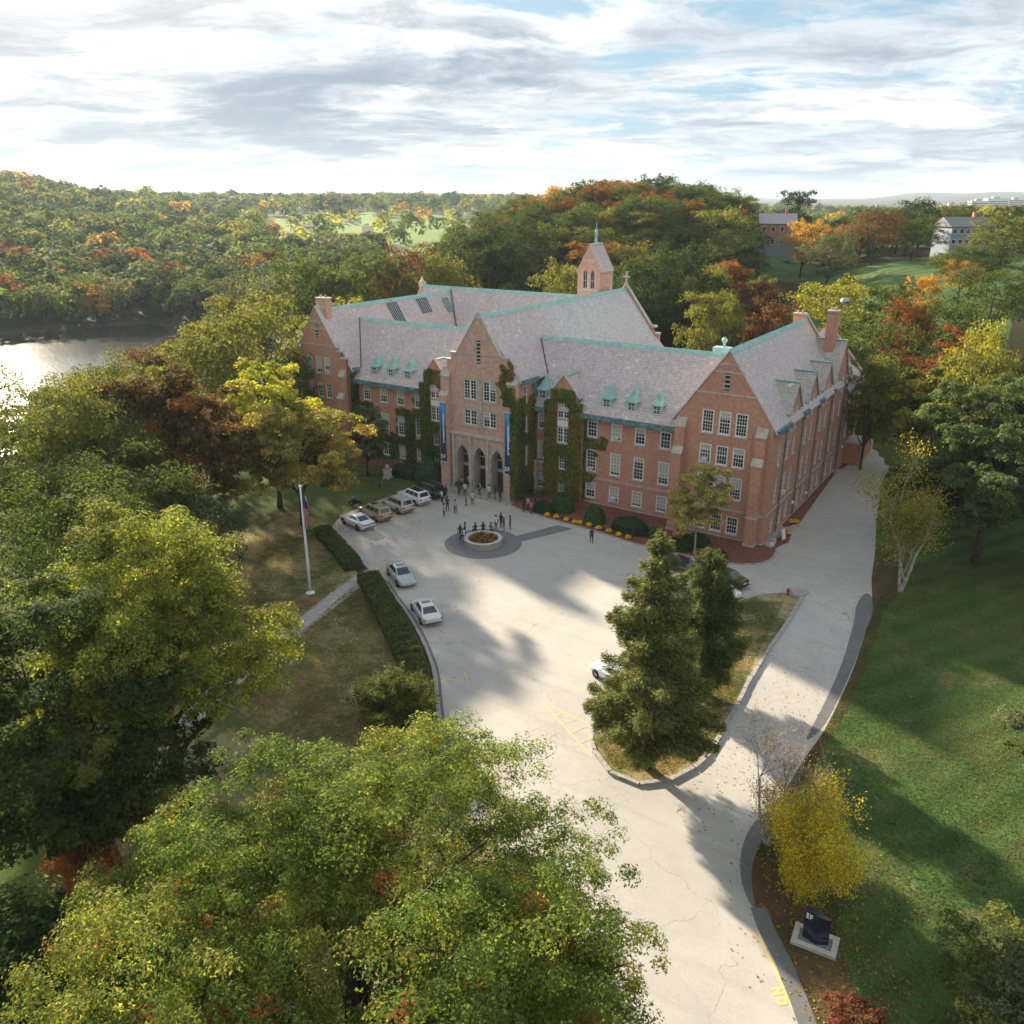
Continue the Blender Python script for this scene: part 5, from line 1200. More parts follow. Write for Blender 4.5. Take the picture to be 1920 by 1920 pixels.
def twig_tree(name, label, cat, x, y, stems, L, r, depth, leaf_per_tip, leaf, palette, weights, seed, m, droop=0.0, up=0.12, hang=0.0, cloud=0.5, ang=0.6, shrink=0.68, split=(2, 3)):
    rs = random.Random(seed); rng = np.random.default_rng(seed); o = empty(name, (x, y, 0), 0, label, cat); mb = MB(); tips = []
    for k in range(stems):
        t = 6.28 * k / max(stems, 1) + rs.uniform(-.4, .4); d = Vector((math.cos(t) * 0.35 * (stems > 1), math.sin(t) * 0.35 * (stems > 1), 1)); grow(mb, rs, Vector((0, 0, -0.2)), d, L, r, depth, tips, 0.16, up, droop, split, shrink, ang)
    me = mb.mesh('trunk', m, smooth=True, fix=False); mesh_obj('trunk', me, o)
    tp = [(p, d) for p, d, dep in tips if dep <= 2]
    P = np.array([tuple(p) for p, d in tp]); D = np.array([tuple(d) for p, d in tp]); n = len(P) * leaf_per_tip; idx = np.repeat(np.arange(len(P)), leaf_per_tip)
    pos = P[idx] + rng.normal(size=(n, 3)) * cloud * np.array([1, 1, 0.8]); pos[:, 2] -= rng.uniform(0, 1, n) ** 1.5 * hang; pos[:, 2] = np.maximum(pos[:, 2], 0.1)
    w_ = np.array(weights, float); col = np.array(palette)[rng.choice(len(palette), n, p=w_ / w_.sum())] * rng.uniform(0.6, 1.35, (n, 1))
    nrm = rng.normal(size=(n, 3)) + np.array([0, 0, 0.6])
    mesh_obj('crown', leaf_mesh('crown', pos, nrm, leaf * rng.uniform(0.6, 1.4, n), col, leaf_m, rng), o)
    return o
p = gp(1530, 1668)
twig_tree('weeping_birch', 'weeping birch with bright golden yellow leaves beside the drive', 'tree', p.x, p.y, 4, 2.3, 0.12, 5, 72, 0.058, [(0.56, 0.46, 0.045), (0.46, 0.39, 0.04), (0.30, 0.30, 0.045), OLV], [3, 3, 2.2, 1], 31, bark_pale, up=0.10, hang=1.9, cloud=0.24, ang=0.8, shrink=0.72)
p = gp(1438, 1583)
twig_tree('bare_tree', 'nearly leafless pale twiggy tree at the drive edge', 'tree', p.x, p.y, 2, 2.5, 0.13, 6, 2, 0.05, [(0.30, 0.17, 0.08), (0.2, 0.12, 0.06), GOLD], [2, 2, 1], 37, bark_pale, up=0.06, hang=0.3, cloud=0.25, ang=0.95, shrink=0.74, split=(2, 4))
p = gp(1688, 1110)
twig_tree('birch_tree', 'pale-barked birch with thin yellow leaves right of the drive', 'tree', p.x, p.y, 2, 4.2, 0.2, 5, 34, 0.10, [OLV, (0.24, 0.21, 0.045), YGR, GOLD], [2, 3, 2, 1], 41, bark_pale, up=0.14, hang=1.2, cloud=0.62, ang=0.7, shrink=0.72)

# conifers on the island
def conifer(name, label, x, y, H, R, z0, n_leaf, leaf, palette, weights, seed, tr=0.25, power=0.75, droop=0.25, zg=0.1, LV=27, fl=0.16):
    rs = random.Random(seed); rng = np.random.default_rng(seed); o = empty(name, (x, y, zg), 0, label, 'tree'); mb = MB()
    mb.tube([(0, 0, -0.2), (0.05, 0.02, H * 0.4), (0.0, 0.05, H * 0.8), (0, 0, H)], [tr * 1.3, tr, tr * 0.4, 0.02], 8)
    pos = []; nr = []; ld = []; z = z0; wts = []
    while z < H * 0.985:
        t = (z - z0) / (H - z0); Rz = R * ((1 - t) ** power) * (0.30 + 0.70 * min(1, t * 6 + 0.45)) + 0.15; nb = max(4, int(4 + 4 * (1 - t)))
        for k in range(nb):
            a = rs.uniform(0, 6.283); L = Rz * rs.uniform(0.45, 1.3); up_ = 0.25 + 0.5 * t
            base = Vector((0, 0, z + rs.uniform(-0.25, 0.25))); tip = base + Vector((math.cos(a) * L, math.sin(a) * L, L * (up_ - droop) * 0.5)); mid_ = base.lerp(tip, 0.5) + Vector((0, 0, -0.06 * L))
            mb.tube([base, mid_, tip], [0.05 * (1 - t) + 0.015, 0.025, 0.008], 4, cap=False)
            n = max(6, int(n_leaf * L / (R * 60)))
            f = rng.uniform(0.12, 1.05, n) ** 0.75; side = rng.normal(size=n) * (0.12 + 0.26 * L * (1.05 - f) * np.minimum(1, f * 2.2)); vz = rng.normal(size=n) * fl - 0.22 * np.abs(side)
            ca, sa = math.cos(a), math.sin(a)
            q = np.outer(1 - f, base) + np.outer(f, tip); q[:, 0] += -sa * side; q[:, 1] += ca * side; q[:, 2] += vz - 0.06 * np.abs(side)
            pos.append(q); nr.append(rng.normal(size=(n, 3)) * 0.45 + np.array([0, 0, 0.9])); l = np.stack([ca + -sa * side * 1.4, sa + ca * side * 1.4, rng.normal(size=n) * 0.35 + 0.25], 1); ld.append(l)
        z += (H - z0) / LV * rs.uniform(0.7, 1.25)
    pos = np.concatenate(pos); nr = np.concatenate(nr); ld = np.concatenate(ld); n = len(pos)
    w_ = np.array(weights, float); col = np.array(palette)[rng.choice(len(palette), n, p=w_ / w_.sum())] * rng.uniform(0.6, 1.4, (n, 1))
    tipf = np.clip(np.hypot(pos[:, 0], pos[:, 1]) / R, 0, 1)[:, None]
    mesh_obj('trunk', mb.mesh('trunk', bark, smooth=True, fix=False), o)
    mesh_obj('crown', leaf_mesh('crown', pos, nr, leaf * rng.uniform(0.6, 1.4, n), col, needle_m, rng, 0.34, ld), o)
    return o
CON = [(0.13, 0.165, 0.06), (0.085, 0.12, 0.045), (0.22, 0.215, 0.08), (0.24, 0.18, 0.08)]
p = gp(1212, 1440)
conifer('spruce_tree', 'tall broad spruce standing on the tip of the island', p.x, p.y, 16.6, 4.1, 2.4, 74000, 0.12, CON, [4, 3, 2.4, 0.8], 51, 0.3, 0.80, 0.30, 0.1, 34, 0.18)
p = gp(1314, 1296)
conifer('pine_tree', 'shorter dark green conifer on the island behind the tall spruce', p.x, p.y, 11.2, 2.9, 1.6, 52000, 0.12, [(0.10, 0.13, 0.045), (0.065, 0.095, 0.035), (0.15, 0.155, 0.055)], [4, 3, 2], 52, 0.22, 0.5, 0.25, 0.1, 30, 0.22)
p = gp(1302, 1040)
tree('honey_locust', 'young pale yellow-green tree in the bed before the right gable', 'tree', p.x, p.y, 9.6, 3.3, 1.6, [(0.36, 0.33, 0.11), (0.26, 0.26, 0.09), (0.40, 0.31, 0.12)], [3, 3, 1], 42, 17000, 0.12, 57, 0.12, m=bark_pale, spread=0.24, hollow=0.4)
p = gp(742, 1352)
conifer('yew_bush', 'feathery yew bush at the lower end of the long hedge', p.x, p.y, 3.4, 2.6, 0.15, 16000, 0.11, [(0.06, 0.085, 0.022), (0.11, 0.125, 0.025), OLV], [3, 3, 1], 53, 0.12, 0.5, -0.5, 0.0)
# ------------------------------------------------------------------ hedges, shrubs, ivy, flowers
simple('leaf_dark', (0.03, 0.05, 0.02), (0.02, 0.035, 0.015), 6, 0.9)
def leafy(pos, nrm, leaf, palette, weights, seed, name, m=leaf_m, parent=None):
    rng = np.random.default_rng(seed); n = len(pos); w_ = np.array(weights, float)
    col = np.array(palette)[rng.choice(len(palette), n, p=w_ / w_.sum())] * rng.uniform(0.55, 1.4, (n, 1))
    return mesh_obj(name, leaf_mesh(name, pos, nrm, leaf * rng.uniform(0.6, 1.4, n), col, m, rng), parent)
def hedge(line, w_, h, seed, label):
    L = [Vector((p[0], p[1], 0)) for p in line]; o = empty('clipped_hedge', tuple(L[0]), 0, label, 'hedge'); rng = np.random.default_rng(seed); O = L[0]
    mb = MB(); pos = []; nr = []
    for i in range(len(L) - 1):
        a, b = L[i] - O, L[i+1] - O; d = (b - a).normalized(); n = Vector((-d.y, d.x, 0)); hw = w_ * 0.42; hh = h * 0.86
        q = [a + n*hw, a - n*hw, b - n*hw, b + n*hw]; mb.solid([(v.x, v.y, 0.02) for v in q] + [(v.x*1, v.y*1, hh) for v in q], [(4,5,6,7),(0,4,7,3),(1,2,6,5),(0,1,5,4),(3,7,6,2)])
        k = int((b - a).length * 700)
        t = rng.uniform(0, 1, k); s = rng.uniform(-1, 1, k); face = rng.uniform(0, 1, k)
        bump_ = 0.07 * np.sin(t * 5 + i * 1.7) + 0.05 * np.sin(i * 2.3)
        base = np.outer(1 - t, a) + np.outer(t, b); nn = np.array(n)
        side = np.where(face < 0.55, s * w_/2, np.sign(s) * w_/2 * rng.uniform(0.93, 1.08, k)); z = np.where(face < 0.55, h + bump_ - 0.10 * np.abs(s) ** 3, rng.uniform(0.05, 1, k) * h)
        pos.append(base + np.outer(side, nn) + np.stack([np.zeros(k), np.zeros(k), z + rng.normal(size=k) * 0.05], 1))
        nr.append(np.outer(np.where(face < 0.55, 0.2 * s, np.sign(s)), nn) + np.outer(np.where(face < 0.55, 1.0, 0.3), [0, 0, 1]) + rng.normal(size=(k, 3)) * 0.5)
    mb.build('branches', MATS['leaf_dark'], o, fix=False)
    leafy(np.concatenate(pos), np.concatenate(nr), 0.10, [(0.085, 0.12, 0.034), (0.058, 0.09, 0.027), (0.13, 0.15, 0.045), (0.17, 0.12, 0.045)], [4, 3, 2, 0.6], seed, 'foliage', parent=o)
hedge(smooth_line(G2([(690, 1090), (712, 1127), (738, 1180), (760, 1225), (778, 1280), (786, 1328), (788, 1365)]), 3), 2.0, 1.05, 61, 'long clipped green hedge curving along the courtyard kerb')
hedge(smooth_line(G2([(604, 1002), (625, 1024), (648, 1050), (664, 1070)]), 3), 1.7, 1.0, 62, 'short clipped hedge between the flagpole lawn and the drive')
def shrub(x, y, rx, ry, h, palette, seed, label, n=6500, leaf=0.085, rz=0.0, name='round_shrub', group=None):
    o = empty(name, (x, y, 0.05), rz, label, 'shrub', group); rng = np.random.default_rng(seed)
    mb = MB(); mb.lathe([(0.05, 0), (0.72, h*0.1), (0.88, h*0.4), (0.8, h*0.66), (0.45, h*0.86), (0.02, h*0.9)], 10); mb.v = [(a*rx, b*ry, c) for a, b, c in mb.v]; mb.build('branches', MATS['leaf_dark'], o, smooth=True)
    d = dirs(rng, n); d[:, 2] = np.abs(d[:, 2]) * 1.0; r = rng.uniform(0.86, 1.06, n) + 0.06 * np.sin(d[:, 0] * 7 + seed) * np.sin(d[:, 1] * 6)
    pos = d * r[:, None] * np.array([rx, ry, h]); pos[:, 2] = np.where(rng.uniform(0, 1, n) < 0.22, rng.uniform(0.02, 0.4, n) * h, pos[:, 2])
    leafy(pos, d + rng.normal(size=(n, 3)) * 0.5, leaf, palette, [1] * len(palette), seed, 'foliage', parent=o)
SG = [(0.085, 0.15, 0.05), (0.055, 0.105, 0.035), (0.12, 0.18, 0.06)]; SD = [(0.045, 0.095, 0.045), (0.065, 0.125, 0.055), (0.032, 0.065, 0.03)]; SB = [(0.06, 0.145, 0.08), (0.085, 0.18, 0.10), (0.042, 0.10, 0.06)]
for (px, py, rx, ry, h, pal, lb) in [(1055, 958, 1.45, 1.35, 2.3, SG, 'round green shrub beside the ivied bay'), (1115, 980, 1.2, 1.2, 2.0, SG, 'upright leafy shrub in the middle of the mulch bed'), (1182, 998, 2.3, 1.25, 1.75, SD, 'wide dark clipped shrub in the mulch bed'),
        (1018, 960, 1.35, 0.85, 1.3, SD, 'low dark oval shrub beside the people near the ivy'), (1230, 1010, 0.9, 0.9, 1.3, SG, 'small round shrub beside the pale young tree'), (1262, 1026, 2.3, 1.2, 0.95, SD, 'low spreading juniper at the right gable'), (1305, 1020, 1.5, 1.1, 1.2, SD, 'dark low shrub left of the right gable window'),
        (806, 903, 2.0, 1.8, 3.0, SB, 'big round blue-green shrub left of the entrance arch'), (762, 893, 2.6, 1.4, 1.6, SD, 'dark low shrub beneath the left ivy'), (1345, 1046, 1.0, 0.8, 0.9, SD, 'small dark shrub at the gable foot')]:
    q = gp(px, py); shrub(q.x, q.y, rx, ry, h, pal, int(px), lb)

def flower_ball(x, y, z, r, seed, label, group, palette=((0.72, 0.50, 0.01), (0.62, 0.40, 0.01), (0.78, 0.60, 0.05))):
    o = empty('chrysanthemum', (x, y, z), 0, label, 'flowers', group); rng = np.random.default_rng(seed); n = 240
    mb = MB(); mb.lathe([(r*0.35, 0), (r*0.5, 0.12), (r*0.7, 0.2), (r*0.5, r*1.0), (0.02, r*1.15)], 8); mb.build('leaves', MATS['leaf_dark'], o)
    d = dirs(rng, n); d[:, 2] = np.abs(d[:, 2]); pos = d * r * rng.uniform(0.9, 1.05, (n, 1)) * np.array([1, 1, 0.85]) + np.array([0, 0, 0.15]); leafy(pos, d + rng.normal(size=(n, 3)) * 0.3, 0.07, list(palette), [1] * len(palette), seed, 'blossom', parent=o)
fl = [(1026, 969), (1043, 973), (1061, 978), (1077, 983), (1087, 984), (1104, 988), (1122, 994), (1141, 1000), (1160, 1006), (1178, 1011)]
for i, q in enumerate(fl):
    g = gp(*q); flower_ball(g.x, g.y, 0.09, 0.34, 70 + i, 'yellow chrysanthemum in the row along the front edge of the mulch bed', 'chrysanthemums along the mulch bed edge')
for i, (q, lb) in enumerate([((1482, 982), 'yellow chrysanthemum pot above the side door slab, nearer the wall'), ((1492, 982), 'yellow chrysanthemum pot above the side door slab, nearer the drive'), ((1467, 1001), 'yellow chrysanthemum pot below the side door slab, nearer the wall'), ((1477, 1003), 'yellow chrysanthemum pot below the side door slab, nearer the drive')]):
    g = gp(*q); flower_ball(g.x, g.y, 0.1, 0.36, 90 + i, lb, None)
mbd = MB(); rsd = random.Random(8)
for i in range(len(fl) * 2 + 6):   # dark clumps between the flowers
    t = i / (len(fl) * 2 + 5); k = t * (len(fl) - 1); a = gp(*fl[int(k)]); b = gp(*fl[min(int(k) + 1, len(fl) - 1)]); c = a.lerp(b, k - int(k)); r = rsd.uniform(0.14, 0.24)
    o = MB().lathe([(r, 0), (r*1.1, 0.1), (r*0.7, 0.25), (0.02, 0.3)], 7).build('ground_cover_tuft', soil, None, (c.x + rsd.uniform(-.1, .1), c.y + rsd.uniform(0.2, 0.5), 0.09)); tag(o, 'dark dormant tuft between the yellow flowers', 'plant', 'dormant tufts in the mulch bed')

def ivy(rects, face, plane, seed, label, palette, weights, n, leaf=0.14, holes=(), ragged=0.6):
    """rects: (u0, u1, z0, z1, density); leaves hang flat on the wall, edges ragged"""
    rng = np.random.default_rng(seed); P = []; A = sum((r[1]-r[0])*(r[3]-r[2])*r[4] for r in rects)
    for u0, u1, z0, z1, de in rects:
        k = int(n * (u1-u0)*(z1-z0)*de / A); u = rng.uniform(u0 - ragged*0.3, u1 + ragged*0.3, k); z = rng.uniform(z0, z1 + ragged*0.5, k)
        edge = np.minimum(np.minimum(u - u0, u1 - u), z1 - z); wob = 0.25 * np.sin(z * 2.3 + seed) + 0.2 * np.sin(z * 5.1 + u * 3) + 0.15 * np.sin(u * 6.0 + seed)
        keep = edge > wob * ragged - rng.uniform(0, 0.15, k)
        for h in holes: keep &= ~((u > h[0] - 0.05) & (u < h[1] + 0.05) & (z > h[2] - 0.05) & (z < h[3] + 0.08))
        P.append(np.stack([u[keep], z[keep]], 1))
    P = np.concatenate(P); k = len(P); dep = np.abs(rng.normal(size=k)) * 0.08 + 0.03 + 0.06 * (np.sin(P[:, 0] * 2.6) * np.sin(P[:, 1] * 1.4) > 0)
    if face == '-y': pos = np.stack([P[:, 0], plane - dep, P[:, 1]], 1); nb = np.array([0, -1, 0.35])
    else: pos = np.stack([plane + dep, P[:, 0], P[:, 1]], 1); nb = np.array([1, 0, 0.35])
    pal = np.array(palette); w_ = np.array(weights, float); zone = (np.sin(P[:, 0] * 1.9 + seed) + np.sin(P[:, 1] * 0.9 + seed * 2) + rng.normal(size=k) * 0.9)
    order = np.argsort(np.argsort(zone)) / k; cw = np.cumsum(w_ / w_.sum()); ci = np.minimum(np.searchsorted(cw, order), len(pal) - 1)
    col = pal[ci] * rng.uniform(0.5, 1.45, (k, 1))
    c0 = pos.mean(0); c0[2] = 0
    o = mesh_obj('wall_ivy', leaf_mesh('wall_ivy', pos - c0, nb + rng.normal(size=(k, 3)) * 0.4, leaf * rng.uniform(0.6, 1.4, k), col, leaf_m, rng), None, tuple(c0))
    return tag(o, label, 'ivy')
IG = (0.125, 0.175, 0.045); IO = (0.23, 0.205, 0.05); IR = (0.30, 0.15, 0.05); ID = (0.08, 0.12, 0.04)
bh = lambda xc: [(xc - 0.8, xc + 0.8, 10.05, 12.0), (xc - 0.8, xc + 0.8, 7.05, 9.95), (xc - 0.5, xc + 0.5, 3.8, 5.45), (xc - 0.5, xc + 0.5, 0.9, 2.3)]
ivy([(-28.5, -23.5, 0.3, 12.1, 1), (-27.6, -24.4, 12.0, 13.6, 0.9)], '-y', 1.1, 3, 'olive and russet ivy covering the right gabled bay', [IG, IO, IR, (0.17, 0.16, 0.035)], [4, 3, 1.6, 2], 22000, holes=bh(-26.0), ragged=0.35)
mh = [(xc - w_/2, xc + w_/2, z0 - 0.1, z1) for xc, w_ in cols_main for z0, z1 in (R1, R2, R3)]
ivy([(-23.5, -22.6, 0.5, 10.2, 1), (-22.6, -20.6, 6.9, 8.1, 1), (-22.7, -21.9, 3.2, 4.2, 1)], '-y', YF, 5, 'olive ivy spreading on the wall right of the ivied bay', [IG, IO, (0.17, 0.16, 0.035)], [3, 3, 2], 5200, holes=mh, ragged=0.9)
ivy([(XT + 5.2, XT + 5.6, 0.3, 12.6, 1), (XT + 4.2, XT + 5.6, 11.9, 14.0, 1)], '-y', yt - 0.8, 7, 'green ivy edge climbing the right pier of the entrance tower', [ID, IG, IO], [2.5, 3, 1.5], 3600, ragged=0.2)
ivy([(yt - 0.8, 1.2, 0.3, 12.6, 1)], '+x', XT + 5.55, 8, 'dark ivy on the shaded side of the right tower pier', [ID, IG, IO], [3, 2, 1.5], 7000, holes=[(-1, 0, 11.8, 14), (-1, 0, 8.2, 10.4), (-1, 0, 4.1, 6.7)], ragged=0.3)
ivy([(XT + 3.3, XT + 4.9, 12.6, 16.4, 0.9), (XT + 3.0, XT + 3.9, 13.0, 14.6, 0.4)], '-y', yt - 0.05, 9, 'yellowing ivy crest near the right tower shoulder', [IO, (0.16, 0.13, 0.025), IG, IR], [3, 2, 2, 1], 3300, ragged=1.2)
ivy([(-47.8, -42.8, 0.2, 12.1, 1), (-46.9, -43.7, 12.0, 13.8, 0.8)], '-y', 1.1, 11, 'dark green ivy covering the left gabled bay', [ID, IG, (0.12, 0.14, 0.035), IO], [3, 4, 3, 1], 22000, holes=bh(-45.3), ragged=0.35)
ivy([(-52.6, -47.8, 0.2, 7.6, 1), (-49.6, -47.8, 7.4, 9.4, 0.8), (-56.5, -52.5, 0.2, 3.8, 0.8)], '-y', YF, 13, 'dark ivy spreading low over the left facade', [ID, IG, IO], [4, 3, 1], 16000, holes=mh, ragged=1.0)
ivy([(0.5, 1.8, 3.0, 11.8, 1)], '+x', XL + 5.2, 14, 'dark ivy on the return wall of the left wing', [ID, IG], [3, 2], 3500, ragged=0.4)
ivy([(-59.6, -57.0, 3.0, 8.0, 1)], '-y', YF, 15, 'dark ivy in the corner beside the left wing', [ID, IG], [4, 1], 5000, holes=mh, ragged=0.7)

# ------------------------------------------------------------------ courtyard things
o = empty('planter_ring', (PC.x, PC.y, 0), 0, 'round pale stone planter in the middle of the courtyard', 'planter')
mb = MB(); mb.lathe([(2.0, 0.02), (2.0, 0.56), (2.06, 0.58), (2.06, 0.68), (1.62, 0.68), (1.60, 0.40)], 40); mb.build('stone_wall', granite, o)
mb = MB(); mb.lathe([(1.68, 0.684), (2.04, 0.684)], 40); rim_o = mb.build('coping_ring', stone_light, o)
mb = MB(); mb.lathe([(1.62, 0.46), (1.1, 0.54), (0.02, 0.60)], 24); mb.build('soil', mulch, o, smooth=True)
rsf = random.Random(4)
for i in range(12):
    t = 6.28 * i / 12 + 0.2; r = 1.15 if i % 3 else 0.55
    flower_ball(PC.x + r * math.cos(t), PC.y + r * math.sin(t), 0.5, 0.26, 200 + i, 'small mum plant inside the round stone planter', 'mums in the round planter', ((0.30, 0.27, 0.03), (0.16, 0.17, 0.03), (0.24, 0.12, 0.03)) if i % 2 else ((0.2, 0.05, 0.02), (0.12, 0.12, 0.03), (0.25, 0.2, 0.03)))
# flagpole and flag
p = gp(582, 1112); FH = 15.0
for z in np.arange(8, 20, 0.1):
    if to_px((p.x, p.y, z))[1] <= 917: FH = z; break
fp = empty('flagpole', (p.x, p.y, 0), 0, 'tall white flagpole on the lawn left of the courtyard', 'flagpole')
MB().tube([(0, 0, 0), (0, 0, FH*0.3), (0, 0, FH)], [0.15, 0.135, 0.07], 12).build('pole', whitep, fp, smooth=True)
MB().lathe([(0.42, 0), (0.42, 0.08), (0.25, 0.16), (0.18, 0.3)], 14).build('base_collar', whitep, fp); MB().lathe([(0.02, 0), (0.13, 0.05), (0.16, 0.17), (0.12, 0.28), (0.02, 0.33)], 10, (0, 0, FH)).build('ball_finial', whitep, fp, smooth=True)
MB().tube([(0.12, -0.05, 1.2), (0.10, -0.05, FH - 0.2)], 0.012, 4).build('halyard', pvc_white, fp)
def flag():
    fl_o = empty('national_flag', (p.x, p.y, FH - 0.5), rad(10), 'limp striped red, white and blue flag hanging from the flagpole', 'flag')
    red = simple('flag_red', (0.42, 0.03, 0.03), None, 4, 0.9); wht = simple('flag_white', (0.62, 0.58, 0.55), None, 4, 0.9); blu = simple('flag_blue', (0.03, 0.06, 0.2), None, 4, 0.9)
    n, m_ = 18, 13; Hf = 3.2
    def P(i, j):   # i down the hoist/drape, j across folds
        t = i / n; f = j / m_; w_ = 0.16 + 0.55 * math.sin(math.pi * min(t * 0.95 + 0.12, 1)) ** 0.8
        return Vector((0.10 + f * w_, 0.13 * math.sin(f * 11 + t * 2.2) * (0.4 + f), -Hf * t - 0.35 * f * (1 - 0.4 * f)))
    stars = MB()
    for j in range(m_):
        mb = MB()
        for i in range(n):
            if i < 7 and j < 8: stars.quad(P(i, j), P(i, j+1), P(i+1, j+1), P(i+1, j)); continue
            mb.quad(P(i, j), P(i, j+1), P(i+1, j+1), P(i+1, j))
        if mb.v: mb.build('stripe', red if j % 2 == 0 else wht, fl_o, smooth=True)
    stars.build('canton', blu, fl_o, smooth=True)
flag()
# banners on the tower piers
def banner(xc, y, z0, z1, label, seed):
    w_ = 0.82; o = empty('banner', (xc, y, z0), 0, label, 'banner'); H = z1 - z0
    m, t, b = new_mat('banner_cloth_%d' % seed); tc_ = t.node('TexCoord'); sp = t.node('SeparateXYZ'); t.l.new(tc_.outputs['Object'], sp.inputs[0])
    g = t.ramp(t.math('DIVIDE', sp.outputs[2], H), 0.25, 1.0); diag = t.math('GREATER_THAN', t.math('ADD', t.math('DIVIDE', sp.outputs[2], H), t.math('MULTIPLY', sp.outputs[0], 0.35)), 0.80)
    c = t.mix(g, (0.012, 0.035, 0.10), (0.03, 0.22, 0.50)); c = t.mix(t.math('MULTIPLY', diag, 0.55), c, (0.10, 0.42, 0.68)); t.put(b.inputs['Base Color'], c); b.inputs['Roughness'].default_value = 0.7
    mb = MB(); n = 16
    for i in range(n):
        a, c_ = H*i/n, H*(i+1)/n; ya, yb_ = 0.03 * math.sin(i * 0.9 + seed), 0.03 * math.sin((i+1) * 0.9 + seed)
        mb.solid([(-w_/2, ya, a), (w_/2, ya, a), (w_/2, yb_, c_), (-w_/2, yb_, c_), (-w_/2, ya + 0.02, a), (w_/2, ya + 0.02, a), (w_/2, yb_ + 0.02, c_), (-w_/2, yb_ + 0.02, c_)], [(0,1,2,3),(7,6,5,4),(0,3,7,4),(1,5,6,2)])
    mb.build('cloth', m, o, smooth=True)
    for z in (0, H): MB().tube([(-w_/2 - 0.1, 0.0, z), (w_/2 + 0.1, 0.0, z)], 0.04, 6).build('batten', pvc_white, o)
    # the upright line of white lettering is too small to read: a row of letter-sized strokes
    rs = random.Random(seed); z = H * 0.80; lt = MB()
    while z > H * 0.33:
        h = rs.uniform(0.10, 0.17); w2 = rs.choice([0.16, 0.2, 0.26]); lt.box(0.02, 0.02 + w2, -0.055, -0.045, z - h, z); z -= h + 0.035
    lt.build('lettering', white_letter, o)
    # EF mark near the foot
    e = MB(); zb = H * 0.06; s = 0.5
    e.box(-0.33, -0.24, -0.06, -0.05, zb, zb + s)
    for k in range(3): e.box(-0.24, -0.03, -0.06, -0.05, zb + k*s*0.42, zb + k*s*0.42 + s*0.16)
    e.box(0.05, 0.14, -0.06, -0.05, zb, zb + s)
    for k in (1, 2): e.box(0.14, 0.34, -0.06, -0.05, zb + k*s*0.42, zb + k*s*0.42 + s*0.16)
    e.build('logo', white_letter, o)
banner(XT - 4.95, yt - 0.92, 3.55, 11.2, 'tall blue banner with white lettering on the left tower pier', 1); banner(XT + 4.75, yt - 0.97, 3.55, 11.2, 'tall blue banner with white lettering on the ivied right tower pier', 2)
# monolith sign on its gravel bed
c4s = G2([(1490, 1732), (1573, 1764), (1567, 1803), (1482.5, 1770)])
cs = sum(c4s, Vector()) / 4; ex = ((c4s[1] - c4s[0]) + (c4s[2] - c4s[3])).normalized(); ey = Vector((-ex.y, ex.x, 0)); rzs = math.atan2(ex.y, ex.x)
LX = ((c4s[1] - c4s[0]).length + (c4s[2] - c4s[3]).length) / 4; LY = ((c4s[3] - c4s[0]).length + (c4s[2] - c4s[1]).length) / 4
so = empty('entrance_sign', (cs.x, cs.y, 0), rzs, 'dark navy monolith sign with white EF on a gravel bed', 'sign')
t_ = 0.28
for nm, bb in (('bed_frame', (-LX, LX, -LY, -LY + t_)), ('bed_frame', (-LX, LX, LY - t_, LY)), ('bed_frame', (-LX, -LX + t_, -LY + t_, LY - t_)), ('bed_frame', (LX - t_, LX, -LY + t_, LY - t_))): MB().box(*bb, 0.0, 0.2).build(nm, stone_light, so)
MB().box(-LX + t_, LX - t_, -LY + t_, LY - t_, 0.0, 0.13).build('gravel_bed', gravel, so)
SHT = 1.75; prof = [(-0.62, -0.04), (0.05, -0.26), (0.62, 0.0), (0.0, 0.24)]
MB().solid([(x, y, 0.1) for x, y in prof] + [(x - 0.06, y, SHT + 0.34 if i == 0 else SHT + 0.1 if i in (1, 3) else SHT - 0.1) for i, (x, y) in enumerate(prof)], [(3,2,1,0),(4,5,6,7),(0,1,5,4),(1,2,6,5),(2,3,7,6),(3,0,4,7)]).build('monolith', navy, so)
def on_face(u, z, off=0.02):   # left front face from prof[0] to prof[1]
    a, b = Vector((*prof[0], 0)), Vector((*prof[1], 0)); d = (b - a).normalized(); n = Vector((d.y, -d.x, 0)); q = a.lerp(b, u) + n * off; return (q.x - 0.05 * z / SHT, q.y, z)
def face_rect(mb, u0, u1, z0, z1):
    mb.solid([on_face(u0, z0), on_face(u1, z0), on_face(u1, z1), on_face(u0, z1), on_face(u0, z0, 0.0), on_face(u1, z0, 0.0), on_face(u1, z1, 0.0), on_face(u0, z1, 0.0)], [(0,1,2,3),(0,4,5,1),(1,5,6,2),(2,6,7,3),(3,7,4,0)])
ef = MB(); zb = 1.42
face_rect(ef, 0.16, 0.21, zb, zb + 0.32); [face_rect(ef, 0.21, 0.34, zb + k * 0.125, zb + k * 0.125 + 0.07) for k in range(3)]
face_rect(ef, 0.42, 0.47, zb, zb + 0.32); [face_rect(ef, 0.47, 0.60, zb + k * 0.125, zb + k * 0.125 + 0.07) for k in (1, 2)]
ef.build('logo', white_letter, so)
sm = MB(); rs = random.Random(2); u = 0.30
grey_l = simple('faint_lettering', (0.16, 0.17, 0.19), None, 3, 0.5)
def on_face2(u, z, off=0.015):
    a, b = Vector((*prof[1], 0)), Vector((*prof[2], 0)); d = (b - a).normalized(); n = Vector((d.y, -d.x, 0)); q = a.lerp(b, u) + n * off; return (q.x, q.y, z)
u = 0.08
while u < 0.85:
    w_ = rs.uniform(0.03, 0.06); sm.quad(on_face2(u, 0.42), on_face2(u + w_, 0.42), on_face2(u + w_, 0.49), on_face2(u, 0.49)); u += w_ + 0.025
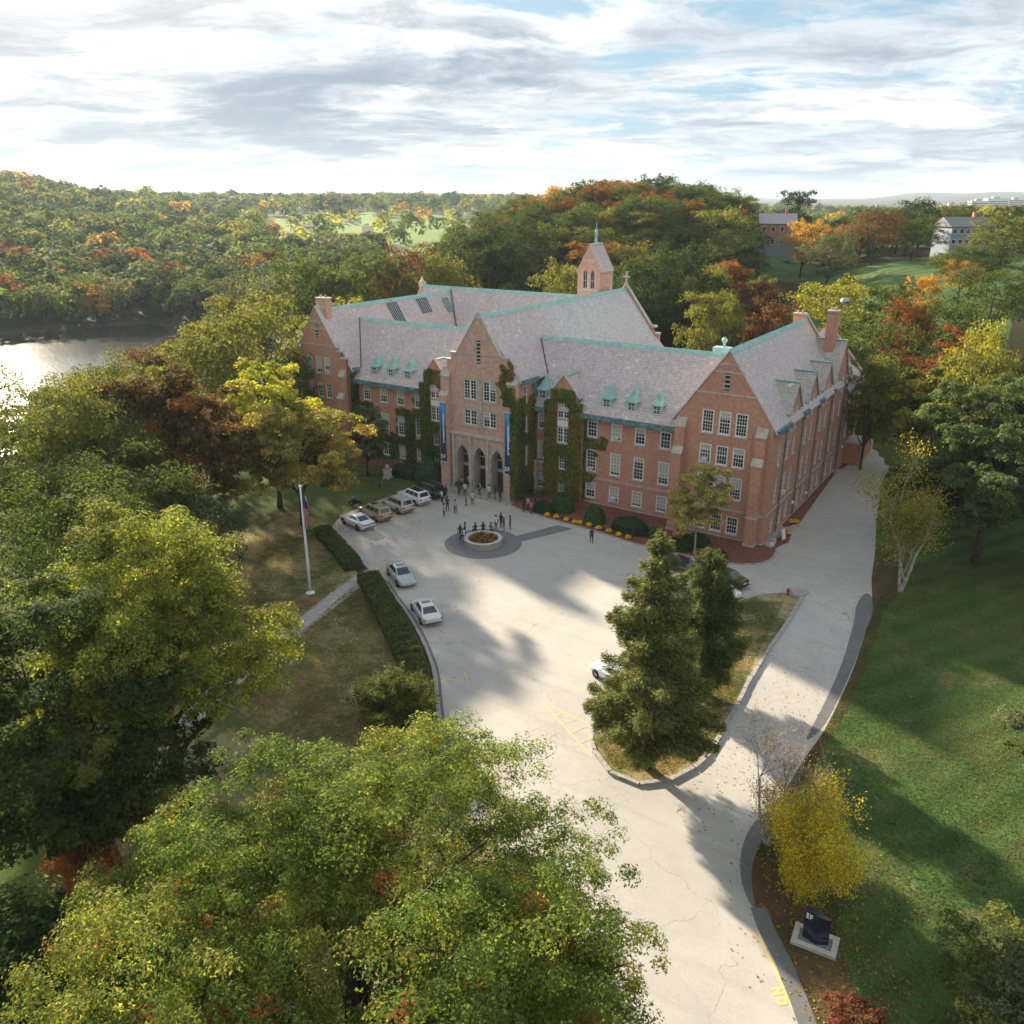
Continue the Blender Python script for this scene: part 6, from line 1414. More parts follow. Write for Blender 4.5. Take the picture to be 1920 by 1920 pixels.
sm.build('small_lettering', grey_l, so)
# shrouded stone block on the courtyard lawn, hydrant, litter bins, urns
q = gp(727, 897)
so2 = empty('stone_pedestal', (q.x, q.y, 0), 0.4, 'pale stone pedestal on the small lawn below the ivied facade', 'pedestal'); so2.scale = (0.8, 0.8, 0.72)
MB().box(-0.75, 0.75, -0.75, 0.75, 0, 0.3).build('plinth', granite, so2); mb = MB(); mb.lathe([(0.78, 0.3), (0.72, 0.5), (0.7, 1.5), (0.85, 1.62), (0.85, 1.75), (0.5, 1.8)], 8); mb.build('shaft', stone_light, so2)
MB().lathe([(0.3, 1.8), (0.42, 2.1), (0.25, 2.6), (0.02, 2.8)], 8).build('figure', stone, so2)
q = gp(1477, 1118); hy = empty('fire_hydrant', (q.x, q.y, 0.1), 0, 'small red fire hydrant at the island corner', 'hydrant')
redp = simple('red_paint', (0.38, 0.03, 0.025), None, 4, 0.4); MB().lathe([(0.17, 0), (0.17, 0.05), (0.11, 0.07), (0.11, 0.5), (0.15, 0.52), (0.13, 0.62), (0.05, 0.72), (0.02, 0.76)], 10).build('barrel', redp, hy); MB().tube([(-0.2, 0, 0.4), (0.2, 0, 0.4)], 0.06, 8).build('nozzle', redp, hy)
rock = MB(); rsr = random.Random(6)
for i, (a, b) in enumerate([(1490, 1110), (1496, 1106), (1501, 1112), (1507, 1108), (1512, 1113), (1493, 1116), (1505, 1117), (1484, 1108)]):
    q = gp(a, b); s = rsr.uniform(0.25, 0.5); k = MB().lathe([(s, 0), (s*1.05, s*0.3), (s*0.6, s*0.6), (0.02, s*0.68)], 7); k.v = [(x * rsr.uniform(.85, 1.15), y * rsr.uniform(.8, 1.1), z) for x, y, z in k.v]; tag(k.build('boulder', granite, None, (q.x, q.y, 0.016)), 'grey boulder in the loose heap at the island corner', 'rock', 'boulders at the island corner')
for px, py, lb in ((860, 922, 'left')[:2] + ('dark stone urn with plants at the left arch of the entrance',), ):
    q = gp(px, py, 0.17); u_ = empty('stone_urn', (q.x, q.y, 0.17), 0, lb, 'urn'); MB().lathe([(0.3, 0), (0.3, 0.1), (0.15, 0.2), (0.15, 0.35), (0.42, 0.7), (0.5, 0.95), (0.44, 0.95), (0.3, 0.8)], 12).build('bowl', stone, u_); d_ = dirs(np.random.default_rng(3), 500); d_[:, 2] = abs(d_[:, 2]); leafy(d_ * 0.5 + np.array([0, 0, 0.9]), d_, 0.09, SD, [1, 1, 1], 3, 'plants', parent=u_)
# low rail and bench by the ivied corner, side-door board and bins
rl_ = empty('iron_railing', (-28.9, -0.2, 0.09), 0, 'low black iron railing in the corner right of the tower', 'railing'); mbr = MB()
for k in range(12): MB().tube([(-0.9 + k * 0.25, 0, 0), (-0.9 + k * 0.25, 0, 0.95)], 0.018, 5).build('baluster', iron, rl_)
MB().box(-1.0, 2.0, -0.025, 0.025, 0.92, 0.98).build('top_rail', iron, rl_)
q = gp(1462, 1010); bo = empty('sandwich_board', (q.x + .2, q.y, 0.07), rad(70), 'white folding board standing beside the side door', 'signboard')
for s in (-1, 1): MB().prism([(-0.32, s*0.28, 0), (0.32, s*0.28, 0), (0.32, s*0.03, 1.1), (-0.32, s*0.03, 1.1)], (0, s*0.03, 0.0)).build('board', pvc_white, bo)
for (a, b), lb in (((1447, 1024), 'white utility box at the foot of the right gable corner'), ((1450, 1018), 'white downspout box near the right gable corner')):
    q = gp(a, b); ub = empty('utility_box', (q.x, q.y, 0.05), 0.3, lb, 'utility box'); MB().box(-0.25, 0.25, -0.2, 0.2, 0, 0.55).build('case', pvc_white, ub); MB().box(-0.28, 0.28, -0.23, 0.23, 0.55, 0.6).build('lid', steel, ub)
# ------------------------------------------------------------------ cars
def loft(mb, secs, cap=True):
    """secs: list of equal-length closed rings of points"""
    n0 = len(mb.v); k = len(secs[0])
    for s in secs: mb.v += [tuple(p) for p in s]
    for i in range(len(secs) - 1):
        for j in range(k): j2 = (j + 1) % k; mb.f.append((n0 + i*k + j, n0 + i*k + j2, n0 + (i+1)*k + j2, n0 + (i+1)*k + j)); mb.m.append(mb.mi)
    if cap:
        mb.f.append(tuple(n0 + j for j in range(k))[::-1]); mb.m.append(mb.mi); e = n0 + (len(secs) - 1)*k; mb.f.append(tuple(e + j for j in range(k))); mb.m.append(mb.mi)
CAR = {
 'sedan': dict(L=4.85, W=1.84, body=[(-2.42, .42, .80, .70), (-2.36, .30, .93, .80), (-1.95, .24, 1.00, .89), (-1.2, .20, .98, .92), (0, .20, .93, .92), (1.0, .20, .92, .92), (1.6, .22, .86, .90), (2.15, .26, .76, .84), (2.38, .34, .64, .72), (2.42, .40, .58, .62)],
               cab=(-1.72, 1.12, -0.95, 0.28, .80, .60, 1.45, .98, .93), wb=(1.42, -1.40), r=.33),
 'sports': dict(L=5.0, W=1.9, body=[(-2.5, .45, .86, .74), (-2.44, .30, 1.00, .84), (-1.9, .22, 1.04, .93), (-1.2, .20, 1.03, .95), (0, .20, .96, .95), (1.0, .20, .95, .95), (1.7, .22, .90, .93), (2.3, .26, .80, .87), (2.46, .34, .68, .76), (2.5, .42, .60, .66)],
               cab=(-1.75, 1.0, -0.80, 0.15, .80, .58, 1.46, 1.03, .95), wb=(1.5, -1.48), r=.36),
 'suv': dict(L=4.8, W=1.92, body=[(-2.38, .50, .95, .80), (-2.36, .36, 1.10, .88), (-2.1, .30, 1.12, .94), (-1.2, .26, 1.10, .96), (0, .26, 1.06, .96), (1.0, .26, 1.05, .96), (1.5, .28, 1.02, .94), (2.1, .32, .92, .88), (2.36, .40, .80, .78), (2.4, .48, .70, .70)],
               cab=(-2.26, 1.25, -1.98, 0.45, .85, .66, 1.74, 1.10, 1.05), wb=(1.42, -1.40), r=.37),
}
_cm = {}
def car_parts(kind):
    if kind in _cm: return _cm[kind]
    c = CAR[kind]; out = {}
    mb = MB(); secs = []
    for x, zb, zt, hw in c['body']:
        mid_ = zb + (zt - zb) * 0.55
        secs.append([(x, -hw*.82, zb), (x, -hw*.97, zb + .10), (x, -hw, mid_), (x, -hw*.95, zt - .06), (x, -hw*.82, zt), (x, -hw*.4, zt + .03), (x, hw*.4, zt + .03), (x, hw*.82, zt), (x, hw*.95, zt - .06), (x, hw, mid_), (x, hw*.97, zb + .10), (x, hw*.82, zb)])
    loft(mb, secs); out['body'] = mb.mesh('body', car_paint, smooth=True)
    xr0, xf0, xr1, xf1, w0, w1, zt, zr0, zf0 = c['cab']
    lo = [(xr0, -w0, zr0 - .03), (xf0, -w0*.95, zf0 - .03), (xf0, w0*.95, zf0 - .03), (xr0, w0, zr0 - .03)]
    up_ = [(xr1, -w1, zt - .05), (xf1, -w1, zt - .05), (xf1, w1, zt - .05), (xr1, w1, zt - .05)]
    mb = MB(); mb.solid(lo + up_, [(0,1,5,4),(1,2,6,5),(2,3,7,6),(3,0,4,7)])
    xm = (xr1 + xf1) / 2
    dome = [(xr1 + .15, -w1*.8, zt), (xf1 - .12, -w1*.8, zt), (xf1 - .12, w1*.8, zt), (xr1 + .15, w1*.8, zt)]
    mb.solid(up_ + dome, [(0,1,5,4),(1,2,6,5),(2,3,7,6),(3,0,4,7),(4,5,6,7)]); out['cabin'] = mb.mesh('cabin', car_paint)
    def pane(q, f0, f1, g0, g1, off):
        """q: lower a, lower b, upper b, upper a"""
        a, b, c_, d = [Vector(v) for v in q]
        P = lambda u, v: (a.lerp(b, u)).lerp(d.lerp(c_, u), v)
        n = (b - a).cross(d - a).normalized() * off; return [P(f0, g0) + n, P(f1, g0) + n, P(f1, g1) + n, P(f0, g1) + n]
    def pmesh(nm, quads, m=car_glass):
        mb = MB()
        for q in quads: mb.quad(*q)
        return mb.mesh(nm, m, fix=False)
    out['windscreen'] = pmesh('windscreen', [pane([lo[1], lo[2], up_[2], up_[1]], .07, .93, .10, .95, .012)])
    out['rear_window'] = pmesh('rear_window', [pane([lo[3], lo[0], up_[0], up_[3]], .09, .91, .14 if kind != 'suv' else .18, .92, .012)])
    sp = [(.06, .34), (.37, .66), (.69, .90)] if kind == 'suv' else [(.16, .50), (.53, .86)]
    out['side_window'] = [pmesh('side_window', [pane([lo[0], lo[1], up_[1], up_[0]], f0, f1, .22, .90, .012)]) for f0, f1 in sp] + [pmesh('side_window', [pane([lo[2], lo[3], up_[3], up_[2]], 1 - f1, 1 - f0, .22, .90, .012)]) for f0, f1 in sp]
    r = c['r']; mb = MB(); mb.lathe([(r*.62, -.11), (r*.95, -.11), (r, -.07), (r, .07), (r*.95, .11), (r*.62, .11)], 18); mb.v = [(x, z, y) for x, y, z in mb.v]; out['tyre'] = mb.mesh('tyre', rubber, smooth=True)
    mb = MB(); mb.lathe([(r*.64, -.08), (r*.64, .08)], 14); mb.v = [(x, z, y) for x, y, z in mb.v]
    for k in range(5):
        t = 2*math.pi*k/5; d = Vector((math.cos(t), 0, math.sin(t))); n = Vector((-math.sin(t), 0, math.cos(t))); mb.quad(*[d*r*.08 + n*.05 + Vector((0, -.095, 0)), d*r*.08 - n*.05 + Vector((0, -.095, 0)), d*r*.63 - n*.04 + Vector((0, -.095, 0)), d*r*.63 + n*.04 + Vector((0, -.095, 0))]); mb.quad(*[d*r*.08 + n*.05 + Vector((0, .095, 0)), d*r*.08 - n*.05 + Vector((0, .095, 0)), d*r*.63 - n*.04 + Vector((0, .095, 0)), d*r*.63 + n*.04 + Vector((0, .095, 0))])
    out['rim'] = mb.mesh('rim', rim_m, fix=False)
    mb = MB(); mb.lathe([(.02, 0), (r*1.14, 0)], 18); mb.v = [(x, z, max(y, -.02)) for x, y, z in mb.v]; out['arch'] = mb.mesh('wheel_arch', rubber, fix=False)
    b = c['body']; xe, xf = b[0][0], b[-1][0]; hz = b[0][2]
    out['tail'] = MB().box(-.04, .10, -.17, .17, -.09, .09).mesh('taillight', red_lens); out['head'] = MB().box(-.16, .05, -.19, .19, -.07, .07).mesh('headlight', clear_lens)
    out['plate'] = MB().box(-.02, .02, -.22, .22, -.06, .06).mesh('licence_plate', plate_m); out['mirror'] = MB().box(-.06, .08, -.10, .10, -.07, .07).mesh('mirror', car_paint)
    out['bumper'] = MB().box(-.06, .06, -.74, .74, -.05, .05).mesh('bumper_strip', rubber)
    _cm[kind] = out
    return out
def car(kind, x, y, rz, colr, label, extras=(), group='parked cars'):
    c = CAR[kind]; P = car_parts(kind); root = empty('parked_car', (x, y, 0.018), rz, label, 'car', group); colr = (*colr, 1)
    def add(nm, me, loc=(0, 0, 0), parent=root, rz_=0.0):
        o = mesh_obj(nm, me, parent, loc, rz_); o.color = colr; return o
    body = add('body', P['body']); cab = add('cabin', P['cabin'])
    add('windscreen', P['windscreen']); add('rear_window', P['rear_window'])
    for me in P['side_window']: add('side_window', me)
    hw = c['W']/2
    for wx in c['wb']:
        for s in (-1, 1):
            add('wheel_arch', P['arch'], (wx, s*(hw + .004), c['r'] + .02), body)
            w_ = add('wheel', P['tyre'], (wx, s*(hw - .08), c['r'])); w_.name = 'wheel'; add('rim', P['rim'], (0, 0, 0), w_)
    b = c['body']; zt = b[1][2] - .16
    for s in (-1, 1):
        add('taillight', P['tail'], (b[1][0] + .0, s*(b[1][3] - .19), zt), root, 0); add('headlight', P['head'], (b[-2][0] - .06, s*(b[-2][3] - .13), b[-2][2] - .05), root, s*0.35)
        add('mirror', P['mirror'], (c['cab'][1] - .32, s*(hw + .06), c['cab'][8] + .10))
    add('licence_plate', P['plate'], (b[0][0] - .01, 0, .72 if kind != 'suv' else .85)); add('licence_plate', P['plate'], (b[-1][0] + .01, 0, .48))
    add('bumper_strip', P['bumper'], (b[0][0] + .03, 0, b[0][1] + .02))
    for e in extras:
        if e == 'glass_roof': xr1, xf1, w1, zt_ = c['cab'][2], c['cab'][3], c['cab'][5], c['cab'][6]; o = MB().box(xr1 + .35, xf1 - .2, -w1*.72, w1*.72, zt_ - .01, zt_ + .012).build('glass_roof', car_glass, root)
        if e == 'sunroof': xf1, zt_ = c['cab'][3], c['cab'][6]; MB().box(xf1 - .75, xf1 - .25, -.4, .4, zt_ - .01, zt_ + .01).build('sunroof', car_glass, root)
        if e == 'rails':
            for s in (-1, 1): MB().tube([(c['cab'][2] + .15, s*c['cab'][5]*.93, c['cab'][6] + .03), (c['cab'][3] - .1, s*c['cab'][5]*.93, c['cab'][6] + .03)], .025, 5).build('roof_rail', steel, root)
        if e == 'black_band': MB().box(b[0][0] - .03, b[0][0] + .06, -.66, .66, .80, .90).build('rear_light_band', car_glass, root)
    return root
def by_wheels(kind, rear, front, side, colr, label, extras=(), heading=None):
    """rear/front: photo points where the visible side's wheels touch the ground; side: +1 if that is the car's left"""
    A, Bp = gp(*rear), gp(*front); d = (Bp - A).normalized() if heading is None else heading; c = CAR[kind]
    right = Vector((d.y, -d.x, 0)); mid_wb = (c['wb'][0] + c['wb'][1]) / 2
    ctr = A - d * c['wb'][1] + right * side * (c['W']/2) - d * 0
    return car(kind, ctr.x, ctr.y, math.atan2(d.y, d.x), colr, label, extras)
h1 = (gp(711, 949) - gp(745, 964.5)).normalized()
by_wheels('sports', (670, 996), None or (639, 983), 1, (0.74, 0.74, 0.75), 'white low sedan at the near end of the row by the lawn', ('black_band',), h1)
by_wheels('suv', (703, 980), (672, 966), 1, (0.36, 0.27, 0.15), 'gold wagon parked second from the hedge end', ('sunroof', 'rails'), h1)
by_wheels('suv', (745, 964.5), (711, 949), 1, (0.48, 0.46, 0.43), 'silver wagon in the middle of the row by the entrance', ('rails',), h1)
by_wheels('suv', (777, 949), (745, 935), 1, (0.78, 0.78, 0.80), 'white wagon with a large dark glass roof', ('glass_roof',), h1)
by_wheels('suv', (806, 937), (773, 925), 1, (0.012, 0.013, 0.015), 'black wagon nearest the entrance arches', ('rails',), h1)
by_wheels('sedan', (727.5, 1079), (752, 1111), -1, (0.42, 0.42, 0.41), 'silver sedan beside the hatched box, facing the camera', ('sunroof',))
by_wheels('sedan', (787.5, 1171), (769, 1140), 1, (0.70, 0.69, 0.68), 'white sedan at the kerb seen from behind', ('sunroof',))
h2 = (gp(1325, 1089) - gp(1366, 1106)).normalized()
by_wheels('sedan', (1367, 1106), (1325, 1089), 1, (0.014, 0.016, 0.02), 'black sedan parked at the top of the island', (), h2)
by_wheels('sedan', (1281, 1082), (1240, 1066), 1, (0.014, 0.014, 0.016), 'black car half hidden behind the spruce top', (), h2)
by_wheels('sedan', (1353, 1131), (1310, 1110), 1, (0.76, 0.76, 0.77), 'white car parked next to the black sedan behind the dark conifer', (), h2)
by_wheels('suv', (1276, 1188), (1230, 1165), 1, (0.80, 0.80, 0.81), 'white wagon behind the middle of the spruce', (), h2)
by_wheels('sedan', (1166, 1301), (1120, 1280), 1, (0.78, 0.78, 0.80), 'white car poking out left of the spruce', (), h2)

# motorcycle and bicycles by the cars
def wheel_ring(r, w_, m, parent, loc, name='wheel', spokes=10):
    mb = MB(); mb.lathe([(r - w_, -w_*.5), (r, -w_*.5), (r, w_*.5), (r - w_, w_*.5), (r - w_, -w_*.5)], 18); mb.v = [(x, z, y) for x, y, z in mb.v]; o = mb.build(name, m, parent, loc, smooth=True)
    sp = MB()
    for k in range(spokes): t = 6.283*k/spokes; sp.tube([(0, 0, 0), ((r - w_)*math.cos(t), 0, (r - w_)*math.sin(t))], 0.008, 3)
    sp.build('spokes', steel, o); return o
q = gp(668, 950); mc = empty('motorcycle', (q.x, q.y, 0.018), math.atan2(h1.y, h1.x) + .3, 'black motorcycle with silver fairing left of the silver wagon', 'motorcycle')
for wx in (-.72, .72): wheel_ring(.31, .11, rubber, mc, (wx, 0, .31))
mb = MB(); loft(mb, [[(x, -w_, z0), (x, w_, z0), (x, w_*.8, z1), (x, -w_*.8, z1)] for x, w_, z0, z1 in ((-.85, .08, .72, .82), (-.5, .15, .62, .84), (-.1, .14, .35, .80), (.2, .17, .30, 1.0), (.5, .14, .45, .96), (.66, .06, .7, .85))]); mb.build('body', iron, mc, smooth=True)
MB().box(-.75, -.1, -.13, .13, .80, .88).build('saddle', rubber, mc); MB().tube([(.72, .08, .31), (.45, .1, 1.0)], .03, 6).build('fork', steel, mc); MB().tube([(.4, -.36, 1.06), (.46, 0, 1.02), (.4, .36, 1.06)], .02, 6).build('handlebar', steel, mc)
MB().prism([(.5, -.16, .85), (.5, .16, .85), (.38, .14, 1.25), (.38, -.14, 1.25)], (.05, 0, 0)).build('windshield', clear_lens, mc); MB().tube([(-.9, .15, .35), (.1, .15, .3)], .05, 7).build('exhaust', steel, mc)
def bicycle(x, y, rz, colr, label):
    b = empty('bicycle', (x, y, 0.01), rz, label, 'bicycle'); 
    for wx in (-.52, .52): wheel_ring(.34, .035, rubber, b, (wx, 0, .34))
    fr = MB(); n = [(-.52, 0, .34), (-.05, 0, .30), (-.2, 0, .85), (.38, 0, .80), (.52, 0, .34)]
    for i, j in ((0, 1), (0, 2), (1, 2), (2, 3), (1, 3), (3, 4)): fr.tube([n[i], n[j]], .02, 5)
    o = fr.build('frame', cloth_m, b); o.color = (*colr, 1); MB().tube([(.36, -.28, .98), (.40, 0, .95), (.36, .28, .98)], .015, 5).build('handlebar', iron, b); MB().box(-.33, -.08, -.06, .06, .90, .96).build('saddle', rubber, b)
for i, (a, b_, cl, lb) in enumerate([(703, 918, (.3, .3, .32), 'grey bicycle at the left end of the rack'), (712, 914, (.05, .12, .3), 'blue bicycle in the middle of the rack'), (723, 911, (.3, .05, .04), 'red bicycle leaning near the lawn rack'), (735, 909, (.05, .05, .05), 'black bicycle at the right end of the rack')]):
    q = gp(a, b_); bicycle(q.x, q.y, 2.3 + i*.12, cl, lb)
q = gp(718, 914); rk = empty('bicycle_rack', (q.x, q.y, 0), .1, 'steel loop bicycle rack on the courtyard lawn', 'bicycle rack')
for k in range(4): MB().tube([(-1.2 + k*.8, 0, 0), (-1.2 + k*.8, 0, .75), (-.8 + k*.8, 0, .75), (-.8 + k*.8, 0, 0)], .025, 6).build('loop', steel, rk)

# ------------------------------------------------------------------ people
def person_mesh(pose):
    """one continuous skin grown over a jointed skeleton; returns mesh with slots skin, shirt, trousers, shoes"""
    J = {}; Eg = []
    def j(n, p, r, par=None, part=None):
        J[n] = (Vector(p), r)
        if par: Eg.append((par, n, part))
    sit = pose == 'sit'; hz = .93
    j('pel', (0, 0, hz), (.155, .115)); j('wst', (0, .0, hz + .16), (.135, .10), 'pel', 'shirt'); j('chs', (0, .01, hz + .38), (.165, .115), 'wst', 'shirt'); j('nkb', (0, .01, hz + .54), (.075, .075), 'chs', 'shirt'); j('nck', (0, .0, hz + .60), (.055, .06), 'nkb', 'skin'); j('hd1', (0, -.015, hz + .68), (.078, .095), 'nck', 'skin'); j('hd2', (0, -.01, hz + .78), (.072, .088), 'hd1', 'skin')
    for s, S in ((-1, 'R'), (1, 'L')):
        j('sh' + S, (s*.19, .01, hz + .48), (.062, .062), 'chs', 'shirt')
        if pose == 'hips': el, ha = (s*.40, .10, hz + .22), (s*.21, -.03, hz + .04)
        elif pose == 'fold': el, ha = (s*.26, -.04, hz + .19), (s*.04, -.22, hz + .27)
        elif pose == 'walk': el, ha = (s*.25, s*.10, hz + .20), (s*.25, s*.10 - .16, hz - .04)
        elif pose == 'sit': el, ha = (s*.26, -.06, hz + .20), (s*.16, -.30, hz + .10)
        else: el, ha = (s*.26, .03, hz + .19), (s*.27, -.05, hz - .07)
        j('el' + S, el, (.045, .045), 'sh' + S, 'shirt'); j('wr' + S, ha, (.030, .030), 'el' + S, 'skin')
        d = (Vector(ha) - Vector(el)).normalized(); j('pm' + S, Vector(ha) + d*.09, (.038, .020), 'wr' + S, 'skin')
        j('hp' + S, (s*.095, 0, hz - .06), (.095, .10), 'pel', 'trousers')
        if sit: kn, an, to = (s*.11, -.42, hz - .06), (s*.11, -.44, hz - .48), (s*.12, -.60, hz - .53)
        elif pose == 'walk': kn, an, to = (s*.10, -s*.16, .50), (s*.10, -s*.22 + .08, .09), (s*.10, -s*.22 - .10, .04)
        else: kn, an, to = (s*.11, -.01, .50), (s*.12, .03, .09), (s*.13, -.14, .04)
        j('kn' + S, kn, (.062, .064), 'hp' + S, 'trousers'); j('an' + S, an, (.042, .045), 'kn' + S, 'trousers'); j('to' + S, to, (.045, .035), 'an' + S, 'shoes')
    names = list(J); me = bpy.data.meshes.new('skeleton'); me.from_pydata([J[n][0] for n in names], [(names.index(a), names.index(b)) for a, b, _ in Eg], [])
    ob = bpy.data.objects.new('skeleton', me); COL.objects.link(ob); md = ob.modifiers.new('s', 'SKIN'); sd = ob.modifiers.new('u', 'SUBSURF'); sd.levels = 1; sd.render_levels = 1
    for i, n in enumerate(names): v = me.skin_vertices[0].data[i]; v.radius = J[n][1]; v.use_root = n == 'pel'
    dg = bpy.context.evaluated_depsgraph_get(); ev = ob.evaluated_get(dg); out = bpy.data.meshes.new_from_object(ev); bpy.data.objects.remove(ob)
    mb = MB(); mb.v = [tuple(v.co) for v in out.vertices]; mb.f = [tuple(p.vertices) for p in out.polygons]; mb.m = []
    part = {'skin': 0, 'shirt': 1, 'trousers': 2, 'shoes': 3}
    for f in mb.f:
        c = sum((Vector(mb.v[i]) for i in f), Vector()) / len(f); best = (9, 0)
        for a, b, pt in Eg:
            A, Bq = J[a][0], J[b][0]; t = max(0, min(1, (c - A).dot(Bq - A) / max(1e-6, (Bq - A).length_squared))); d = (c - A.lerp(Bq, t)).length / max(.03, (J[a][1][0]*(1-t) + J[b][1][0]*t))
            if d < best[0]: best = (d, part[pt])
        mb.m.append(best[1])
    mb.mi = 0
    for s, S in ((-1, 'R'), (1, 'L')):   # fingers and thumb rooted in the palm
        P = J['pm' + S][0]; d = (P - J['wr' + S][0]).normalized(); side = d.cross(Vector((0, 1, 0))); side = side.normalized() if side.length > .1 else Vector((1, 0, 0)); curl = Vector((0, -1, -.2)).normalized()
        for k, L in enumerate((.070, .080, .075, .058)):
            b0 = P - d*.02 + side*(k - 1.5)*.019; mb.tube([b0, b0 + d*L*.6, b0 + d*L*.95 + curl*L*.4], [.0095, .009, .007], 5)
        b0 = J['wr' + S][0].lerp(P, .4); mb.tube([b0, b0 + side*.035*s + d*.03, b0 + side*.045*s + d*.065], [.011, .010, .008], 5)
    hd = J['hd1'][0]; mb.solid([hd + Vector(v) for v in ((-.016, -.088, -.012), (.016, -.088, -.012), (0, -.122, -.014), (0, -.090, .045))], [(0, 1, 2), (0, 2, 3), (1, 3, 2), (0, 3, 1)])
    for s in (-1, 1): e = hd + Vector((s*.080, .005, .015)); mb.solid([e + Vector(v) for v in ((0, -.018, -.03), (0, .018, -.02), (s*.014, .016, .02), (0, -.014, .034))], [(0, 1, 2, 3)])
    mb.mi = 3
    for s in (-1, 1): e = hd + Vector((s*.032, -.092, .032)); mb.solid([e + Vector(v) for v in ((-.013, 0, -.006), (.013, 0, -.006), (.013, 0, .006), (-.013, 0, .006))], [(0, 1, 2, 3)])
    return mb.mesh('person', [cloth_m]*4, smooth=True, fix=False)
_pm = {}
def hair_mesh(long_):
    if long_ in _pm: return _pm[long_]
    mb = MB(); mb.lathe([(.095, -.03), (.100, .04), (.092, .10), (.06, .145), (.01, .158)], 12, (0, .012, 0)); mb.v = [(x, y*1.12, z) for x, y, z in mb.v]
    if long_: mb.solid([(-.09, .03, .05), (.09, .03, .05), (.10, .10, .02), (-.10, .10, .02), (-.07, .06, -.24), (.07, .06, -.24), (.07, .12, -.22), (-.07, .12, -.22)], [(0,1,5,4),(1,2,6,5),(2,3,7,6),(3,0,4,7),(4,5,6,7)])
    _pm[long_] = mb.mesh('hair', cloth_m, smooth=True); return _pm[long_]
_pc = {}
def cmat(c):
    k = tuple(round(v, 3) for v in c)
    if k not in _pc: _pc[k] = simple('cloth_%d' % len(_pc), k, tuple(v * 0.8 for v in k), 9, 0.9)
    return _pc[k]
HZ = .93
def person(px, py, pose, face, shirt, pants, label, z=0.018, skin=(.32, .19, .13), hair=(.02, .015, .012), shoe=(.03, .03, .03), long_=False, h=1.0, pack=None, xy=None):
    if pose not in _pm: _pm[pose] = person_mesh(pose)
    q = gp(px, py, z) if xy is None else Vector(xy); base = _pm[pose]; o = bpy.data.objects.new('person', base); link(o); o.location = (q.x, q.y, z); o.rotation_euler = (0, 0, rad(face)); o.scale = (h, h, h)
    for i, c in enumerate((skin, shirt, pants, shoe)): o.material_slots[i].link = 'OBJECT'; o.material_slots[i].material = cmat(c)
    tag(o, label, 'person'); hr = mesh_obj('hair', hair_mesh(long_), o, (0, -.005, HZ + .70)); hr.color = (*hair, 1)
    if pack: b = MB().box(-.15, .15, .10, .27, HZ + .08, HZ + .52).build('backpack', cmat(pack), o)
    return o
WH, BK, NV, JE, KH = (.62, .62, .66), (.018, .018, .02), (.02, .025, .06), (.06, .09, .16), (.28, .23, .16)
PZ = 0.175
person(829, 943, 'hips', 150, WH, BK, 'person in white shirt, hands on hips, beside the black wagon')
person(836, 935, 'stand', 200, BK, BK, 'person in black standing behind the one with hands on hips')
person(839, 958, 'stand', 60, (.03, .03, .035), (.05, .055, .07), 'person in dark clothes behind the pink top', h=1.03)
person(833, 970, 'fold', 80, (.62, .33, .33), JE, 'person in pale pink top, jeans and white shoes', shoe=(.6, .6, .6), long_=True)
person(854, 963, 'stand', 250, (.38, .41, .45), NV, 'person in grey shirt standing alone near the parked wagons')
person(861, 931, 'fold', 30, NV, BK, 'person in navy at the left of the porch step', PZ)
person(872, 929, 'stand', 190, (.68, .68, .72), BK, 'person in white shirt on the porch by the left arch', PZ)
person(874, 948, 'fold', 300, (.50, .15, .12), NV, 'person in red checked shirt below the porch step')
person(886, 946, 'stand', 70, (.58, .52, .46), JE, 'person in cream top with blond hair below the porch step', hair=(.3, .2, .1), long_=True)
person(866, 917, 'stand', 10, (.55, .12, .04), BK, 'person in orange shirt inside the left arch', PZ)
person(880, 914, 'stand', 180, (.70, .70, .74), BK, 'person in white shirt at the left arch pillar', PZ)
person(899, 928, 'stand', 170, (.45, .44, .42), BK, 'person in grey with dark shoulder bag before the middle arch', PZ, pack=(.03, .03, .035))
person(903, 907, 'fold', 20, BK, BK, 'person in black inside the middle arch, left one', PZ)
person(911, 908, 'stand', 340, BK, NV, 'person in black inside the middle arch, right one', PZ)
person(917, 934, 'fold', 190, (.68, .68, .70), JE, 'person in white tee and jeans before the middle pillar', PZ)
person(928, 936, 'stand', 120, (.05, .055, .04), (.04, .04, .03), 'person in dark olive clothes on the porch', PZ)
person(938, 941, 'fold', 230, BK, BK, 'person in black holding a pale bag at the right of the porch', PZ)
person(982, 960, 'stand', 40, NV, BK, 'person in navy jacket beside the ivy column')
person(990, 957, 'fold', 340, (.55, .47, .42), JE, 'person in cream top and jeans beside the ivy column', long_=True)
person(996, 964, 'stand', 160, (.75, .09, .20), JE, 'person in hot pink shirt and jeans at the mulch bed')
person(1004, 955, 'fold', 280, BK, BK, 'person in black behind the hot pink shirt')
person(930, 993, 'stand', 75, (.62, .62, .70), BK, 'person in long white shirt and black shorts right of the planter')
person(939.5, 990, 'stand', 350, (.02, .022, .02), JE, 'tall person in black shirt and jeans right of the planter', h=1.05)
person(945, 998, 'fold', 320, BK, KH, 'person in black top, khaki trousers and red shoes', shoe=(.5, .08, .08), h=.96)
person(956.5, 994, 'stand', 290, (.05, .05, .13), NV, 'person in navy jacket and shorts with white socks', shoe=(.7, .7, .7))
person(863, 1012, 'stand', 30, (.03, .03, .035), KH, 'person in dark jacket with a black bag left of the planter', pack=(.015, .015, .018))
person(872, 1007, 'stand', 300, (.05, .05, .035), BK, 'person in dark olive jacket behind the planter sitters')
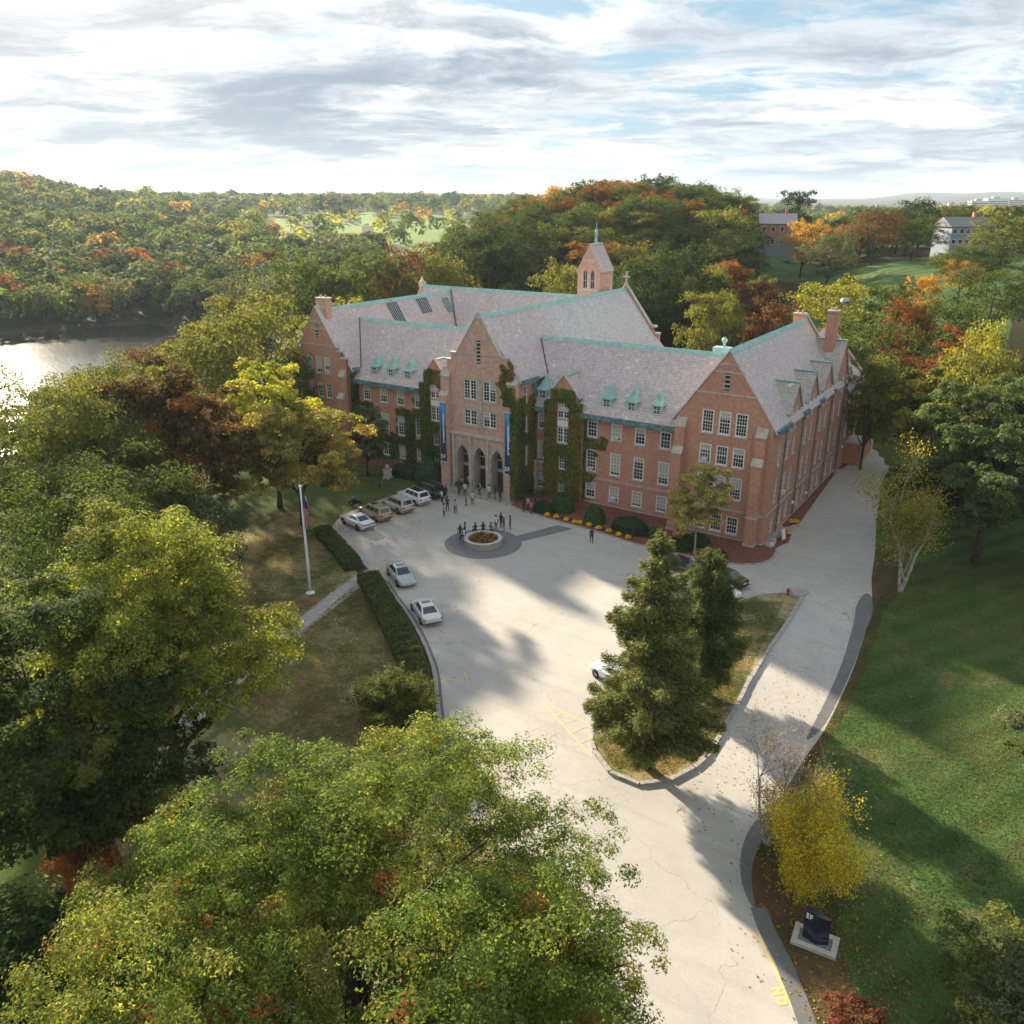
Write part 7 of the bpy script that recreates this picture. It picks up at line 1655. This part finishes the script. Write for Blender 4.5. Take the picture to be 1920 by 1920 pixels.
person(1109, 1018, 'walk', 215, (.015, .015, .018), (.015, .016, .02), 'person in black walking along the mulch bed edge')
def sitter(t, shirt, pants, label, face_out=True, **k):
    a = rad(t); x, y = PC.x + 2.06*math.cos(a), PC.y + 2.06*math.sin(a)
    # seat at the rim: hips rest on the coping, shins hang outside
    person(0, 0, 'sit', t + 90, shirt, pants, label, z=0.684 - (HZ - .16) + 0.02, xy=(x, y, 0), **k)
sitter(205, (.55, .60, .72), NV, 'person in pale blue shirt sitting on the left rim of the planter'); sitter(150, BK, BK, 'person in black sitting on the planter rim, left of the back pair'); sitter(125, (.02, .02, .025), BK, 'person in black hood sitting on the back rim of the planter', hair=(.01, .01, .01), long_=True); sitter(100, (.16, .13, .13), BK, 'person in grey-brown sitting on the back rim of the planter')
# ------------------------------------------------------------------ woods, far trees
def proto(seed, n_clump, n_leaf, leaf, shape):
    """unit tree (height 1, crown radius given by shape) with neutral leaf tints; two slots: leaves and bark in one mesh"""
    rng = np.random.default_rng(seed); rs = random.Random(seed); R, z0 = shape
    pal = [(1, 1, 1), (0.78, 0.84, 0.85), (1.22, 1.15, 1.0), (0.9, 1.0, 0.8)]
    cen, rc, pos, nrm, size, col = crown(rng, R, 1.0, z0, n_clump, n_leaf, leaf, pal, [3, 2, 2, 2], spread=0.27, hollow=0.45, jitter=0.25)
    me = leaf_mesh('crown', pos, nrm, size, col, leaf_m, rng)
    tr = trunk_mesh(cen, 1.0, z0, 0.022, rs, 8, 0.02, seg=5)
    return me, tr
NEARP = [proto(290 + i, 70, 24000, 0.0082, s) for i, s in enumerate([(0.50, 0.10), (0.42, 0.08), (0.58, 0.12)])]
MID = [proto(300 + i, 60, 8000, 0.0135, s) for i, s in enumerate([(0.50, 0.10), (0.42, 0.08), (0.58, 0.12), (0.46, 0.05), (0.36, 0.10), (0.52, 0.08)])]
FAR = [proto(320 + i, 32, 1100, 0.034, s) for i, s in enumerate([(0.50, 0.06), (0.42, 0.05), (0.60, 0.08), (0.34, 0.04), (0.54, 0.02)])]
def joined(me, tr):
    """crown and trunk as one mesh for trees too far off to show parts"""
    b = bmesh.new(); b.from_mesh(me); n = len(b.faces); b.from_mesh(tr); b.faces.ensure_lookup_table()
    for f in b.faces[n:]: f.material_index = 1
    out = bpy.data.meshes.new('far_tree'); b.to_mesh(out); b.free(); out.materials.append(leaf_m); out.materials.append(bark); return out
FARJ = [joined(*p) for p in FAR]; MIDJ = [joined(*p) for p in MID]
CW = [('dark green', DKG), ('green', GRN), ('mid green', (0.085, 0.115, 0.035)), ('olive', OLV), ('grey-green', GRY), ('yellow-green', YGR), ('golden', GOLD), ('orange', ORG), ('russet', RUS), ('red', RED), ('brown', BRN), ('purple', PUR)]
CD = dict(CW)
def mid_tree(px, ytop, dist, R, cname, label, k=None, jig=0.0, zbase=None):
    x, y = polar(px, dist); zg = ground(x, y) if zbase is None else zbase; top = pix_dir(px, ytop, dist).z; H = max(top - zg, 3.0)
    k = (int(px) * 7 + int(ytop)) % len(MID) if k is None else k; near = dist < 110; me, tr = NEARP[k % 3] if near else MID[k]; s0 = [0.50, 0.42, 0.58][k % 3] if near else [0.50, 0.42, 0.58, 0.46, 0.36, 0.52][k]
    o = empty('broadleaf_tree', (x, y, zg - 0.2), (px * 1.7) % 6.28, label, 'tree'); o.scale = (R / s0, R / s0, H)
    c = mesh_obj('crown', me, o); c.color = (*CD[cname], 1); mesh_obj('trunk', tr, o)
    return o
# single trees that can be told apart
for a in [
 (455, 548, 126, 10.5, 'olive', 'broad olive tree with orange flecks left of the left gable', 2), (315, 612, 118, 9.5, 'olive', 'rounded olive tree above the copper beech', 5), (120, 690, 96, 8.5, 'olive', 'thin olive tree against the bright water', 0),
 (-15, 722, 84, 8.0, 'olive', 'olive tree cut by the left edge below the lake', 0), (85, 712, 92, 6.5, 'green', 'green tree between the lake and the left edge', 1), (35, 745, 84, 8.5, 'mid green', 'green tree on the left edge below the lake', 2), (175, 770, 88, 6.5, 'russet', 'brownish tree between lake and copper beech', 1), (75, 850, 72, 8.0, 'green', 'green tree on the left edge above the dark trees', 5), (210, 900, 72, 7.0, 'dark green', 'dark tree in front of the copper beech foot', 2),
 (0, 930, 60, 7.5, 'green', 'green tree cut by the left edge at mid height', 0), (515, 650, 120, 4.5, 'green', 'green tree in the shade left of the brick gable', 3), (630, 545, 152, 6.5, 'yellow-green', 'bright yellow-green tree behind the left gable', 4), (390, 640, 135, 7, 'green', 'dark rounded tree behind the olive tree by the lake', 3), (240, 640, 150, 8, 'brown', 'brown-tinted tree on the near lake shore', 0),
 (470, 510, 172, 10, 'grey-green', 'grey-green tree at the end of the lake', 2), (420, 545, 168, 8, 'grey-green', 'lower grey-green tree at the lake end', 5), (560, 472, 186, 9.5, 'green', 'green tree behind the left end of the rear roof', 0), (625, 482, 178, 9.0, 'green', 'green tree above the left roof ridge', 1), (695, 458, 190, 10, 'green', 'tall green tree behind the rear ridge', 3), (765, 455, 196, 10.5, 'brown', 'brown-green tree behind the rear ridge', 2), (825, 475, 188, 9.0, 'olive', 'olive tree behind the rear roof valley', 0),
 (885, 425, 205, 11, 'dark green', 'dark green tree behind the middle of the rear ridge', 5), (955, 405, 212, 12, 'dark green', 'large dark tree left of the bell turret', 2), (1062, 482, 160, 7.2, 'olive', 'light olive rounded tree left of the bell turret', 5),
 (1215, 470, 175, 8.5, 'dark green', 'dark tree right of the bell turret', 0), (1290, 440, 182, 9.5, 'dark green', 'dark tree with pale trunk on the hill foot', 3),
 (1335, 528, 150, 5.0, 'olive', 'thin olive-gold tree on the lawn behind the main roof', 1), (1395, 550, 158, 4.5, 'olive', 'olive tree left of the purple one', 0), (1435, 520, 172, 6.0, 'purple', 'dark purple tree behind the right wing ridge', 2), (1470, 545, 148, 6.0, 'brown', 'half-bare brown tree behind the right wing chimney', 4), (1380, 478, 205, 5.5, 'russet', 'small russet tree at the edge of the hill meadow', 1), (1415, 455, 235, 6.0, 'dark green', 'dark round bush below the brick house', 2),
 (1517, 404, 262, 7.2, 'golden', 'bright golden orange maple left of the hill lawn', 3), (1570, 430, 235, 8.0, 'grey-green', 'grey-green tree in front of the golden maple', 0), (1650, 388, 262, 9.5, 'brown', 'broad brown-leaved tree on the hill lawn', 2), (1725, 405, 268, 8, 'green', 'green tree right of the brown lawn tree', 0), (1735, 367, 300, 10, 'dark green', 'big dark dome tree on the skyline', 5), (1490, 346, 330, 8, 'dark green', 'dark ragged tree standing on the skyline by the brick house', 1),
 (1585, 515, 168, 10, 'yellow-green', 'broad yellow-green tree behind the right wing', 5), (1640, 590, 134, 8.0, 'mid green', 'large green tree beside the far end of the right wing', 2), (1570, 600, 148, 8, 'olive', 'green and gold tree behind the chimneys', 0), (1700, 520, 168, 7, 'green', 'green tree below the hill lawn', 3), (1760, 505, 172, 4, 'golden', 'small golden tree at the lawn edge', 1), (1745, 560, 152, 5, 'russet', 'russet maple half hidden below the lawn', 0), (1815, 555, 150, 8, 'green', 'green tree with red creeper below the lawn', 5), (1850, 600, 140, 5.5, 'russet', 'dark red tree on the right below the lawn', 4),
 (1905, 600, 120, 5, 'yellow-green', 'bright yellow-green tree on the right edge', 0), (1900, 500, 172, 9, 'mid green', 'green tree on the right edge beside the hill lawn', 2), (1850, 455, 205, 9, 'green', 'green tree right of the grey house', 0), (1900, 400, 240, 11, 'olive', 'large olive tree on the right skyline', 5), (1830, 485, 200, 5, 'golden', 'low golden bush at the right of the hill lawn', 2), (1795, 470, 230, 5, 'green', 'round green bush below the grey house', 0),
 (1900, 640, 112, 6, 'olive', 'olive tree on the right edge above the big round tree', 5), (1690, 650, 118, 4.5, 'olive', 'olive-leaved tree between the drive and the bank', 1)]:
    mid_tree(*a)

# scattered woods: bearing range, distance range, spacing, colour weights, height range, region words
WOODS = [
 ((0, 17.5), (176, 330), 9.5, {'dark green': 4, 'green': 4, 'olive': 3, 'mid green': 3, 'russet': 0.8, 'orange': 0.7, 'golden': 0.4}, (12, 18), 'chapel hill'),
 ((-9, 1), (196, 300), 10, {'dark green': 4, 'green': 4, 'olive': 2, 'brown': 1}, (11, 15), 'wood behind the rear roof'),
 ((-34, -9), (336, 520), 11.5, {'dark green': 5, 'green': 4, 'grey-green': 3, 'brown': 1.2, 'russet': 0.35, 'golden': 0.2}, (11, 17), 'far lake shore'),
 ((-34, -16), (520, 1150), 19, {'dark green': 4, 'green': 4, 'mid green': 3, 'olive': 3, 'golden': 0.5, 'orange': 0.2, 'red': 0.08}, (12, 19), 'hillside across the lake'),
 ((-16, 3), (540, 1200), 34, {'green': 3, 'mid green': 3, 'olive': 3, 'yellow-green': 2, 'golden': 0.8, 'orange': 0.3, 'dark green': 2}, (11, 17), 'golf course'),
 ((-34, 6), (1150, 2300), 36, {'green': 3, 'mid green': 3, 'olive': 3, 'golden': 0.7, 'orange': 0.25, 'dark green': 3}, (14, 22), 'far ridge'),
 ((14, 33), (270, 460), 12, {'dark green': 4, 'green': 4, 'olive': 2, 'golden': 0.8, 'brown': 1, 'orange': 0.5}, (9, 14), 'hilltop by the houses'),
 ((4, 34), (460, 1900), 42, {'dark green': 3, 'green': 3, 'mid green': 3, 'olive': 2, 'golden': 0.6}, (10, 16), 'distant right plain'),
 ((-34, -15), (95, 165), 10.5, {'dark green': 3, 'green': 4, 'olive': 3, 'brown': 1}, (9, 14), 'slope down to the lake'),
 ((18, 33), (118, 150), 9, {'dark green': 3, 'green': 4, 'olive': 3, 'brown': 1}, (9, 13), 'bank on the right'),
]
HOUSES_XY = []
def blocked(az, d, x, y):
    if -85 < x < 12 and -60 < y < 50: return True                       # college grounds
    if 17.5 < az < 31.5 and 150 < d < 262: return not (az < 19.5 and d < 205) # hill lawn
    if 15.0 < az < 19.6 and 205 < d < 352: return True                  # meadow and brick house
    if 24.0 < az < 29.6 and 240 < d < 305: return True                  # grey house
    if 7.5 < az < 17 and d < 182: return True                           # lawn behind the main roof
    return False
cands = []; rsw = random.Random(77)
for (a0, a1), (d0, d1), sp, wts, (h0, h1_), words in WOODS:
    d = d0
    while d < d1:
        da = math.degrees(sp / d); a = a0 + rsw.uniform(0, da)
        while a < a1:
            aj = a + rsw.uniform(-.4, .4) * da; dj = d + rsw.uniform(-.42, .42) * sp; h = YAW - rad(aj); x, y = CAM.x - math.sin(h) * dj, CAM.y + math.cos(h) * dj; z = ground(x, y); a += da * rsw.uniform(0.75, 1.3)
            if z < LAKE_Z + 0.12 or blocked(aj, dj, x, y): continue
            if words.startswith('golf'):
                if math.sin(aj * 1.7 + dj / 60) + math.sin(dj / 38 - aj * .9) > -0.35 and rsw.random() < 0.9: continue
            H = rsw.uniform(h0, h1_) * (1.0 if rsw.random() > .1 else 1.2); cn = rsw.choices(list(wts), list(wts.values()))[0]
            px, py = to_px((x, y, z + H))
            if px < -70 or px > 1990 or py > 1900: continue
            if words.startswith('slope') and (py < 760 - 0.5 * px or px > 430): continue
            cands.append((H / dj, x, y, z, H, cn, words, dj))
        d += sp * 0.92
cands.sort(key=lambda c: -c[0])
LANDM = [(150, 'far left'), (330, 'above the copper beech'), (480, 'left of the left gable'), (600, 'above the left gable'), (720, 'above the left main roof'), (830, 'above the skylights'), (930, 'above the tower gable'), (1020, 'above the chapel ridge'), (1090, 'left of the turret'), (1170, 'behind the turret'), (1240, 'right of the turret'), (1310, 'above the chapel cross'), (1380, 'above the right main roof'), (1450, 'left of the brick house'), (1560, 'above the golden maple'), (1700, 'above the right chimneys'), (1800, 'left of the grey house'), (9999, 'far right')]
NEAR = cands[:250]; REST = cands[250:]
for i, (_, x, y, z, H, cn, words, dj) in enumerate(NEAR):
    r = random.Random(i); me = MIDJ[i % 6] if dj < 330 else FARJ[i % 5]; s = H * r.uniform(0.92, 1.2)
    o = mesh_obj('woodland_tree', me, None, (x, y, z - 0.3), r.uniform(0, 6.28), (s, s, H)); b = CD[cn]; f = r.uniform(0.75, 1.3) * (0.72 if cn in ('orange', 'golden', 'red') else 1.0); o.color = (b[0]*f*r.uniform(.9, 1.15), b[1]*f, b[2]*f*r.uniform(.8, 1.1), 1)
    px, py = to_px((x, y, z + H)); place = next(w_ for lim, w_ in LANDM if px < lim); size = 'tall ' if H > 16.5 else 'small ' if H < 12.5 else ''
    row = 'on the crest of the' if words == 'chapel hill' and dj > 265 else 'at the foot of the' if words == 'chapel hill' and dj < 215 else 'in the' if words.startswith('wood') else 'on the'
    tag(o, '%s%s tree %s %s, %s' % (size, cn, row, words, place), 'tree', '%s trees, %s' % (cn, words))
# what is left melts into one far-off canopy
def canopy(rest):
    rng = np.random.default_rng(9); P = []; N = []; S = []; Cc = []
    for (_, x, y, z, H, cn, words, dj) in rest:
        n = 230 if dj < 700 else 130; d = dirs(rng, n); d[:, 2] = np.where(d[:, 2] < -.35, -d[:, 2], d[:, 2]); R = H * rng.uniform(.42, .6); lob = 1 + .22 * np.sin(d[:, 0] * 4 + x) * np.sin(d[:, 1] * 4 + y) + rng.uniform(-.12, .12, n)
        P.append(d * lob[:, None] * np.array([R, R, H * .5]) + np.array([x, y, z + H * .5])); N.append(d + rng.normal(size=(n, 3)) * .3); S.append(H * (.075 if dj < 700 else .10) * rng.uniform(.6, 1.4, n))
        Cc.append(np.array(CD[cn]) * (0.72 if cn in ('orange', 'golden', 'red') else 1.0) * rng.uniform(.75, 1.3) * rng.uniform(.75, 1.3, (n, 1)))
    return leaf_mesh('distant_wood', np.concatenate(P), np.concatenate(N), np.concatenate(S), np.concatenate(Cc), leaf_m, rng, .8)
o = mesh_obj('distant_wood', canopy(REST)); tag(o, 'far-off autumn woods melting together on hills and plain', 'woods', kind='stuff')

# ------------------------------------------------------------------ houses on the hill and roofs beyond the lake
def house(px, ybase, dist, w_, d_, h, roof_h, rz, wall_c, roof_c, label, storeys=2, cols=5, lower_c=None, hip=False, zbase=None, name='house'):
    x, y = polar(px, dist); z = pix_dir(px, ybase, dist).z if zbase is None else zbase; rzv = YAW + rad(rz); o = empty(name, (x, y, z), rzv, label, 'house')
    b = MB().box(-w_/2, w_/2, -d_/2, d_/2, -4, h).build('wall', house_paint, o); b.color = (*wall_c, 1)
    if lower_c: l = MB().box(-w_/2 - .12, w_/2 + .12, -d_/2 - 1.6, -d_/2 - .01, -4, h * .5).build('porch', house_paint, o); l.color = (*lower_c, 1)
    e = .5; mb = MB(); rr = d_/2 + e
    pr = [(-w_/2 - e, -rr, h - .1), (-w_/2 - e, rr, h - .1), (-w_/2 - e if not hip else -w_/2 + rr*.9, 0, h + roof_h)]; pr2 = [(w_/2 + e, -rr, h - .1), (w_/2 + e, rr, h - .1), (w_/2 + e if not hip else w_/2 - rr*.9, 0, h + roof_h)]
    mb.solid(pr + pr2, [(0, 2, 5, 3), (1, 4, 5, 2), (0, 1, 2), (3, 5, 4), (0, 3, 4, 1)]); r = mb.build('roof', house_paint, o); r.color = (*roof_c, 1)
    c = MB().box(w_*.2, w_*.2 + .9, -.4, .4, h + roof_h*.5, h + roof_h + 1.2).build('chimney', brick, r)
    for s in range(storeys):
        for k in range(cols):
            xx = -w_/2 + w_*(k + .5)/cols; zz_ = h*(s + .30)/storeys; yy = -d_/2 - (1.65 if (lower_c and s == 0) else 0.0)
            wn = MB().box(-.62, .62, -.06, .02, 0, h/storeys*.48).build('window', whitep, o, (xx, yy, zz_)); MB().box(-.5, .5, -.085, -.06, .12, h/storeys*.48 - .12).build('pane', glass_dark, wn)
    return o
house(1462, 464, 300, 11, 8, 7.6, 3.0, -12, (.34, .15, .085), (.40, .36, .36), 'brick house with grey porch on the hill left of the golden maple', 2, 4, (.20, .22, .22))
house(1815, 462, 275, 12, 8, 5.4, 2.4, 8, (.27, .30, .36), (.22, .21, .21), 'pale blue-grey clapboard house with grey roof on the right hill', 2, 6, None)
house(1635, 400, 420, 12, 8, 3.5, 2.4, 5, (.3, .2, .16), (.36, .34, .34), 'low roof showing between trees on the right skyline', 1, 4, zbase=pix_dir(1635, 400, 420).z - 3.6)
for a in [(500, 492, 470, 22, 10, 4, 2.2, 12, 'long low grey-roofed house at the lake end', (.33, .32, .34)), (590, 478, 500, 26, 11, 4, 2.4, -8, 'wide pale roof left of the brown tree row', (.45, .42, .40)), (655, 470, 520, 26, 11, 4, 2.4, 6, 'wide brown-grey roof above the rear trees', (.36, .31, .29)), (60, 418, 760, 30, 12, 6, 4, 10, 'long pale house on the left hillside', (.40, .37, .39)), (118, 408, 790, 20, 12, 7, 4, -6, 'second pale house on the left hillside', (.42, .38, .40)), (1140, 452, 560, 12, 9, 5, 2.5, 0, '', (.4, .4, .4))][:5]:
    house(a[0], a[1], a[2], a[3], a[4], a[5], a[6], a[7], (.42, .38, .36), a[9], a[8], 1, 5, zbase=pix_dir(a[0], a[1], a[2]).z - a[5] * 1.5)
for px, yb, dist, w_, h, lb in [(1835, 392, 2300, 40, 18, 'white block far off on the right plain'), (1868, 392, 2400, 50, 24, 'tallest white block far off on the right plain'), (1905, 390, 2500, 45, 20, 'white block at the right edge of the far plain'), (1785, 394, 2200, 34, 10, 'low pale block left of the far white blocks')]:
    x, y = polar(px, dist); z = pix_dir(px, yb, dist).z; o = empty('office_block', (x, y, z), YAW, lb, 'building'); b = MB().box(-w_/2, w_/2, -10, 10, -14, h).build('wall', house_paint, o); b.color = (.66, .64, .61, 1)
    for s in range(max(2, int(h / 5))): MB().box(-w_/2 + 2, w_/2 - 2, -10.15, -9.99, 2 + s*4.5, 4 + s*4.5).build('window_band', glass_dark, o)
    MB().box(-w_*.2, w_*.1, -4, 4, h, h + 4).build('roof_plant', steel, o)

# fallen leaves on verge, lawns and kerb sides
def fallen():
    rng = np.random.default_rng(12); P = []
    def around(px, py, r, n):
        c = gp(px, py); a = rng.uniform(0, 6.283, n); q = np.sqrt(rng.uniform(0, 1, n)) * r; P.append(np.stack([c.x + np.cos(a)*q, c.y + np.sin(a)*q, np.full(n, .035)], 1))
    for a in [(1520, 1700, 2.5, 350), (1580, 1690, 4, 450), (1580, 1830, 3, 350), (1620, 1890, 3, 350), (1520, 1630, 3, 250), (600, 1000, 7, 700), (700, 990, 6, 500), (700, 1230, 8, 500), (560, 1080, 9, 500), (1440, 1500, 6, 350), (1560, 1300, 6, 300), (1640, 1120, 6, 350), (660, 975, 5, 400), (1650, 1750, 8, 400)]: around(*a)
    p_ = np.concatenate(P); n = len(p_); col = np.array([YEL, GOLD, ORG, RUS, BRN, (0.3, .2, .1)])[rng.integers(0, 6, n)] * rng.uniform(.6, 1.3, (n, 1)); nr = rng.normal(size=(n, 3)) * .3 + np.array([0, 0, 1.0])
    o = mesh_obj('fallen_leaves', leaf_mesh('fallen_leaves', p_, nr, .06 * rng.uniform(.6, 1.5, n), col, leaf_m, rng)); tag(o, 'scattered fallen autumn leaves on grass and asphalt', 'leaves', kind='stuff')
fallen()

from mathutils import noise as mnoise
def tufts(poly_px, n, seed, z, label, green, dry, size, name='grass_tufts'):
    P = [gp(*p) for p in poly_px]; rng = np.random.default_rng(seed); xs = [p.x for p in P]; ys = [p.y for p in P]; px_ = []; k = len(P)
    pts = np.stack([rng.uniform(min(xs), max(xs), n * 2), rng.uniform(min(ys), max(ys), n * 2)], 1); inside = np.zeros(len(pts), bool); j = k - 1
    for i in range(k):
        xi, yi, xj, yj = P[i].x, P[i].y, P[j].x, P[j].y; c = ((yi > pts[:, 1]) != (yj > pts[:, 1])) & (pts[:, 0] < (xj - xi) * (pts[:, 1] - yi) / (yj - yi + 1e-9) + xi); inside ^= c; j = i
    pts = pts[inside][:n]; m_ = len(pts)
    f = np.array([mnoise.noise((x * 0.16, y * 0.16, seed)) + 0.6 * mnoise.noise((x * 0.5, y * 0.5, seed + 3)) for x, y in pts]); f = np.clip(0.42 + f * 0.9 + rng.normal(size=m_) * 0.18, 0, 1)[:, None]
    col = (np.array(green) * (1 - f) + np.array(dry) * f) * rng.uniform(0.6, 1.45, (m_, 1)); pos = np.stack([pts[:, 0], pts[:, 1], np.full(m_, z)], 1)
    d = rng.normal(size=(m_, 3)) * np.array([1, 1, 0.2]) + np.array([0, 0, 0.5]); nr = rng.normal(size=(m_, 3)) * np.array([1, 1, 0.3]) + np.array([0, 0, 0.9])
    o = mesh_obj(name, leaf_mesh(name, pos, nr, size * rng.uniform(0.5, 1.5, m_), col, leaf_m, rng, 0.22, d)); return tag(o, label, 'grass', kind='stuff')
tufts([(1503, 1440), (1545, 1375), (1605, 1245), (1640, 1130), (1700, 1060), (1960, 1040), (2100, 1400), (2000, 1960), (1640, 1960), (1600, 1800), (1520, 1690), (1480, 1600)], 130000, 3, 0.03, 'rough blades of the right lawn', (0.056, 0.104, 0.030), (0.17, 0.16, 0.07), 0.085)
tufts([(660, 1100), (700, 1130), (745, 1230), (775, 1330), (700, 1400), (500, 1400), (440, 1290), (560, 1190)], 40000, 4, 0.03, 'rough blades of the lawn below the walk', (0.10, 0.115, 0.036), (0.32, 0.25, 0.13), 0.085)
tufts([(600, 1010), (660, 1085), (530, 1185), (420, 1260), (400, 1100), (480, 1000)], 34000, 5, 0.03, 'rough blades of the flagpole lawn', (0.10, 0.115, 0.036), (0.30, 0.23, 0.12), 0.085)
tufts([(1470, 1130), (1410, 1250), (1330, 1400), (1250, 1458), (1150, 1440), (1120, 1390), (1200, 1310), (1300, 1215), (1400, 1130)], 26000, 6, 0.13, 'rough blades on the island', (0.09, 0.10, 0.032), (0.28, 0.205, 0.10), 0.085)
# ------------------------------------------------------------------ haze: even, thin air round the whole scene
HAZE = 0.00008
if HAZE:
    m = bpy.data.materials.new('haze'); m.use_nodes = True; t = NT(m.node_tree); t.n.clear()
    v = t.node('VolumePrincipled'); v.inputs['Color'].default_value = (0.72, 0.86, 1.0, 1); v.inputs['Density'].default_value = HAZE; v.inputs['Anisotropy'].default_value = 0.2
    o_ = t.node('OutputMaterial'); t.l.new(v.outputs[0], o_.inputs['Volume'])
    MB().box(-16500, 16600, -16600, 16500, -14.5, 160).build('haze', m)
    h_ = bpy.data.objects['haze']; tag(h_, 'thin pale autumn haze over the landscape', 'haze', kind='stuff')
